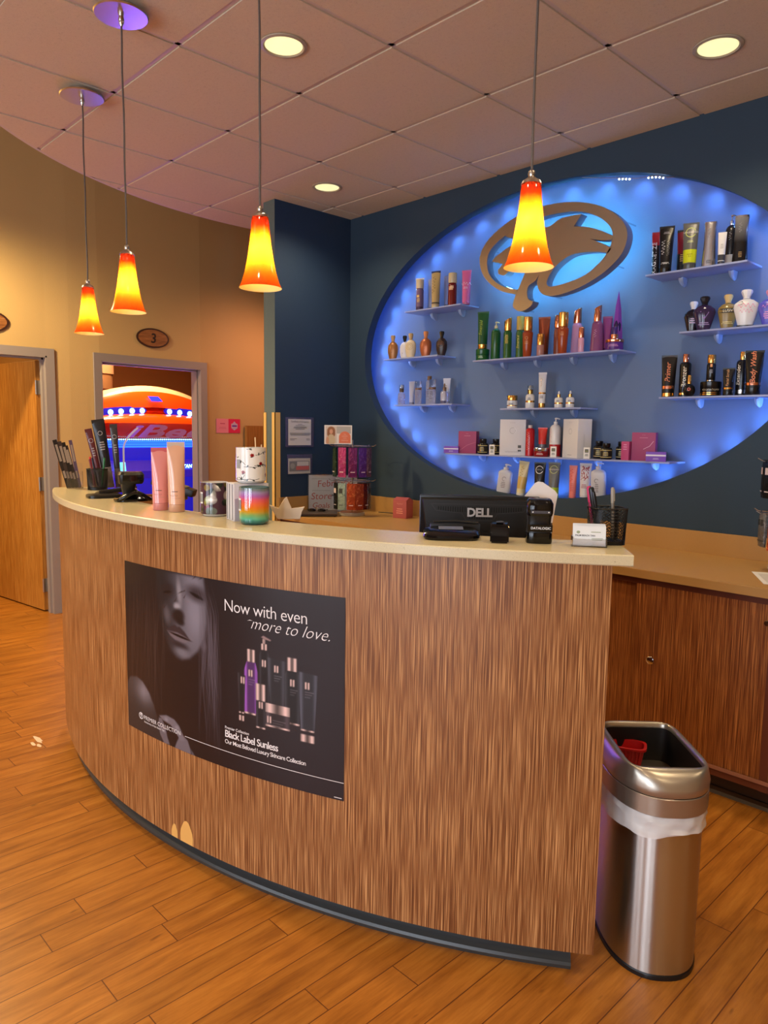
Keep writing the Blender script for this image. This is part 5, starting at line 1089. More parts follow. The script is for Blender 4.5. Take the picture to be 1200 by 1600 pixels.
# clear holders with dark nail files and cards, far left
def holder(x, y, lb, sticks, rz=0.0, w=0.075):
    r = spot('acrylic_holder', x, y, facing(x, y, rz), lb, 'holder', LC)
    b = nb(); box(b, -w/2, w/2, -0.03, -0.027, 0.0, 0.085); box(b, -w/2, w/2, 0.027, 0.03, 0, 0.125); box(b, -w/2, -w/2+0.003, -0.027, 0.027, 0, 0.085); box(b, w/2-0.003, w/2, -0.027, 0.027, 0, 0.085); box(b, -w/2, w/2, -0.027, 0.027, 0, 0.003); finish('holder_shell', b, ACRY, r)
    return r
holder(-3.735, 1.428, 'clear acrylic holder at the far left tip of the counter, holding dark striped sachets', 5)
SP = M('black_packet_foil', (28, 22, 22), 0.25)
for k, (dx, tl, hh, wd, cc_) in enumerate(((-0.030, -0.24, 0.245, 0.020, (36, 28, 26)), (-0.018, -0.21, 0.235, 0.020, (60, 46, 40)), (-0.004, -0.20, 0.230, 0.020, (26, 20, 20)), (0.010, -0.22, 0.215, 0.018, (44, 34, 30)), (0.022, -0.16, 0.24, 0.016, (90, 70, 90)))):
    x, y = -3.735+0.36*dx, 1.428+0.93*dx
    r = spot('lotion_packet', x, y, facing(x, y), 'narrow dark lotion packet leaning in the far left acrylic holder', 'packet', 'dark packets in the far left holder', ZT+0.0035)
    m_ = Matrix.Rotation(tl, 4, 'Y'); b = nb(); box(b, -wd/2, wd/2, -0.003, 0.003, 0, hh, m_); finish('packet', b, K(cc_, 0.25), r)
    b = nb(); box(b, -wd*0.25, wd*0.3, -0.0036, -0.003, hh*0.55, hh*0.9, m_); box(b, -wd*0.3, wd*0.2, -0.0036, -0.003, hh*0.2, hh*0.35, m_); finish('print', b, K((150, 130, 110), 0.3), r)
holder(-3.655, 1.575, 'second clear acrylic holder, behind the mesh pen cup, holding tall tubes', 3, w=0.11)
for nm, lb, dx, tl, hh, wd, body_, cp in (('lotion_tube', 'maroon and white tube leaning out of the second acrylic holder', -0.035, -0.20, 0.30, 0.034, (96, 40, 44), (206, 196, 190)), 
        ('lotion_tube', 'tall black tube with a grey foot in the second acrylic holder', 0.000, -0.14, 0.345, 0.062, (34, 32, 34), (150, 140, 140)),
        ('lotion_tube', 'dark grey tube leaning beside the tall black tube in the second holder', 0.044, -0.06, 0.32, 0.036, (60, 56, 58), (120, 110, 110))):
    x, y = -3.655+0.36*dx, 1.575+0.93*dx-0.004
    r = spot(nm, x, y, facing(x, y), lb, 'tube', LC, ZT+0.004); P_tube(r, hh, wd, body_, cp, caph=0.3, prints=[dict(c=(190, 180, 180), ring=(0, hh*0.8, 0.011, 0.002)), dict(c=(160, 150, 150), lines=4, w=wd*0.4, v=hh*0.66, dv=0.012)]); r.rotation_euler = (0.03, tl, facing(x, y))
# white paper fan behind the holder
r = spot('paper_strip', -3.60, 1.66, facing(-3.6, 1.66), 'curved pale strip rising to the right of the tall black tube', 'paper', LC)
b = nb(); pts = sweep_smooth([(-0.035, 0, 0.0), (-0.033, 0, 0.14), (-0.030, 0, 0.215), (-0.005, 0, 0.262), (0.040, 0, 0.308)], 5)
rs = []
for i, p in enumerate(pts):
    d = (pts[min(i+1, len(pts)-1)]-pts[max(0, i-1)]).normalized(); nrm = Vector((-d.z, 0, d.x))*0.0045; rs.append([p+nrm+Vector((0, -0.0008, 0)), p-nrm+Vector((0, -0.0008, 0)), p-nrm+Vector((0, 0.0008, 0)), p+nrm+Vector((0, 0.0008, 0))])
rings(b, rs); finish('strip', b, K((196, 186, 196), 0.5), r)

def mesh_cup(name, x, y, sx, h, lb, rz, kind='round'):
    r = spot(name, x, y, rz, lb, 'pen cup', LC)
    m = M('black_wire_mesh', (16, 16, 17), 0.4)
    n_ = 20; b = nb(); R = sx/2
    P = 2 if kind == 'round' else 6
    def ringat(z, f=1.0): return sup(R*f*(0.92+0.08*z/h), R*f*(0.92+0.08*z/h), P, 48, z)
    for k in range(3):
        pass
    # woven wall: crossing spiral wires
    nw = 52
    base_ = ringat(0, 1.0)
    for sgn in (1, -1):
        for k in range(nw):
            pts = []
            for q in range(9):
                t = q/8; i = (k/nw + sgn*t*0.22) % 1.0; ii = i*48; a0 = ringat(h*t); p0 = Vector(a0[int(ii) % 48]); p1 = Vector(a0[(int(ii)+1) % 48]); pts.append(p0.lerp(p1, ii-int(ii)))
            tube(b, pts, 0.0010, 3, caps=False)
    o = finish('mesh_wall', b, m, r)
    b = nb(); tube(b, ringat(h)+[ringat(h)[0]], 0.0022, 6); finish('rim', b, m, r)
    b = nb(); rings(b, [ringat(0), ringat(0.010)]); finish('base', b, m, r)
    return r
def pen(x, y, z, rz, tilt, az, L_, rad, col, lb, tipc=None):
    r = root('pen', (x, y, z), 0, lb, 'pen', LC)
    m_ = Matrix.Rotation(az, 4, 'Z') @ Matrix.Rotation(tilt, 4, 'Y')
    b = nb(); lathe(b, [(0.001, 0), (rad*0.8, 0.012), (rad, 0.02), (rad, L_*0.72)], 12, m_); finish('barrel', b, K(col, 0.3), r)
    b = nb(); lathe(b, [(rad*1.12, L_*0.7), (rad*1.15, L_*0.97), (rad*0.8, L_)], 12, m_); box(b, -0.0015, 0.0015, -rad*1.8, -rad*1.2, L_*0.74, L_*0.96, m_); finish('pen_cap', b, K(tipc or col, 0.3), r)
mesh_cup('pen_cup', -3.585, 1.480, 0.098, 0.102, 'round black mesh pen cup near the left end of the counter', facing(-3.585, 1.48))
for k, (dx, dy, tl, az, L_, c_, lb) in enumerate(((-0.02, 0.01, 0.30, 3.9, 0.145, (40, 40, 60), 'dark blue pen in the left mesh cup'), (-0.008, -0.01, 0.22, 4.2, 0.15, (206, 50, 34), 'red pen in the left mesh cup'), (0.02, 0.012, 0.20, 0.9, 0.145, (30, 110, 50), 'green pen in the left mesh cup'), (0.01, -0.015, 0.34, 3.7, 0.14, (120, 30, 40), 'dark red pen leaning across the left mesh cup'))):
    pen(-3.585+dx, 1.48+dy, ZT+0.013, 0, tl*0.6, az, L_, 0.0045, c_, lb)
# flat black pad, scanner on its stand, card terminal
r = spot('payment_pad', -3.175, 1.338, facing(-3.175, 1.338, 0.2), 'flat black pad lying in front of the left mesh pen cup', 'pad', LC)
b = nb(); rings(b, [sup(0.072, 0.055, 4, 32, z) for z in (0, 0.004, 0.012)] + [sup(0.066, 0.049, 4, 32, 0.015)]); finish('pad_base', b, BLACKP, r)
r = spot('remote_keypad', -3.225, 1.42, facing(-3.225, 1.42, 0.3), 'slim black keypad propped behind the flat pad', 'keypad', LC)
mt_ = Matrix.Rotation(-0.20, 4, 'X') @ Matrix.Rotation(-0.10, 4, 'Y'); b = nb(); box(b, -0.085, 0.085, -0.032, 0.032, 0.014, 0.030, mt_, bev=0.003); finish('shell', b, BLACKP, r)
for i in range(9):
    b = nb(); box(b, -0.074+i*0.017, -0.061+i*0.017, -0.022, 0.022, 0.030, 0.0325, mt_, bev=0.0008); finish('key', b, K((74, 66, 60), 0.4), r)
r = spot('barcode_scanner', -2.945, 1.368, facing(-2.945, 1.368, 0.15), 'black barcode scanner on a horseshoe stand at the left of the counter', 'scanner', LC)
b = nb(); tube(b, sweep_smooth([(-0.072, 0.01, 0.008), (-0.060, -0.03, 0.010), (-0.028, -0.045, 0.030), (0.0, -0.046, 0.040), (0.028, -0.045, 0.030), (0.058, -0.03, 0.010), (0.070, 0.01, 0.008)], 6), 0.0085, 12)
rings(b, [sup(0.068, 0.045, 3, 28, z, 0, 0.02) for z in (0, 0.008)] + [sup(0.045, 0.03, 3, 28, 0.022, 0, 0.02), sup(0.025, 0.02, 2, 28, 0.05, -0.01, 0.02)]); finish('horseshoe_base', b, BLACKG, r)
b = nb(); rings(b, [sup(0.026, 0.024, 3, 24, 0.032, -0.018, 0.0), sup(0.027, 0.026, 3, 24, 0.055, -0.022, 0), sup(0.031, 0.032, 3.5, 24, 0.078, -0.02, -0.004)]); finish('neck', b, BLACKP, r)
b = nb(); rings(b, [sup(0.046, 0.028, 4, 28, 0.074, -0.012, -0.004), sup(0.050, 0.034, 4, 28, 0.084, -0.010, -0.004), sup(0.052, 0.036, 4, 28, 0.112, -0.010, -0.002), sup(0.044, 0.030, 4, 28, 0.124, -0.010, 0)]); finish('head', b, BLACKP, r)
b = nb(); box(b, -0.048, 0.028, -0.0415, -0.036, 0.086, 0.110, bev=0.001); finish('scan_window', b, BLACKG, r)
r = spot('card_terminal', -2.900, 1.520, facing(-2.905, 1.49, -0.3), 'black card terminal lying behind the horseshoe scanner stand', 'card terminal', LC)
mt_ = Matrix.Rotation(0.30, 4, 'Y'); b = nb(); box(b, -0.10, 0.085, -0.036, 0.036, 0.040, 0.072, mt_, bev=0.008); finish('shell', b, BLACKP, r)
b = nb(); box(b, -0.085, 0.05, -0.028, 0.028, 0.0725, 0.0755, mt_, bev=0.002); finish('keypad_face', b, K((110, 100, 70), 0.4), r)
b = nb(); box(b, -0.05, 0.06, -0.03, 0.03, 0.0, 0.055, bev=0.006); finish('stand', b, BLACKG, r)
b = nb(); prism(b, [(-0.075, 0.085), (-0.06, 0.135), (-0.035, 0.13), (-0.022, 0.085)], 0.0, 0.002, axis='y'); finish('receipt', b, WHITE, r)
# two pink tubes
def fancy_tube(x, y, h, w_, col, tint, lb):
    r = spot('cream_tube', x, y, facing(x, y), lb, 'tube', LC); n = 32
    b = nb(); rs = []
    for i in range(15):
        t = i/14; a = w_*lerp(0.46, 0.5, t); d = max(0.0015, w_*0.42*(1-t**1.5)); rs.append(sup(a, d, 2.0, n, lerp(0.028, h*0.955, t)))
    rings(b, rs); finish('body', b, M('tube_'+str(col[2]), col, 0.18, coat=0.5), r)
    b = nb(); box(b, -w_*0.5, w_*0.5, -0.0016, 0.0016, h*0.93, h); finish('crimp', b, M('tint_'+str(tint[2]), tint, 0.25), r)
    b = nb(); lathe(b, [(w_*0.44, 0), (w_*0.455, 0.002), (w_*0.455, 0.0275)], n); finish('cap', b, M('tubecap_'+str(col[2]), tuple(int(c*0.92) for c in col), 0.25), r)
    def fn(u, v):
        t = (v-0.028)/(h*0.955-0.028); a = w_*lerp(0.46, 0.5, t); d = max(0.0015, w_*0.42*(1-max(0, t)**1.5)); k = max(0.0, 1-(u/a)**2)**0.5 if abs(u) < a else 0; return (u, -d*k-0.0008, v)
    do_prints(r, [dict(c=(120, 84, 76), lines=1, w=0.026, v=0.074, dv=0.006, u=-0.006), dict(c=(110, 74, 66), s=6, size=0.009, v=0.058, u=-0.010), dict(c=(190, 140, 120), lines=1, w=0.036, v=0.050, dv=0.003)], fn, h)
fancy_tube(-2.572, 1.300, 0.235, 0.062, (222, 142, 136), (200, 100, 106), 'rose pink tube standing on its cap, left of the peach tube')
fancy_tube(-2.492, 1.324, 0.258, 0.064, (226, 172, 140), (206, 186, 172), 'taller peach-coloured tube standing on its cap beside the rose pink tube')
# star-shaped white ornaments at the back edge
def crown(x, y, rz, sc, lb):
    r = spot('pointed_ornament', x, y, rz, lb, 'ornament', LC)
    P = [(-0.034, 0), (-0.054, 0.034), (-0.062, 0.050), (-0.030, 0.036), (-0.012, 0.070), (-0.002, 0.078), (0.014, 0.036), (0.036, 0.040), (0.060, 0.043), (0.048, 0.026), (0.044, 0)]
    b = nb(); N2 = 6
    for i in range(1): prism(b, [(p[0]*sc, p[1]*sc) for p in P], -0.006, 0.006, axis='y')
    for v in b.verts: v.co.y += 2.0*(v.co.x**2)
    bmesh.ops.bevel(b, geom=list(b.edges), offset=0.0012, segments=1, affect='EDGES'); finish('pointed_shell', b, M('unglazed_white', (232, 214, 190), 0.6), r)
crown(-2.050, 1.507, facing(-2.05, 1.507), 1.0, 'cream crown-shaped ornament at the back edge, right of the rainbow candle')
crown(-2.395, 1.430, facing(-2.395, 1.430, 0.3), 0.8, 'cream pointed ornament between the peach tube and the leaf-print candle')
# candles
def candle_print(kind):
    nu, nv = 300, 120; th = np.linspace(-PI, PI, nu); zz = np.linspace(0, 1, nv); A, Z = np.meshgrid(th, zz); rg = np.random.RandomState(11)
    im = np.zeros((nv, nu, 3)); X = A*0.05; Y = Z*0.118
    def seg_(x0, y0, x1, y1, wd):
        t = np.clip(((X-x0)*(x1-x0)+(Y-y0)*(y1-y0))/((x1-x0)**2+(y1-y0)**2+1e-12), 0, 1); return 1-sm(wd*0.6, wd*1.2, np.hypot(X-x0-t*(x1-x0), Y-y0-t*(y1-y0)))
    def put(m, c):
        nonlocal im
        im = im*(1-m[..., None])+m[..., None]*np.array(c)/255
    if kind == 'rose':
        im[...] = np.array([232, 228, 222])/255
        for k in range(16):
            x, y = rg.uniform(-0.157, 0.157), rg.uniform(0, 0.118); a = rg.uniform(-0.5, 0.5)
            for q in range(7):
                x2, y2 = x+0.011*math.cos(a), y+0.011*math.sin(a); put(seg_(x, y, x2, y2, 0.0009), (40, 34, 36)); a += rg.uniform(-0.5, 0.5)
                if q % 2:
                    l = a+rg.choice([-1, 1])*1.0; put(seg_(x, y, x+0.006*math.cos(l), y+0.006*math.sin(l), 0.0022), (50, 54, 46))
                x, y = x2, y2
        for k in range(9):
            ang = -2.6+k*0.62; x = 0.05*ang; y = 0.118*((0.22, 0.80, 0.50)[k % 3]+rg.uniform(-0.05, 0.05))
            put(1-sm(0.0055, 0.0075, np.hypot(X-x, (Y-y)*1.1)+0.001*np.sin(6*np.arctan2(Y-y, X-x))), (150, 26, 30)); put((1-sm(0.002, 0.003, np.hypot(X-x-0.001, Y-y-0.001))), (96, 12, 18)); put(seg_(x-0.004, y-0.007, x+0.003, y-0.005, 0.0016), (44, 50, 44))
    else:
        im[...] = np.array([70, 44, 56])/255
        pal = [(96, 34, 60), (30, 46, 32), (110, 104, 40), (84, 50, 66), (46, 34, 54), (26, 26, 30), (104, 44, 62), (150, 130, 60)]
        for k in range(40): x, y = rg.uniform(-0.157, 0.157), rg.uniform(0, 0.118); put((1-sm(0.010, 0.014, np.hypot(X-x, Y-y)))*0.8, pal[k % 8])
        for k in range(16):
            x, y = rg.uniform(-0.157, 0.157), rg.uniform(0.01, 0.115); a0 = rg.uniform(0, 6.28); c_ = [(226, 222, 206), (150, 170, 80), (190, 90, 120), (60, 90, 60), (214, 190, 90), (24, 22, 26)][k % 6]
            for q in range(11):
                a = a0+q*0.26; put(seg_(x, y, x+0.019*math.cos(a), y+0.019*math.sin(a), 0.0007), c_)
        x, y = 0.05*(-0.3), 0.055
        for q in range(22): a = q*PI*2/22; put(seg_(x, y, x+0.022*math.cos(a), y+0.018*math.sin(a), 0.0008), (238, 236, 230))
        put(1-sm(0.020, 0.024, np.hypot(X-x, (Y-0.012)*1.4)), (96, 104, 96))
    return th, zz, im
def candle(x, y, z, kind, lb, rz=0.0):
    r = spot('candle_jar', x, y, facing(x, y, rz), lb, 'candle', LC, z); R, h = 0.0495, 0.120
    outer = [(0.036, 0), (0.043, 0.001), (0.0485, 0.008), (R, 0.02), (R, h)]; inner = [(R-0.0035, h), (R-0.0035, 0.022), (0.04, 0.013), (0.001, 0.012)]
    b = nb(); lathe(b, outer+inner, 48, cap1=False)
    if kind == 'rainbow':
        m = M('rainbow_tinted_glass', (255, 255, 255), 0.06, coat=1.0); nt = m.node_tree; sp = nt.nodes.new('ShaderNodeSeparateXYZ'); nt.links.new(texco(nt), sp.inputs[0])
        f = math_n(nt, 'DIVIDE', sp.outputs[2], h); wv = noise(nt, texco(nt), 30, 2)
        f = math_n(nt, 'ADD', f, math_n(nt, 'MULTIPLY', math_n(nt, 'SUBTRACT', wv, 0.5), 0.06))
        col = ramp(nt, f, [(0.02, (20, 84, 82)), (0.10, (26, 110, 104)), (0.17, (80, 176, 142)), (0.27, (130, 170, 96)), (0.36, (206, 150, 30)), (0.47, (232, 120, 26)), (0.58, (238, 104, 66)), (0.68, (228, 92, 108)), (0.78, (176, 100, 176)), (0.88, (160, 142, 190)), (0.95, (120, 130, 134)), (1.0, (96, 124, 124))])
        nt.links.new(col, bsdf(m).inputs['Base Color']); bsdf(m).inputs['Transmission Weight'].default_value = 0.0
        finish('jar', b, m, r)
        b = nb(); tube(b, [(R*math.cos(t)-0.0017*math.cos(t), R*math.sin(t)-0.0017*math.sin(t), h) for t in [2*PI*i/40 for i in range(41)]], 0.0018, 8); finish('rim', b, M('teal_glass_rim', (90, 140, 140), 0.05, trans=0.6), r)
    else:
        finish('jar', b, M('milky_glass', (206, 204, 200), 0.08, coat=1.0), r)
        th, zz, im = candle_print(kind)
        painted_grid('wrap_print_'+kind, (lambda u, v: ((R+0.0006)*math.sin(u), -(R+0.0006)*math.cos(u), 0.008+v*(h-0.009))), th, zz, im, r, 0.12).name = 'wrap_print'
    b = nb(); lathe(b, [(R-0.004, 0.0125), (R-0.004, h*0.78)], 40); finish('wax', b, M('candle_wax', (232, 222, 200), 0.5), r)
    b = nb(); tube(b, [(0.01, 0, h*0.78), (0.011, 0, h*0.78+0.01)], 0.0012, 6); tube(b, [(-0.012, 0.005, h*0.78), (-0.012, 0.005, h*0.78+0.01)], 0.0012, 6); finish('wick', b, K((60, 50, 40), 0.8), r)
    def fn(u, v): return ((R+0.0012)*math.sin(u/R), -(R+0.0012)*math.cos(u/R), v)
    b = nb(); put_rect(b, fn, -R*1.45, -R*1.0, 0.045, 0.085, 4); decal('label_sticker', b, WHITE, r)
    b = nb(); 
    def fn2(u, v): return ((R+0.0016)*math.sin(u/R), -(R+0.0016)*math.cos(u/R), v)
    for q in range(5): put_rect(b, fn2, -R*1.38+q*0.0045, -R*1.38+q*0.0045+0.0022, 0.050, 0.080)
    decal('print', b, PRINTG, r)
candle(-2.300, 1.372, ZT, 'leaf', 'glass candle wrapped in a dark tropical leaf print, left of the white box')
bx_, by_ = -2.125, 1.393
r = spot('candle_box', bx_, by_, math.radians(74.8), 'white and grey cardboard box under the rose-print candle', 'box', LC)
b = nb(); box(b, -0.060, 0.060, -0.045, 0.045, 0, 0.127, bev=0.0012); finish('carton', b, K((206, 202, 206), 0.6), r)
b = nb(); prism(b, [(-0.058, 0.002), (0.056, 0.002), (0.056, 0.104), (0.02, 0.098), (-0.02, 0.084), (-0.058, 0.076)], -0.0458, -0.0452, axis='y'); finish('label', b, K((166, 160, 176), 0.6), r)
b = nb(); box(b, -0.0606, -0.0601, -0.030, 0.030, 0.004, 0.124); finish('side_label', b, K((196, 194, 200), 0.6), r)
b = nb()
for y0, y1 in ((-0.030, -0.026), (0.004, 0.008), (0.028, 0.032)): box(b, -0.0612, -0.0606, y0, y1, 0.004, 0.124)
finish('print', b, K((40, 38, 44), 0.6), r)
candle(-2.112, 1.400, ZT+0.1275, 'rose', 'white glass candle with red roses and vines, standing on the white box', 0.2)
candle(-2.022, 1.352, ZT, 'rainbow', 'glass candle in rainbow bands from teal to violet, front of the white box')
r = spot('reed_diffuser', -2.235, 1.515, 0, 'reed diffuser behind the white box, two pale reeds showing above it', 'diffuser', LC)
b = nb(); lathe(b, [(0.03, 0), (0.032, 0.01), (0.03, 0.06), (0.012, 0.075), (0.012, 0.09)], 28); finish('bottle', b, M('amber_glass', (120, 60, 20), 0.1, trans=0.3), r)
REED = K((238, 206, 158), 0.7)
for a, c in (((0.004, -0.004, 0.02), (0.010, -0.022, 0.280)), ((-0.004, 0.004, 0.02), (-0.012, 0.020, 0.253))): b = nb(); tube(b, [a, c], 0.0021, 8); finish('reed', b, REED, r)
# signature pad, fingerprint reader, hand scanner, cards, pen cup
x, y = -1.392, 1.612
r = spot('signature_pad', x, y, facing(x, y, 0.06), 'low black signature pad with a small grey screen in front of the monitor', 'signature pad', LC)
b = nb(); rings(b, [sup(0.078, 0.05, 3.6, 40, 0, 0, 0), sup(0.082, 0.053, 3.4, 40, 0.006), [(p[0], p[1], 0.012+0.016*(p[1]+0.053)/0.106) for p in sup(0.080, 0.051, 3.4, 40, 0)], [(p[0], p[1], 0.015+0.018*(p[1]+0.053)/0.106) for p in sup(0.070, 0.042, 3.4, 40, 0)]]); finish('shell', b, BLACKG, r)
b = nb(); fnp = lambda u, v: (u, v, 0.0155+0.018*(v+0.053)/0.106+0.0008); put_rect(b, fnp, -0.036, 0.036, 0.002, 0.034, 2); decal('screen', b, K((96, 100, 100), 0.15), r)
b = nb(); tube(b, [(-0.05, 0.062, 0.040), (0.02, 0.066, 0.042), (0.085, 0.062, 0.038)], [0.003, 0.004, 0.0045], 10); box(b, -0.06, 0.09, 0.045, 0.075, 0.0, 0.036, bev=0.004); finish('stylus_rest', b, BLACKP, r)
x, y = -1.262, 1.672
r = spot('finger_reader', x, y, facing(x, y), 'small rounded black reader between the signature pad and the hand scanner', 'reader', LC)
b = nb(); prof_ = [(-0.035, 0), (-0.034, 0.030), (-0.022, 0.050), (0.0, 0.056), (0.024, 0.054), (0.036, 0.034), (0.036, 0)]
prism(b, prof_, -0.026, 0.026, axis='x'); bmesh.ops.bevel(b, geom=[e for e in b.edges], offset=0.004, segments=2, affect='EDGES'); finish('shell', b, BLACKG, r)
b = nb(); box(b, -0.010, 0.010, -0.012, 0.014, 0.0555, 0.0585, bev=0.001); finish('sensor', b, K((50, 50, 55), 0.1), r)
x, y = -1.186, 1.754
r = spot('hand_scanner', x, y, facing(x, y, 0.1), 'black upright scanner lettered DATALOGIC at the right part of the counter', 'scanner', LC)
b = nb(); rings(b, [sup(0.036, 0.034, 4, 32, 0), sup(0.037, 0.036, 4, 32, 0.006), sup(0.036, 0.034, 4, 32, 0.030)]); finish('base', b, BLACKG, r)
b = nb(); rings(b, [sup(0.0335, 0.030, 4, 32, 0.030, 0, 0.002), sup(0.0325, 0.028, 4, 32, 0.060, 0, 0.004), sup(0.034, 0.032, 4, 32, 0.080, 0, 0.002)]); finish('body', b, BLACKP, r)
b = nb(); rings(b, [sup(0.035, 0.036, 4, 32, 0.078), sup(0.037, 0.040, 4, 32, 0.086), sup(0.037, 0.040, 4, 32, 0.112), sup(0.031, 0.034, 4, 32, 0.124), sup(0.028, 0.030, 4, 32, 0.125)]); finish('head', b, BLACKG, r)
b = nb(); box(b, -0.027, 0.027, -0.0415, -0.038, 0.086, 0.094, bev=0.001); finish('scan_window', b, K((70, 70, 78), 0.1), r)
b = nb(); prism(b, sup(0.014, 0.010, 4, 20, 0) and [(p[0], p[1]+0.0) for p in sup(0.013, 0.009, 4, 20, 0)], 0.1252, 0.1262); finish('button', b, K((120, 118, 118), 0.3), r)
for sx in (-0.022, 0.022): b = nb(); bmesh.ops.create_icosphere(b, subdivisions=2, radius=0.002, matrix=Matrix.Translation((sx, -0.0418, 0.090))); finish('indicator', b, WHITEG, r)
b = nb(); put_text(b, 'DATALOGIC', 0.0098, surf_flat(-0.0352), 0.002, 0.041, bold=0.01); decal('print', b, PRINTW, r)
b = nb(); box(b, -0.0345, 0.0345, -0.0348, -0.0335, 0.034, 0.054); finish('nameplate', b, BLACKG, r)
x, y = -1.052, 1.800
r = spot('card_holder', x, y, facing(x, y, 0.10), 'clear acrylic holder with white business cards near the right end of the counter', 'card holder', LC)
b = nb(); box(b, -0.047, 0.047, -0.019, -0.0165, 0, 0.022); box(b, -0.047, 0.047, 0.0165, 0.019, 0, 0.040); box(b, -0.047, -0.0445, -0.0165, 0.0165, 0, 0.028); box(b, 0.0445, 0.047, -0.0165, 0.0165, 0, 0.028); box(b, -0.047, 0.047, -0.0165, 0.0165, 0, 0.0025); finish('holder_shell', b, ACRY, r)
CG = 'business cards in the clear holder'
for k in range(8):
    cc_ = spot('business_card', x, y, facing(x, y, 0.10), 'white business card in the clear holder at the counter end', 'business card', CG, ZT+0.003)
    m_ = Matrix.Translation((0, -0.0130+k*0.0030, 0)) @ Matrix.Rotation(-0.12, 4, 'X'); b = nb(); box(b, -0.0435, 0.0435, 0, 0.0006 if k else 0.0008, 0, 0.054+0.0007*k, m_); finish('card', b, K((222, 224, 226), 0.6), cc_)
    if k == 0:
        fnc = lambda u, v: tuple(m_ @ Vector((u, -0.0004, v)))
        b = nb(); put_text(b, 'PALM BEACH TAN', 0.0065, fnc, -0.038, 0.026, align='LEFT', bold=0.02); decal('print', b, K((40, 44, 60), 0.6), cc_)
        b = nb(); put_rect(b, fnc, 0.004, 0.03, 0.037, 0.039); put_rect(b, fnc, 0.006, 0.036, 0.020, 0.0215); put_rect(b, fnc, 0.006, 0.034, 0.016, 0.0175); put_poly(b, fnc, [(-0.030+0.005*math.cos(t), 0.037+0.004*math.sin(t)) for t in [2*PI*i/12 for i in range(12)]]); decal('print', b, K((150, 160, 130), 0.6), cc_)
x, y = -1.052, 1.892
mesh_cup('pen_cup', x, y, 0.094, 0.102, 'square black mesh pen cup at the right end of the counter', facing(x, y, 0.35), 'square')
for dx, dy, tl, az, L_, c_, t_, lb, rad in ((-0.030, -0.012, -0.16, 0.4, 0.150, (150, 30, 70), (190, 40, 90), 'dark pink marker in the right mesh cup', 0.006), (-0.014, -0.018, -0.20, 0.45, 0.150, (20, 20, 22), (24, 24, 26), 'thick black marker in the right mesh cup', 0.007),
        (-0.002, -0.022, -0.24, 0.5, 0.14, (34, 34, 36), (24, 24, 26), 'slim black pen in the right mesh cup', 0.0045), (0.020, 0.002, -0.06, 0.6, 0.148, (120, 112, 100), (150, 140, 124), 'grey translucent pen in the right mesh cup', 0.0045)):
    pen(x+dx, y+dy, ZT+0.013, 0, tl, az+0.6, L_, rad, c_, lb, t_)

# ------------------------------------------------------------------ monitor behind the counter
x, y = -1.572, 1.965
ma = math.atan2(2.063-1.81, 1.725-1.415)    # along the back of the screen
r = root('computer_monitor', (x, y, 0.7655), 0.73, 'black computer monitor lettered DELL, its back to the shop', 'monitor')
H_, W2 = 0.535, 0.205; b = nb()
box(b, -W2, W2, 0.010, 0.036, H_-0.30, H_, bev=0.004); finish('screen_frame', b, BLACKP, r)
b = nb(); rings(b, [[(-W2+0.004, 0.010, H_-0.29), (W2-0.004, 0.010, H_-0.29), (W2-0.004, 0.010, H_-0.008), (-W2+0.004, 0.010, H_-0.008)], [(-W2+0.045, -0.030, H_-0.26), (W2-0.045, -0.030, H_-0.26), (W2-0.012, -0.030+0.018, H_-0.014), (-W2+0.012, -0.030+0.018, H_-0.014)]][::1]); finish('back_shell', b, BLACKP, r)
VG = M('vent_slot_black', (4, 4, 4), 0.8)
def backfn(eps): 
    def fn(u, v):
        t = (v-(H_-0.26))/(0.246); return (u, -0.030+0.018*max(0, min(1, t))-eps, v)
    return fn
b = nb(); fv = backfn(0.001)
for i in range(-17, 18):
    u = i*0.0082
    if abs(u) < 0.040: continue
    ln = 0.020 if abs(u) < 0.10 else 0.020-max(0, (abs(u)-0.10))*0.35
    put_rect(b, fv, u-0.0016, u+0.0016, H_-0.050-ln*0.5+0.006, H_-0.050+0.014)
for i in range(-4, 5): put_rect(b, fv, i*0.0082-0.0016, i*0.0082+0.0016, H_-0.078, H_-0.036)
decal('vent_slots', b, VG, r)
b = nb(); fo = backfn(0.0014)
ol = [(-0.165, H_-0.028), (0.165, H_-0.028), (0.148, H_-0.050), (0.060, H_-0.058), (0.045, H_-0.082), (-0.045, H_-0.082), (-0.060, H_-0.058), (-0.148, H_-0.050)]
for p, q in zip(ol, ol[1:]+ol[:1]):
    dx, dz = q[0]-p[0], q[1]-p[1]; L_ = math.hypot(dx, dz); nx, nz = -dz/L_*0.0009, dx/L_*0.0009
    put_poly(b, fo, [(p[0]-nx, p[1]-nz), (q[0]-nx, q[1]-nz), (q[0]+nx, q[1]+nz), (p[0]+nx, p[1]+nz)])
decal('vent_outline', b, K((44, 44, 46), 0.5), r)
b = nb(); fd = backfn(0.004); put_text(b, 'DELL', 0.040, fd, 0.0, H_-0.068, bold=0.035, spacing=0.95); decal('brand_letters', b, M('silver_letters', (196, 196, 200), 0.3, 0.7), r)
b = nb(); box(b, -0.035, 0.035, -0.045, -0.018, 0.02, H_-0.12, bev=0.003); finish('stand_neck', b, BLACKP, r)
b = nb(); rings(b, [sup(0.12, 0.10, 2.6, 40, 0), sup(0.12, 0.10, 2.6, 40, 0.012), sup(0.10, 0.085, 2.6, 40, 0.018)]); finish('stand_base', b, BLACKP, r)
b = nb(); put_rect(b, lambda u, v: (u, 0.0368, v), -W2+0.016, W2-0.016, H_-0.285, H_-0.016); decal('screen', b, M('screen_glass', (20, 24, 30), 0.1), r)
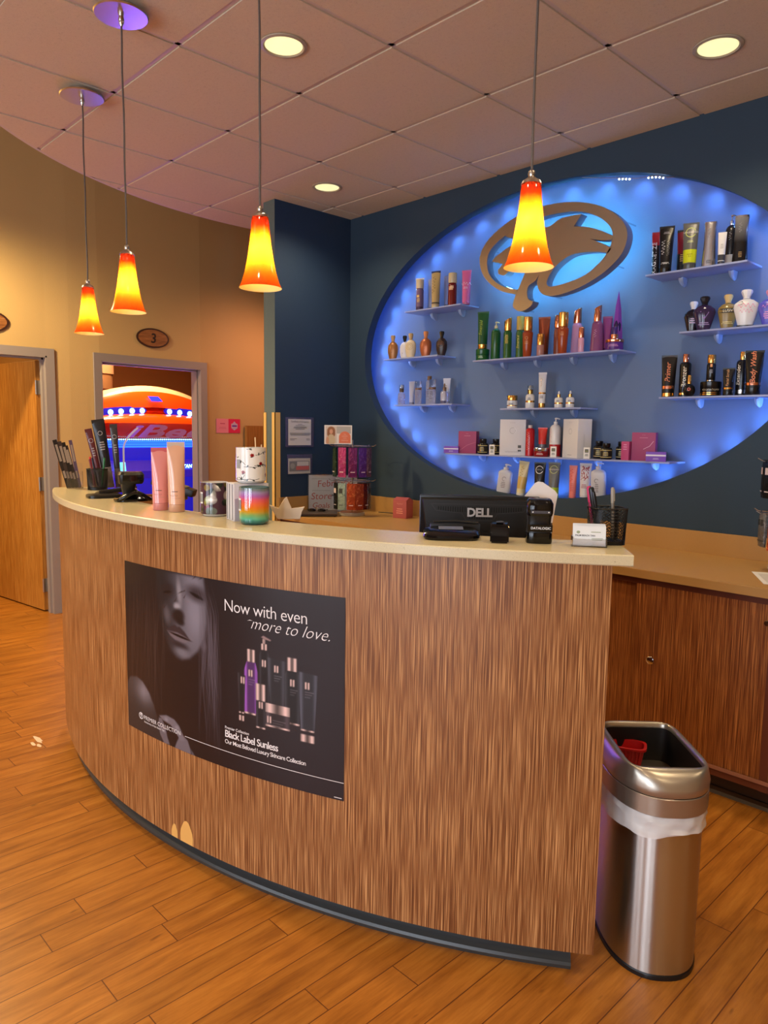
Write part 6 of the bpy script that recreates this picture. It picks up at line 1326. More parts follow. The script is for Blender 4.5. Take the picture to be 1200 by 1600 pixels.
# white folded paper standing on top of something behind the monitor
r = root('folded_paper', (-1.46, 2.16, 0.7655), facing(-1.46, 2.16), 'white rounded paper shape standing up behind the right end of the monitor', 'paper')
P = [(-0.030, 0.40), (-0.060, 0.515), (-0.056, 0.528), (-0.020, 0.578), (-0.008, 0.584), (0.008, 0.582), (0.050, 0.553), (0.060, 0.540), (0.054, 0.500), (0.040, 0.40)]
b = nb(); prism(b, P, -0.002, 0.002, axis='y')
for v in b.verts: v.co.y += v.co.x**2*4
finish('paper', b, K((232, 222, 214), 0.7), r)
b = nb(); lathe(b, [(0.045, 0), (0.045, 0.44)], 28); finish('container', b, K((60, 60, 64), 0.5), r)
# ------------------------------------------------------------------ back counter along the wall
XC0, XC1, YC0 = -4.208, 2.6, 3.00
ct = root('back_cabinet', (XC0, YC0, 0), 0, 'long low cabinet with sliding walnut doors under the back wall', 'cabinet')
def cb(name, x0, x1, y0, y1, z0, z1, mat, bev=0.0, smooth=False):
    b = nb(); box(b, x0-XC0, x1-XC0, y0-YC0, y1-YC0, z0, z1, bev=bev); return finish(name, b, mat, ct, smooth=smooth)
cb('top_rail', XC0, XC1, 3.03, 3.07, 0.862, 0.892, TRIMW); cb('bottom_rail', XC0, XC1, 3.03, 3.07, 0.105, 0.145, TRIMW)
cb('bottom_track', XC0, XC1, 3.022, 3.0295, 0.135, 0.150, M('rail_lip', (150, 100, 80), 0.3), 0.002)
xs = [-4.2, -1.53, -0.93, 0.25, 1.4, 2.6]
for k, (a, c) in enumerate(zip(xs, xs[1:])):
    front = k % 2 == 1
    d = cb('sliding_door', a+(0.0 if front else -0.02)+(0.0 if k else 0.02), c+(0.0 if front else 0.02)-(0 if k < 4 else 0.02), 3.033 if front else 3.052, 3.049 if front else 3.066, 0.148, 0.862, LAM2, 0.001)
    if k in (1, 3):
        b = nb(); lathe(b, [(0.010, 0.0), (0.0165, 0.0015), (0.0175, 0.003), (0.015, 0.0045)], 28, Matrix.Translation((a+0.085-XC0, 3.0335-YC0, 0.525)) @ Matrix.Rotation(PI/2, 4, 'X')); finish('finger_pull', b, CHROME, d)
cb('divider', -0.965, -0.935, 3.0285, 3.07, 0.104, 0.8915, TRIMW)
b = nb(); lathe(b, [(0.011, 0), (0.012, 0.006), (0.010, 0.010)], 20, Matrix.Translation((-0.975-XC0, 3.03-YC0, 0.79)) @ Matrix.Rotation(PI/2, 4, 'X')); finish('lock', b, CHROME, ct)
cb('carcass', XC0, XC1, 3.072, 3.66, 0.10, 0.892, K((60, 34, 20), 0.6)); cb('toe_kick', XC0, XC1, 3.105, 3.14, 0, 0.10, BRKICK)
b = nb(); prism(b, [(0.095, 0.03), (0.098, 0.012), (0.108-0.02, 0.0), (0.105, 0.0), (0.106, 0.03)], 0, XC1-XC0, axis='x'); finish('kick_foot', b, BRKICK, ct)
cb('worktop', XC0, XC1, 3.00, 3.665, 0.892, 0.930, TOPLAM, 0.002)
cb('backsplash', XC0, XC1, 3.652, 3.668, 0.930, 1.040, TOPLAM, 0.001); cb('backsplash', XC0, XC0+0.014, 3.02, 3.652, 0.930, 1.040, TOPLAM, 0.001)
ZW = 0.9305
BG = 'things on the back counter'
r = root('laptop', (-3.975, 3.145, ZW), 0.86, 'closed dark grey laptop on the back counter below the handwritten sign', 'laptop', BG)
b = nb(); box(b, -0.165, 0.165, -0.125, 0.125, 0.004, 0.013, bev=0.002); finish('base', b, K((60, 52, 48), 0.35, 0.3), r)
b = nb(); box(b, -0.165, 0.165, -0.125, 0.125, 0.014, 0.021, bev=0.002); finish('lid', b, K((92, 80, 72), 0.3, 0.4), r)
for sx in (-0.15, 0.15):
    for sy_ in (-0.11, 0.11): b = nb(); lathe(b, [(0.008, 0), (0.008, 0.004)], 12, Matrix.Translation((sx, sy_, 0))); finish('rubber_foot', b, BLACKP, r)
r = root('sunglasses', (-3.99, 3.185, ZW+0.0215), 0.8, 'dark tinted glasses lying on the closed laptop', 'glasses', BG)
for sx in (-0.034, 0.034):
    b = nb(); lathe(b, [(0.026, 0), (0.029, 0.004), (0.026, 0.012), (0.012, 0.018)], 22, Matrix.Translation((sx, 0, 0))); finish('lens', b, BLACKG, r)
    b = nb(); tube(b, [(sx*1.8, 0, 0.008), (sx*2.1, 0.04, 0.006), (sx*2.0, 0.09, 0.004)], 0.003, 6); finish('temple_arm', b, BLACKG, r)
b = nb(); tube(b, sweep_smooth([(-0.012, 0, 0.014), (0, 0, 0.024), (0.012, 0, 0.014)], 5), 0.004, 8); finish('bridge', b, CHROME, r)
# handwritten sign in a clear stand
r = root('sign_stand', (-4.055, 3.385, ZW), 0.86, 'clear stand with a grey sheet handwritten February Store Goals in red', 'sign', BG)
m_ = Matrix.Rotation(-0.16, 4, 'X'); b = nb(); box(b, -0.175, 0.175, -0.002, 0.002, 0.0, 0.262, m_); finish('sheet', b, K((204, 206, 198), 0.5), r)
b = nb(); box(b, -0.182, 0.182, -0.0060, -0.0035, 0.0, 0.268, m_); box(b, -0.182, 0.182, -0.03, 0.06, 0.0, 0.002); finish('acrylic_panel', b, ACRY, r)
fs = lambda u, v: tuple(m_ @ Vector((u, -0.0026, v)))
INK = K((176, 60, 44), 0.6)
b = nb(); put_text(b, 'February', 0.068, fs, -0.115, 0.175, align='LEFT', shear=0.15, rot=0.08); put_text(b, 'Store', 0.068, fs, -0.160, 0.085, align='LEFT', shear=0.15, rot=0.04); put_text(b, 'Goals', 0.055, fs, -0.150, 0.025, align='LEFT', shear=0.15); decal('handwriting', b, INK, r)
b = nb()
for k, (u0, u1, v) in enumerate(((-0.01, 0.06, 0.11), (-0.155, 0.16, 0.235), (0.0, 0.15, 0.098), (0.0, 0.15, 0.075), (0.0, 0.15, 0.055), (-0.15, -0.02, 0.15), (0.0, 0.15, 0.035))): put_rect(b, fs, u0, u1, v, v+(0.014 if k == 0 else 0.0016))
for u in (-0.015, 0.04, 0.09): put_rect(b, fs, u, u+0.0014, 0.02, 0.13)
decal('print', b, K((110, 112, 108), 0.6), r)

# sachet racks
def rack(x, y, rz, lb, tiers, R=0.145, zt=(0.345, 0.105)):
    r = root('sachet_rack', (x, y, ZW), rz, lb, 'display rack', BG)
    b = nb(); lathe(b, [(0.085, 0), (0.088, 0.004), (0.088, 0.018), (0.084, 0.022)], 36); finish('round_base', b, K((170, 160, 148), 0.35), r)
    b = nb(); lathe(b, [(0.083, 0.0222), (0.083, 0.0235)], 36); finish('base_inlay', b, K((150, 88, 50), 0.5), r)
    b = nb(); tube(b, [(0, 0, 0.02), (0, 0, 0.52)], 0.006, 10); finish('pole', b, SILVER, r)
    for z in tiers:
        b = nb(); tube(b, [(R*0.9*math.cos(t), R*0.9*math.sin(t), z+0.004) for t in [2*PI*i/28 for i in range(29)]], 0.0022, 6)
        for i in range(8): a = 2*PI*i/8; tube(b, [(0, 0, z+0.004), (R*math.cos(a), R*math.sin(a), z+0.004), (R*1.12*math.cos(a), R*1.12*math.sin(a), z+0.014)], 0.0018, 6)
        finish('hook_ring', b, SILVER, r)
    return r
def foil(key, c, c2):
    m = M('foil_'+key, c, 0.22, 0.6)
    if not any(n.type == 'TEX_NOISE' for n in m.node_tree.nodes):
        nt = m.node_tree; n_ = noise(nt, vscale(nt, texco(nt), (40, 40, 26)), 1.0, 4, 0.7)
        nt.links.new(ramp(nt, n_, [(0.3, c), (0.55, c), (0.66, c2), (0.8, (235, 220, 220))]), bsdf(m).inputs['Base Color']); bump(m, n_, 0.02, 1.0)
    return m
FO = {'green': foil('green', (34, 56, 34), (80, 110, 70)), 'pink': foil('pink', (176, 60, 120), (220, 150, 170)), 'plum': foil('plum', (110, 34, 96), (190, 100, 150)), 'violet': foil('violet', (96, 50, 140), (150, 110, 180)),
      'mauve': foil('mauve', (130, 90, 110), (190, 160, 170)), 'black': foil('black', (18, 20, 18), (60, 64, 60)), 'teal': foil('teal', (160, 186, 180), (90, 110, 110)), 'copper': foil('copper', (170, 70, 34), (230, 150, 90)),
      'rust': foil('rust', (150, 60, 34), (220, 140, 90)), 'maroon': foil('maroon', (90, 20, 26), (140, 50, 50)), 'grey': foil('grey', (120, 122, 124), (190, 190, 196)), 'orange': foil('orange', (206, 96, 50), (236, 170, 110))}
def sachet(rx, ry, rz, ang_, R, ztop, h, wd, col, lb, grp):
    # ang_: direction around the rack, measured from the side facing the photographer
    base_a = math.atan2(-ry, -rx)+ang_
    x, y = rx+R*math.cos(base_a), ry+R*math.sin(base_a)
    r = root('lotion_sachet', (x, y, ztop-h), base_a+PI/2, lb, 'sachet', grp)
    for k in range(2):
        b = nb(); o = 0.006*k; rs = []
        for z, th in ((0, 0.0008), (h*0.05, 0.001), (h*0.12, 0.004), (h*0.5, 0.0055), (h*0.88, 0.004), (h*0.95, 0.001), (h, 0.0008)): rs.append([(p[0], p[1]+o, z) for p in sup(wd/2, th, 2.4, 20, 0)])
        rings(b, rs); finish('packet', b, FO[col], r)
    b = nb()
    if col in ('teal', 'grey', 'black'): put_rect(b, surf_flat(-0.0058), -wd*0.28, wd*0.2, h*0.62, h*0.80, 1)
    put_rect(b, surf_flat(-0.0058), -wd*0.25, wd*0.25, h*0.16, h*0.19, 1); decal('print', b, K((206, 190, 190), 0.4) if col not in ('teal', 'grey') else K((50, 56, 56), 0.4), r)
RX, RY = -3.80, 3.345
rack(RX, RY, 0, 'small rotating rack hung with foil sachets in the corner of the back counter', (0.475, 0.235))
g1, g2 = 'foil sachets on the corner rack, upper ring', 'foil sachets on the corner rack, lower ring'
for a, c, lb in ((-1.15, 'green', 'dark green foil sachet, leftmost on the upper ring of the corner rack'), (-0.55, 'pink', 'pink foil sachet on the upper ring of the corner rack'), (0.02, 'plum', 'plum foil sachet under the small photo card on the corner rack'),
                 (0.55, 'violet', 'violet foil sachet on the upper ring of the corner rack'), (1.0, 'mauve', 'mauve foil sachet, rightmost on the upper ring of the corner rack')):
    sachet(RX, RY, 0, a, 0.135, ZW+0.470, 0.200, 0.060, FO and c, lb, g1)
for a, c, lb in ((-1.05, 'black', 'black foil sachet, leftmost on the lower ring of the corner rack'), (-0.60, 'teal', 'black and pale teal sachet on the lower ring of the corner rack'), (-0.05, 'copper', 'crinkled copper foil sachet on the lower ring of the corner rack'),
                 (0.42, 'rust', 'rust brown foil sachet on the lower ring of the corner rack'), (0.85, 'maroon', 'thin maroon sachet on the lower ring of the corner rack'), (1.12, 'grey', 'thin grey sachet, rightmost on the lower ring of the corner rack')):
    sachet(RX, RY, 0, a, 0.128, ZW+0.228, 0.180, 0.060, c, lb, g2)
# photo card on the rack
r = root('photo_card', (RX-0.035, RY-0.10, ZW+0.492), facing(RX, RY), 'small card with a curly-haired woman and a coral arch, on top of the corner rack', 'card', BG)
uu = np.linspace(-0.092, 0.092, 110); vv = np.linspace(0, 0.125, 80); UU, VV = np.meshgrid(uu, vv); im = np.ones(UU.shape+(3,))*np.array([226, 220, 212])/255
def pc(m, c, k=1.0):
    global im
    im = im*(1-(m*k)[..., None])+(m*k)[..., None]*np.array(c)/255
def el(cx, cy, rx, ry): return 1-sm(0.85, 1.1, np.hypot((UU-cx)/rx, (VV-cy)/ry))
pc(((UU < -0.01) & (UU > -0.086) & (VV > 0.006) & (VV < 0.119)).astype(float), (206, 192, 178)); pc(((UU >= -0.01) & (UU < 0.086) & (VV > 0.07) & (VV < 0.119)).astype(float), (176, 170, 160))
pc(el(-0.048, 0.088, 0.028, 0.030), (150, 96, 56)); pc(el(-0.062, 0.070, 0.014, 0.024), (140, 88, 50)); pc(el(-0.034, 0.070, 0.014, 0.024), (140, 88, 50)); pc(el(-0.048, 0.084, 0.012, 0.017), (206, 150, 116)); pc(el(-0.048, 0.025, 0.028, 0.042), (196, 176, 140)); pc(el(-0.072, 0.02, 0.010, 0.03), (200, 146, 110))
pc((((np.hypot(UU-0.045, VV-0.045) < 0.040) & (VV > 0.045)) | ((abs(UU-0.045) < 0.040) & (VV <= 0.045) & (VV > 0.006))).astype(float), (224, 120, 80))
painted_grid('card_print', lambda u, v: (u, -0.0012, v), uu, vv, im, r, 0.4)
b = nb(); box(b, -0.094, 0.094, -0.0006, 0.001, -0.002, 0.127); finish('card', b, WHITE, r)
b = nb(); 
for k in range(4): put_squiggle(b, (2, 5, 3, 6)[k], 0.014, surf_flat(-0.0014), 0.045, 0.062-k*0.014, 0)
decal('print', b, K((246, 226, 206), 0.5), r)
b = nb(); tube(b, [(0.03, 0.005, -0.03), (0.03, 0.003, 0.02)], 0.0025, 6); finish('clip', b, SILVER, r)
# coral box
r = root('coral_carton', (-3.475, 3.52, ZW), 0.25, 'small coral carton on the back counter left of the monitor', 'box', BG)
b = nb(); box(b, -0.052, 0.052, -0.045, 0.045, 0, 0.115, bev=0.0012); prism(b, [(-0.045, 0.115), (0.045, 0.115), (0.045, 0.117), (-0.0, 0.140), (-0.045, 0.122)], -0.052, 0.052, axis='x'); finish('carton', b, K((172, 84, 84), 0.5), r)
do_prints(r, [dict(c=(232, 170, 150), s=6, size=0.014, v=0.094), dict(c=(226, 150, 130), lines=3, w=0.05, v=0.06, dv=0.014)], surf_flat(-0.045), 0.1)
# cable
b = nb(); tube(b, sweep_smooth([(-3.80, 3.60, ZW+0.004), (-3.70, 3.63, ZW+0.004), (-3.60, 3.60, ZW+0.004), (-3.53, 3.58, ZW+0.004)], 5), 0.003, 6); tag(finish('cable', b, BLACKP), 'thin dark cable on the back counter behind the corner rack', 'cable')
# right rack and papers
RX2, RY2 = -1.045, 3.475
rack(RX2, RY2, 0, 'rotating sachet rack cut by the right edge of the picture', (0.475, 0.25), R=0.145)
g3 = 'sachets on the right rack'
for a, z, c, h, wd, lb in ((-1.35, 0.490, 'black', 0.165, 0.055, 'black foil sachet, outermost on the upper ring of the right rack'), (-0.95, 0.490, 'black', 0.165, 0.055, 'black foil sachet beside the outermost one, upper ring of the right rack'), (-0.35, 0.490, 'mauve', 0.165, 0.055, 'mauve foil sachet at the right edge of the picture, upper ring'),
                        (0.3, 0.490, 'plum', 0.165, 0.055, 'plum foil sachet on the upper ring of the right rack'), (-1.30, 0.262, 'grey', 0.15, 0.04, 'grey sachet, outermost on the lower ring of the right rack'), (-1.05, 0.262, 'grey', 0.15, 0.04, 'second grey sachet on the lower ring of the right rack'),
                        (-0.55, 0.262, 'orange', 0.16, 0.06, 'orange foil sachet on the lower ring of the right rack'), (0.1, 0.262, 'copper', 0.16, 0.06, 'copper foil sachet on the lower ring of the right rack')):
    sachet(RX2, RY2, 0, a, 0.130, ZW+z-0.006, h, wd, c, lb, g3)
for k, (x, y, a, lb) in enumerate(((-0.99, 3.26, 0.5, 'white printed sheet lying on the back counter at the right edge'), )):
    r = root('paper_sheet', (x, y, ZW), a, lb, 'paper', BG); b = nb(); box(b, -0.108, 0.108, -0.14, 0.14, 0.0002, 0.001); finish('sheet', b, WHITE, r)
    b = nb()
    for q in range(14): put_rect(b, lambda u, v: (u, v, 0.0013), -0.09, 0.09-0.02*(q % 3), -0.12+q*0.016, -0.117+q*0.016)
    decal('print', b, PRINTG, r)

# ------------------------------------------------------------------ signs on the walls
def on_return(y, z, w_, h_, name, lb, cat):
    r = root(name, (-4.2085, y, z), PI/2, lb, cat); return r      # local -y points to +x
FRP = M('clear_frame_plastic', (120, 120, 170), 0.1, 0, trans=0.6)
r = on_return(3.20, 1.497, 0, 0, 'certificate', 'white certificate in a clear plastic frame on the navy return wall', 'certificate')
b = nb(); box(b, -0.125, 0.125, -0.006, -0.0005, -0.105, 0.105, bev=0.001); finish('frame', b, FRP, r)
b = nb(); box(b, -0.103, 0.098, -0.0075, -0.0062, -0.092, 0.092); finish('sheet', b, K((206, 204, 206), 0.6), r)
fr_ = surf_flat(-0.0076)
b = nb(); put_text(b, 'Certificate of Occupancy', 0.0155, fr_, -0.002, 0.070, bold=0.01)
for k, (w_, v) in enumerate(((0.02, 0.055), (0.04, 0.046), (0.055, 0.036), (0.06, 0.029), (0.04, 0.021), (0.09, -0.008), (0.09, -0.015), (0.085, -0.022))): put_rect(b, fr_, -w_, w_, v, v+0.003)
put_rect(b, fr_, -0.09, -0.03, -0.048, -0.045); put_rect(b, fr_, -0.09, -0.05, -0.056, -0.053); put_rect(b, fr_, 0.055, 0.085, -0.048, -0.045); put_rect(b, fr_, 0.055, 0.088, -0.056, -0.053); decal('print', b, PRINTG, r)
r = on_return(3.195, 1.262, 0, 0, 'permit_card', 'smaller grey and red permit card in a clear sleeve below the certificate', 'permit')
b = nb(); box(b, -0.105, 0.115, -0.005, -0.0005, -0.062, 0.078, bev=0.001); finish('sleeve', b, FRP, r)
b = nb(); box(b, -0.098, 0.098, -0.0065, -0.0052, -0.060, 0.050); finish('card', b, K((186, 184, 182), 0.6), r)
b = nb(); f2 = surf_flat(-0.0066); put_rect(b, f2, -0.09, 0.09, -0.042, 0.030); decal('border', b, K((120, 122, 130), 0.6), r)
b = nb(); f2 = surf_flat(-0.0069); put_rect(b, f2, -0.030, 0.085, -0.034, -0.006); decal('red_panel', b, K((190, 100, 100), 0.6), r)
b = nb(); put_rect(b, f2, -0.022, 0.082, -0.004, 0.026); put_rect(b, f2, -0.06, 0.06, 0.037, 0.043); decal('pale_panel', b, K((196, 196, 198), 0.6), r)
b = nb(); put_poly(b, f2, [(-0.062+0.020*math.cos(t), -0.004+0.020*math.sin(t)) for t in [2*PI*i/24 for i in range(24)]]); decal('seal', b, K((150, 152, 156), 0.6), r)
WOV = M('oval_sign_wood', (150, 92, 48), 0.4)
def oval_sign(x, y, z, rz, lb, digit=None):
    r = root('room_sign', (x, y, z), rz, lb, 'room sign')
    b = nb(); prism(b, [(0.158*math.cos(t), 0.084*math.sin(t)) for t in [2*PI*i/48 for i in range(48)]], -0.010, -0.0005, axis='y'); finish('dark_rim', b, K((60, 34, 26), 0.4), r)
    b = nb(); prism(b, [(0.142*math.cos(t), 0.070*math.sin(t)) for t in [2*PI*i/48 for i in range(48)]], -0.0125, -0.0102, axis='y'); finish('wood_face', b, WOV, r)
    if digit: b = nb(); put_text(b, digit, 0.115, surf_flat(-0.0126), 0, -0.040, bold=0.02, shear=0.1); decal('number', b, K((30, 20, 20), 0.5), r)
nt = WOV.node_tree; nz = noise(nt, vscale(nt, texco(nt), (6, 6, 90)), 1.0, 3, 0.6); nt.links.new(ramp(nt, nz, [(0.3, (110, 62, 30)), (0.7, (176, 116, 66))]), bsdf(WOV).inputs['Base Color'])
oval_sign(-6.0925, 3.035, 2.287, PI/2+0.100, 'oval wooden sign with the number 3 above the right doorway', '3')
oval_sign(-6.0495, 1.70, 2.285, PI/2, 'oval wooden sign cut off at the left edge above the left doorway')
def wall_pt(y):
    for a, c in zip(plan, plan[1:]):
        if a[1] <= y <= c[1]: t = (y-a[1])/(c[1]-a[1]); return a[0]+(c[0]-a[0])*t, math.atan2(c[1]-a[1], c[0]-a[0])
x, a = wall_pt(3.85); r = root('pink_sign', (x+0.0015, 3.85, 1.54), a, 'small pink and magenta notice on the tan wall right of the doorway', 'sign')
b = nb(); box(b, -0.15, 0.0, -0.005, -0.0005, -0.068, 0.068); finish('pink_half', b, K((236, 140, 160), 0.6), r)
b = nb(); box(b, 0.0, 0.15, -0.005, -0.0005, -0.068, 0.068); finish('magenta_half', b, K((226, 40, 90), 0.6), r)
b = nb(); f3 = surf_flat(-0.005); put_rect(b, f3, 0.035, 0.115, -0.022, 0.022); put_poly(b, f3, [(0.05, 0.022), (0.075, 0.045), (0.10, 0.022)]); put_poly(b, f3, [(0.04, -0.024), (0.075, -0.042), (0.11, -0.024)]); decal('emblem', b, K((206, 180, 214), 0.6), r)
b = nb(); put_rect(b, f3, -0.105, -0.045, 0.018, 0.026); put_rect(b, f3, -0.115, -0.035, -0.015, -0.013); put_rect(b, f3, -0.12, -0.03, -0.025, -0.023); put_rect(b, f3, 0.10, 0.14, -0.058, -0.053); decal('print', b, K((196, 70, 110), 0.6), r)
b = nb(); put_rect(b, surf_flat(-0.0056), 0.045, 0.105, -0.008, 0.008); decal('print', b, K((120, 60, 170), 0.6), r)
x, a = wall_pt(4.27); r = root('yellow_notice', (x+0.0015, 4.27, 2.885), a, 'small ochre notice high on the tan wall beside the navy wall end', 'sign'); b = nb(); box(b, -0.07, 0.07, -0.004, -0.0005, -0.03, 0.03); finish('plate', b, K((206, 150, 50), 0.6), r)
r = root('side_table', (-5.93, 2.275, 0), 0.1, 'pale round-edged table corner glimpsed between the doorway and the counter', 'table')
x, a = wall_pt(4.3); r2 = root('wood_panel', (x+0.012, 4.30, 0), a, 'brown wood panel standing against the tan wall beside the corner guards', 'panel')
b = nb(); box(b, -0.25, 0.30, -0.03, -0.002, 0.0, 1.545, bev=0.002); finish('panel', b, laminate('oak_panel', (150, 98, 42), (116, 70, 26), (176, 122, 62), useuv=False, rough=0.5), r2)
b = nb(); rings(b, [sup(0.10, 0.06, 3, 24, 0.53), sup(0.10, 0.06, 3, 24, 0.56)]); finish('table_top', b, K((222, 170, 104), 0.4), r)
for sx in (-0.07, 0.07):
    b = nb(); tube(b, [(sx, 0, 0), (sx, 0, 0.53)], 0.010, 8); finish('leg', b, K((90, 70, 50), 0.5), r)

# ------------------------------------------------------------------ tanning bed in the room behind the right doorway
bx = -7.42
bd = root('tanning_bed', (bx, 3.68, 0), PI/2, 'orange tanning bed with rows of blue lights, seen through the right doorway', 'tanning bed')
# local: x runs to the right in the picture (world +y), -y faces the doorway (world +x)
ORG = M('orange_gloss_shell', (236, 78, 12), 0.22, coat=0.6); ORD = M('dark_orange_shell', (180, 36, 14), 0.25, coat=0.4); CRM = M('cream_shell', (226, 196, 160), 0.25)
BLUEP = M('blue_lit_panel', (40, 60, 220), 0.3, emit=(30, 50, 255), es=1.1); CYAN = M('cyan_led', (150, 230, 255), 0.4, emit=(120, 220, 255), es=6.0)
def crown_z(x, z0, sag): return z0-sag*(x+0.02)**2
def canopy_band(name, zlo, zhi, ylo, yhi, sag_lo, sag_hi, mat, th=0.02, n=30, L_=1.15):
    b = nb(); rs = []
    for i in range(n+1):
        x = -L_+2*L_*i/n; a = crown_z(x, zlo, sag_lo); c = crown_z(x, zhi, sag_hi); cur = 0.12*(x/L_)**2
        P4 = [(x, ylo+cur, a), (x, (ylo+yhi)/2+cur-0.02, (a+c)/2), (x, yhi+cur, c), (x, yhi+cur+0.10, c), (x, ylo+cur+0.10, a)]
        rs.append(P4)
    rings(b, rs); finish(name, b, mat, bd, angle=50)
canopy_band('top_rim', 1.895, 1.955, -0.02, 0.05, 0.30, 0.34, CRM)
canopy_band('upper_shell', 1.725, 1.895, -0.07, -0.02, 0.16, 0.30, ORG)
canopy_band('light_recess', 1.655, 1.725, -0.04, -0.03, 0.08, 0.16, ORD)
canopy_band('lower_shell', 1.560, 1.655, -0.16, -0.09, 0.02, 0.08, ORG)
canopy_band('lettered_panel', 1.40, 1.560, -0.12, -0.16, 0.0, 0.02, ORD)
b = nb(); box(b, -1.12, 1.12, 0.10, 0.55, 1.40, 1.80); finish('canopy_core', b, ORD, bd)
for s0, s1 in ((-0.62, -0.10), (0.10, 0.70)):
    b = nb(); rs = []; n_ = 24
    for i in range(n_+1):
        x = s0+(s1-s0)*i/n_; f = max(0.02, 1-abs(2*i/n_-1)**6)**0.5*0.044; zc_ = crown_z(x, 1.692, 0.12); rs.append([(x, -0.062, zc_-f), (x, -0.070, zc_), (x, -0.062, zc_+f), (x, -0.03, zc_+f), (x, -0.03, zc_-f)])
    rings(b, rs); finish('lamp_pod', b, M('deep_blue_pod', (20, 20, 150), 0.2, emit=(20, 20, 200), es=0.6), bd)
for x in (-0.60, -0.49, -0.38, -0.26, -0.15, 0.16, 0.28, 0.40, 0.52, 0.64):
    b = nb(); lathe(b, [(0.027, 0), (0.027, 0.006), (0.019, 0.010)], 20, Matrix.Translation((x, -0.066, crown_z(x, 1.690, 0.12))) @ Matrix.Rotation(PI/2, 4, 'X')); finish('blue_lamp', b, CYAN, bd)
b = nb(); prism(b, [(-0.09, 1.84), (0.02, 1.84), (0.07, 1.79), (-0.05, 1.79)], -0.095, -0.080, axis='y'); finish('blue_badge', b, BLUEP, bd)
b = nb(); fb = lambda u, v: (u, -0.150-0.045*(v-1.40)/0.16-0.012, v)
for s_, sz, u_ in (('iBed', 0.20, 0.06),):
    vs2, fs2 = text_geo(s_, sz, shear=0.35, bold=0.03, spacing=1.05); V2 = [b.verts.new(fb(u_+p[0]*2.45, 1.412+p[1]*0.92)) for p in vs2]
    for f in fs2:
        try: b.faces.new([V2[i] for i in f])
        except ValueError: pass
decal('bed_letters', b, K((176, 150, 214), 0.35), bd)
nled = 56
for i in range(nled):
    x = -0.62+1.24*i/(nled-1); b = nb(); bmesh.ops.create_icosphere(b, subdivisions=1, radius=0.0075, matrix=Matrix.Translation((x, -0.14, 1.388))); finish('strip_led', b, CYAN, bd)
# lower half: ribbed blue lamps, name strip, base
LTUBE = M('blue_tube_lamp', (50, 70, 240), 0.3, emit=(30, 84, 255), es=2.6)
for i in range(8):
    z = 1.362-i*0.026; b = nb(); tube(b, [(-1.1, 0.02+0.012*i, z), (1.1, 0.02+0.012*i, z)], 0.0105, 10); finish('tube_lamp', b, LTUBE, bd)
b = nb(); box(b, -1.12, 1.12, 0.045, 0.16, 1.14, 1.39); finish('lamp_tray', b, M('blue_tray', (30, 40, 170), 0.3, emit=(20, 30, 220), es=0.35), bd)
b = nb(); rs = []
for i in range(25):
    x = -1.15+2.3*i/24; c_ = 0.06*(x/1.15)**2; rs.append([(x, -0.12+c_, 0.98), (x, -0.15+c_, 1.06), (x, -0.10+c_, 1.17), (x, 0.06+c_, 1.17), (x, 0.06+c_, 0.98)])
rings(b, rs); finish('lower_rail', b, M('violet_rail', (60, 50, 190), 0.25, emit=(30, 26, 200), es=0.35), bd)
b = nb(); rs = []
for i in range(25):
    x = -1.15+2.3*i/24; c_ = 0.06*(x/1.15)**2; rs.append([(x, -0.05+c_, 0.0), (x, -0.09+c_, 0.5), (x, -0.07+c_, 0.98), (x, 0.4, 0.98), (x, 0.4, 0.0)])
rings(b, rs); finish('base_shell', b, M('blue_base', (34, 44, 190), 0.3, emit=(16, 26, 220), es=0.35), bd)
b = nb(); fl = lambda u, v: (u, -0.155+0.02*(v-1.08)/0.1, v)
put_text(b, 'PALM BEACH TAN', 0.052, fl, 0.155, 1.083, shear=0.25, bold=0.02); decal('rail_letters', b, CYAN, bd)
b = nb(); put_rect(b, fl, -0.50, -0.38, 1.065, 1.155); decal('badge', b, M('cyan_badge', (120, 220, 230), 0.4, emit=(80, 210, 230), es=1.2), bd)
b = nb(); put_squiggle(b, 5, 0.03, lambda u, v: (u, -0.160+0.02*(v-1.08)/0.1, v), -0.44, 1.085, 0); decal('badge_print', b, K((20, 60, 130), 0.4), bd)
r = root('exhaust_duct', (-7.95, 3.28, 1.98), 0, 'pale cylindrical duct above the tanning bed', 'duct')
b = nb(); lathe(b, [(0.20, 0.10), (0.20, 0.72)], 40, cap0=False, cap1=False); lathe(b, [(0.188, 0.10), (0.188, 0.72)], 40, cap0=False, cap1=False); finish('duct_shell', b, K((150, 122, 98), 0.5), r)
b = nb(); lathe(b, [(0.185, -0.06), (0.185, 0.10)], 40); finish('duct_core', b, K((110, 84, 58), 0.6), r)

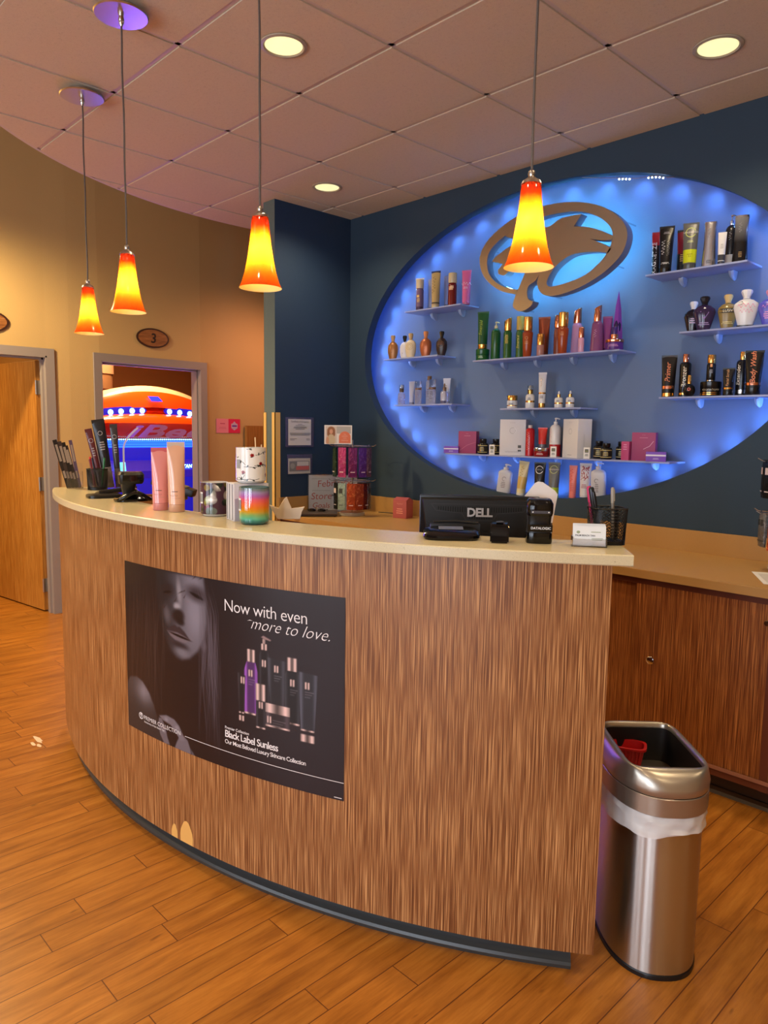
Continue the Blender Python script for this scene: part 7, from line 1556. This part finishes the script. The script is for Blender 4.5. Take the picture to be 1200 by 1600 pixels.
# ------------------------------------------------------------------ waste bin
tc = root('waste_bin', (-0.948, 2.03, 0), -PI/4, 'brushed steel open-top waste bin with a white liner, at the right end of the counter', 'waste bin')
A_, B_ = 0.200, 0.131; NN = 64
def rg_(fa, fb_, z, p=2.35): return sup(A_*fa, B_*fb_, p, NN, z)
b = nb(); rings(b, [rg_(1.012, 1.02, 0), rg_(1.012, 1.02, 0.012), rg_(1.0, 1.0, 0.016)]); finish('rubber_base', b, BLACKP, tc)
b = nb(); rings(b, [rg_(1, 1, 0.0162), rg_(1, 1, 0.46)], cap1=False); finish('steel_body', b, STEEL, tc)
LIN = M('white_liner_film', (228, 226, 224), 0.35, 0, alpha=0.78, trans=0.0)
b = nb(); rs = []
for k in range(8):
    z = 0.425+0.068*k/7; ring_ = []
    for i, p in enumerate(rg_(1, 1, z)):
        t = 2*PI*i/NN; w_ = 1.042+0.010*math.sin(9*t+k*1.3)+0.010*math.sin(17*t-k*0.8)+0.008*math.sin(k*1.9)
        ring_.append((p[0]*w_, p[1]*(w_+0.012), z+(0.014*math.sin(2*t+0.6)+0.006*math.sin(5*t) if k == 0 else 0.003*math.sin(7*t+k))))
    rs.append(ring_)
rings(b, rs, cap0=False, cap1=False); finish('bin_liner', b, LIN, tc)
b = nb(); rings(b, [rg_(1.035, 1.055, 0.482), rg_(1.06, 1.09, 0.486), rg_(1.06, 1.09, 0.536), rg_(1.052, 1.08, 0.538)], cap1=False); finish('lid_band', b, M('lid_silver', (176, 166, 152), 0.32, 0.85), tc)
b = nb(); top = lambda fa, fb_, z, p: sup(A_*fa, B_*fb_, p, NN, z)
rings(b, [top(1.052, 1.08, 0.540, 2.35), top(1.060, 1.085, 0.542, 2.35), top(1.045, 1.07, 0.562, 2.6), top(0.99, 1.0, 0.584, 3.0), top(0.91, 0.94, 0.599, 4.0), top(0.835, 0.885, 0.6060, 5.5), top(0.795, 0.83, 0.6065, 7), top(0.775, 0.805, 0.603, 8), top(0.77, 0.80, 0.590, 8)], cap0=False, cap1=False)
finish('lid_dome', b, M('lid_silver', (176, 166, 152), 0.32, 0.85), tc, angle=60)
b = nb(); rings(b, [top(0.77, 0.80, 0.5895, 8), top(0.76, 0.79, 0.50, 8), top(0.86, 0.80, 0.30, 3), top(0.86, 0.8, 0.05, 3)], cap0=False, cap1=True); finish('inner_liner', b, K((22, 18, 18), 0.5), tc)
b = nb(); rings(b, [top(0.80, 0.70, 0.35, 3.5), top(0.78, 0.68, 0.38, 3.5)]); finish('waste_bag', b, K((196, 180, 170), 0.7), tc)
RB = K((190, 24, 24), 0.4)
r = root('red_basket', (-1.050, 2.095, 0.480), 0.45, 'small red ribbed plastic basket lying inside the waste bin', 'basket')
b = nb(); rings(b, [sup(0.036, 0.026, 4, 28, 0), sup(0.046, 0.034, 4, 28, 0.062), sup(0.052, 0.040, 4, 28, 0.063), sup(0.052, 0.040, 4, 28, 0.070), sup(0.044, 0.032, 4, 28, 0.070), sup(0.034, 0.024, 4, 28, 0.004)], cap1=True); finish('basket_shell', b, RB, r)
for i in range(7):
    b = nb(); u = -0.033+i*0.011; tube(b, [(u*0.8, -0.0265, 0.002), (u, -0.0345, 0.062)], 0.0022, 6); finish('rib', b, RB, r)
# scuff on the floor near the counter
b = nb(); rs_ = random.Random(2)
for cx_, cy_, w_, h_ in ((-3.62, 1.165, 0.05, 0.014), (-3.58, 1.13, 0.028, 0.008), (-3.545, 1.145, 0.02, 0.01)):
    put_poly(b, lambda u, v: (u, v, 0.0004), [(cx_+w_*math.cos(t)*rs_.uniform(0.7, 1.2), cy_+h_*math.sin(t)*rs_.uniform(0.7, 1.2)) for t in [2*PI*i/14 for i in range(14)]])
o = decal('floor_scuff', b, K((232, 206, 176), 0.7), None); tag(o, 'pale scuff marks on the wood floor left of the counter', 'scuff')
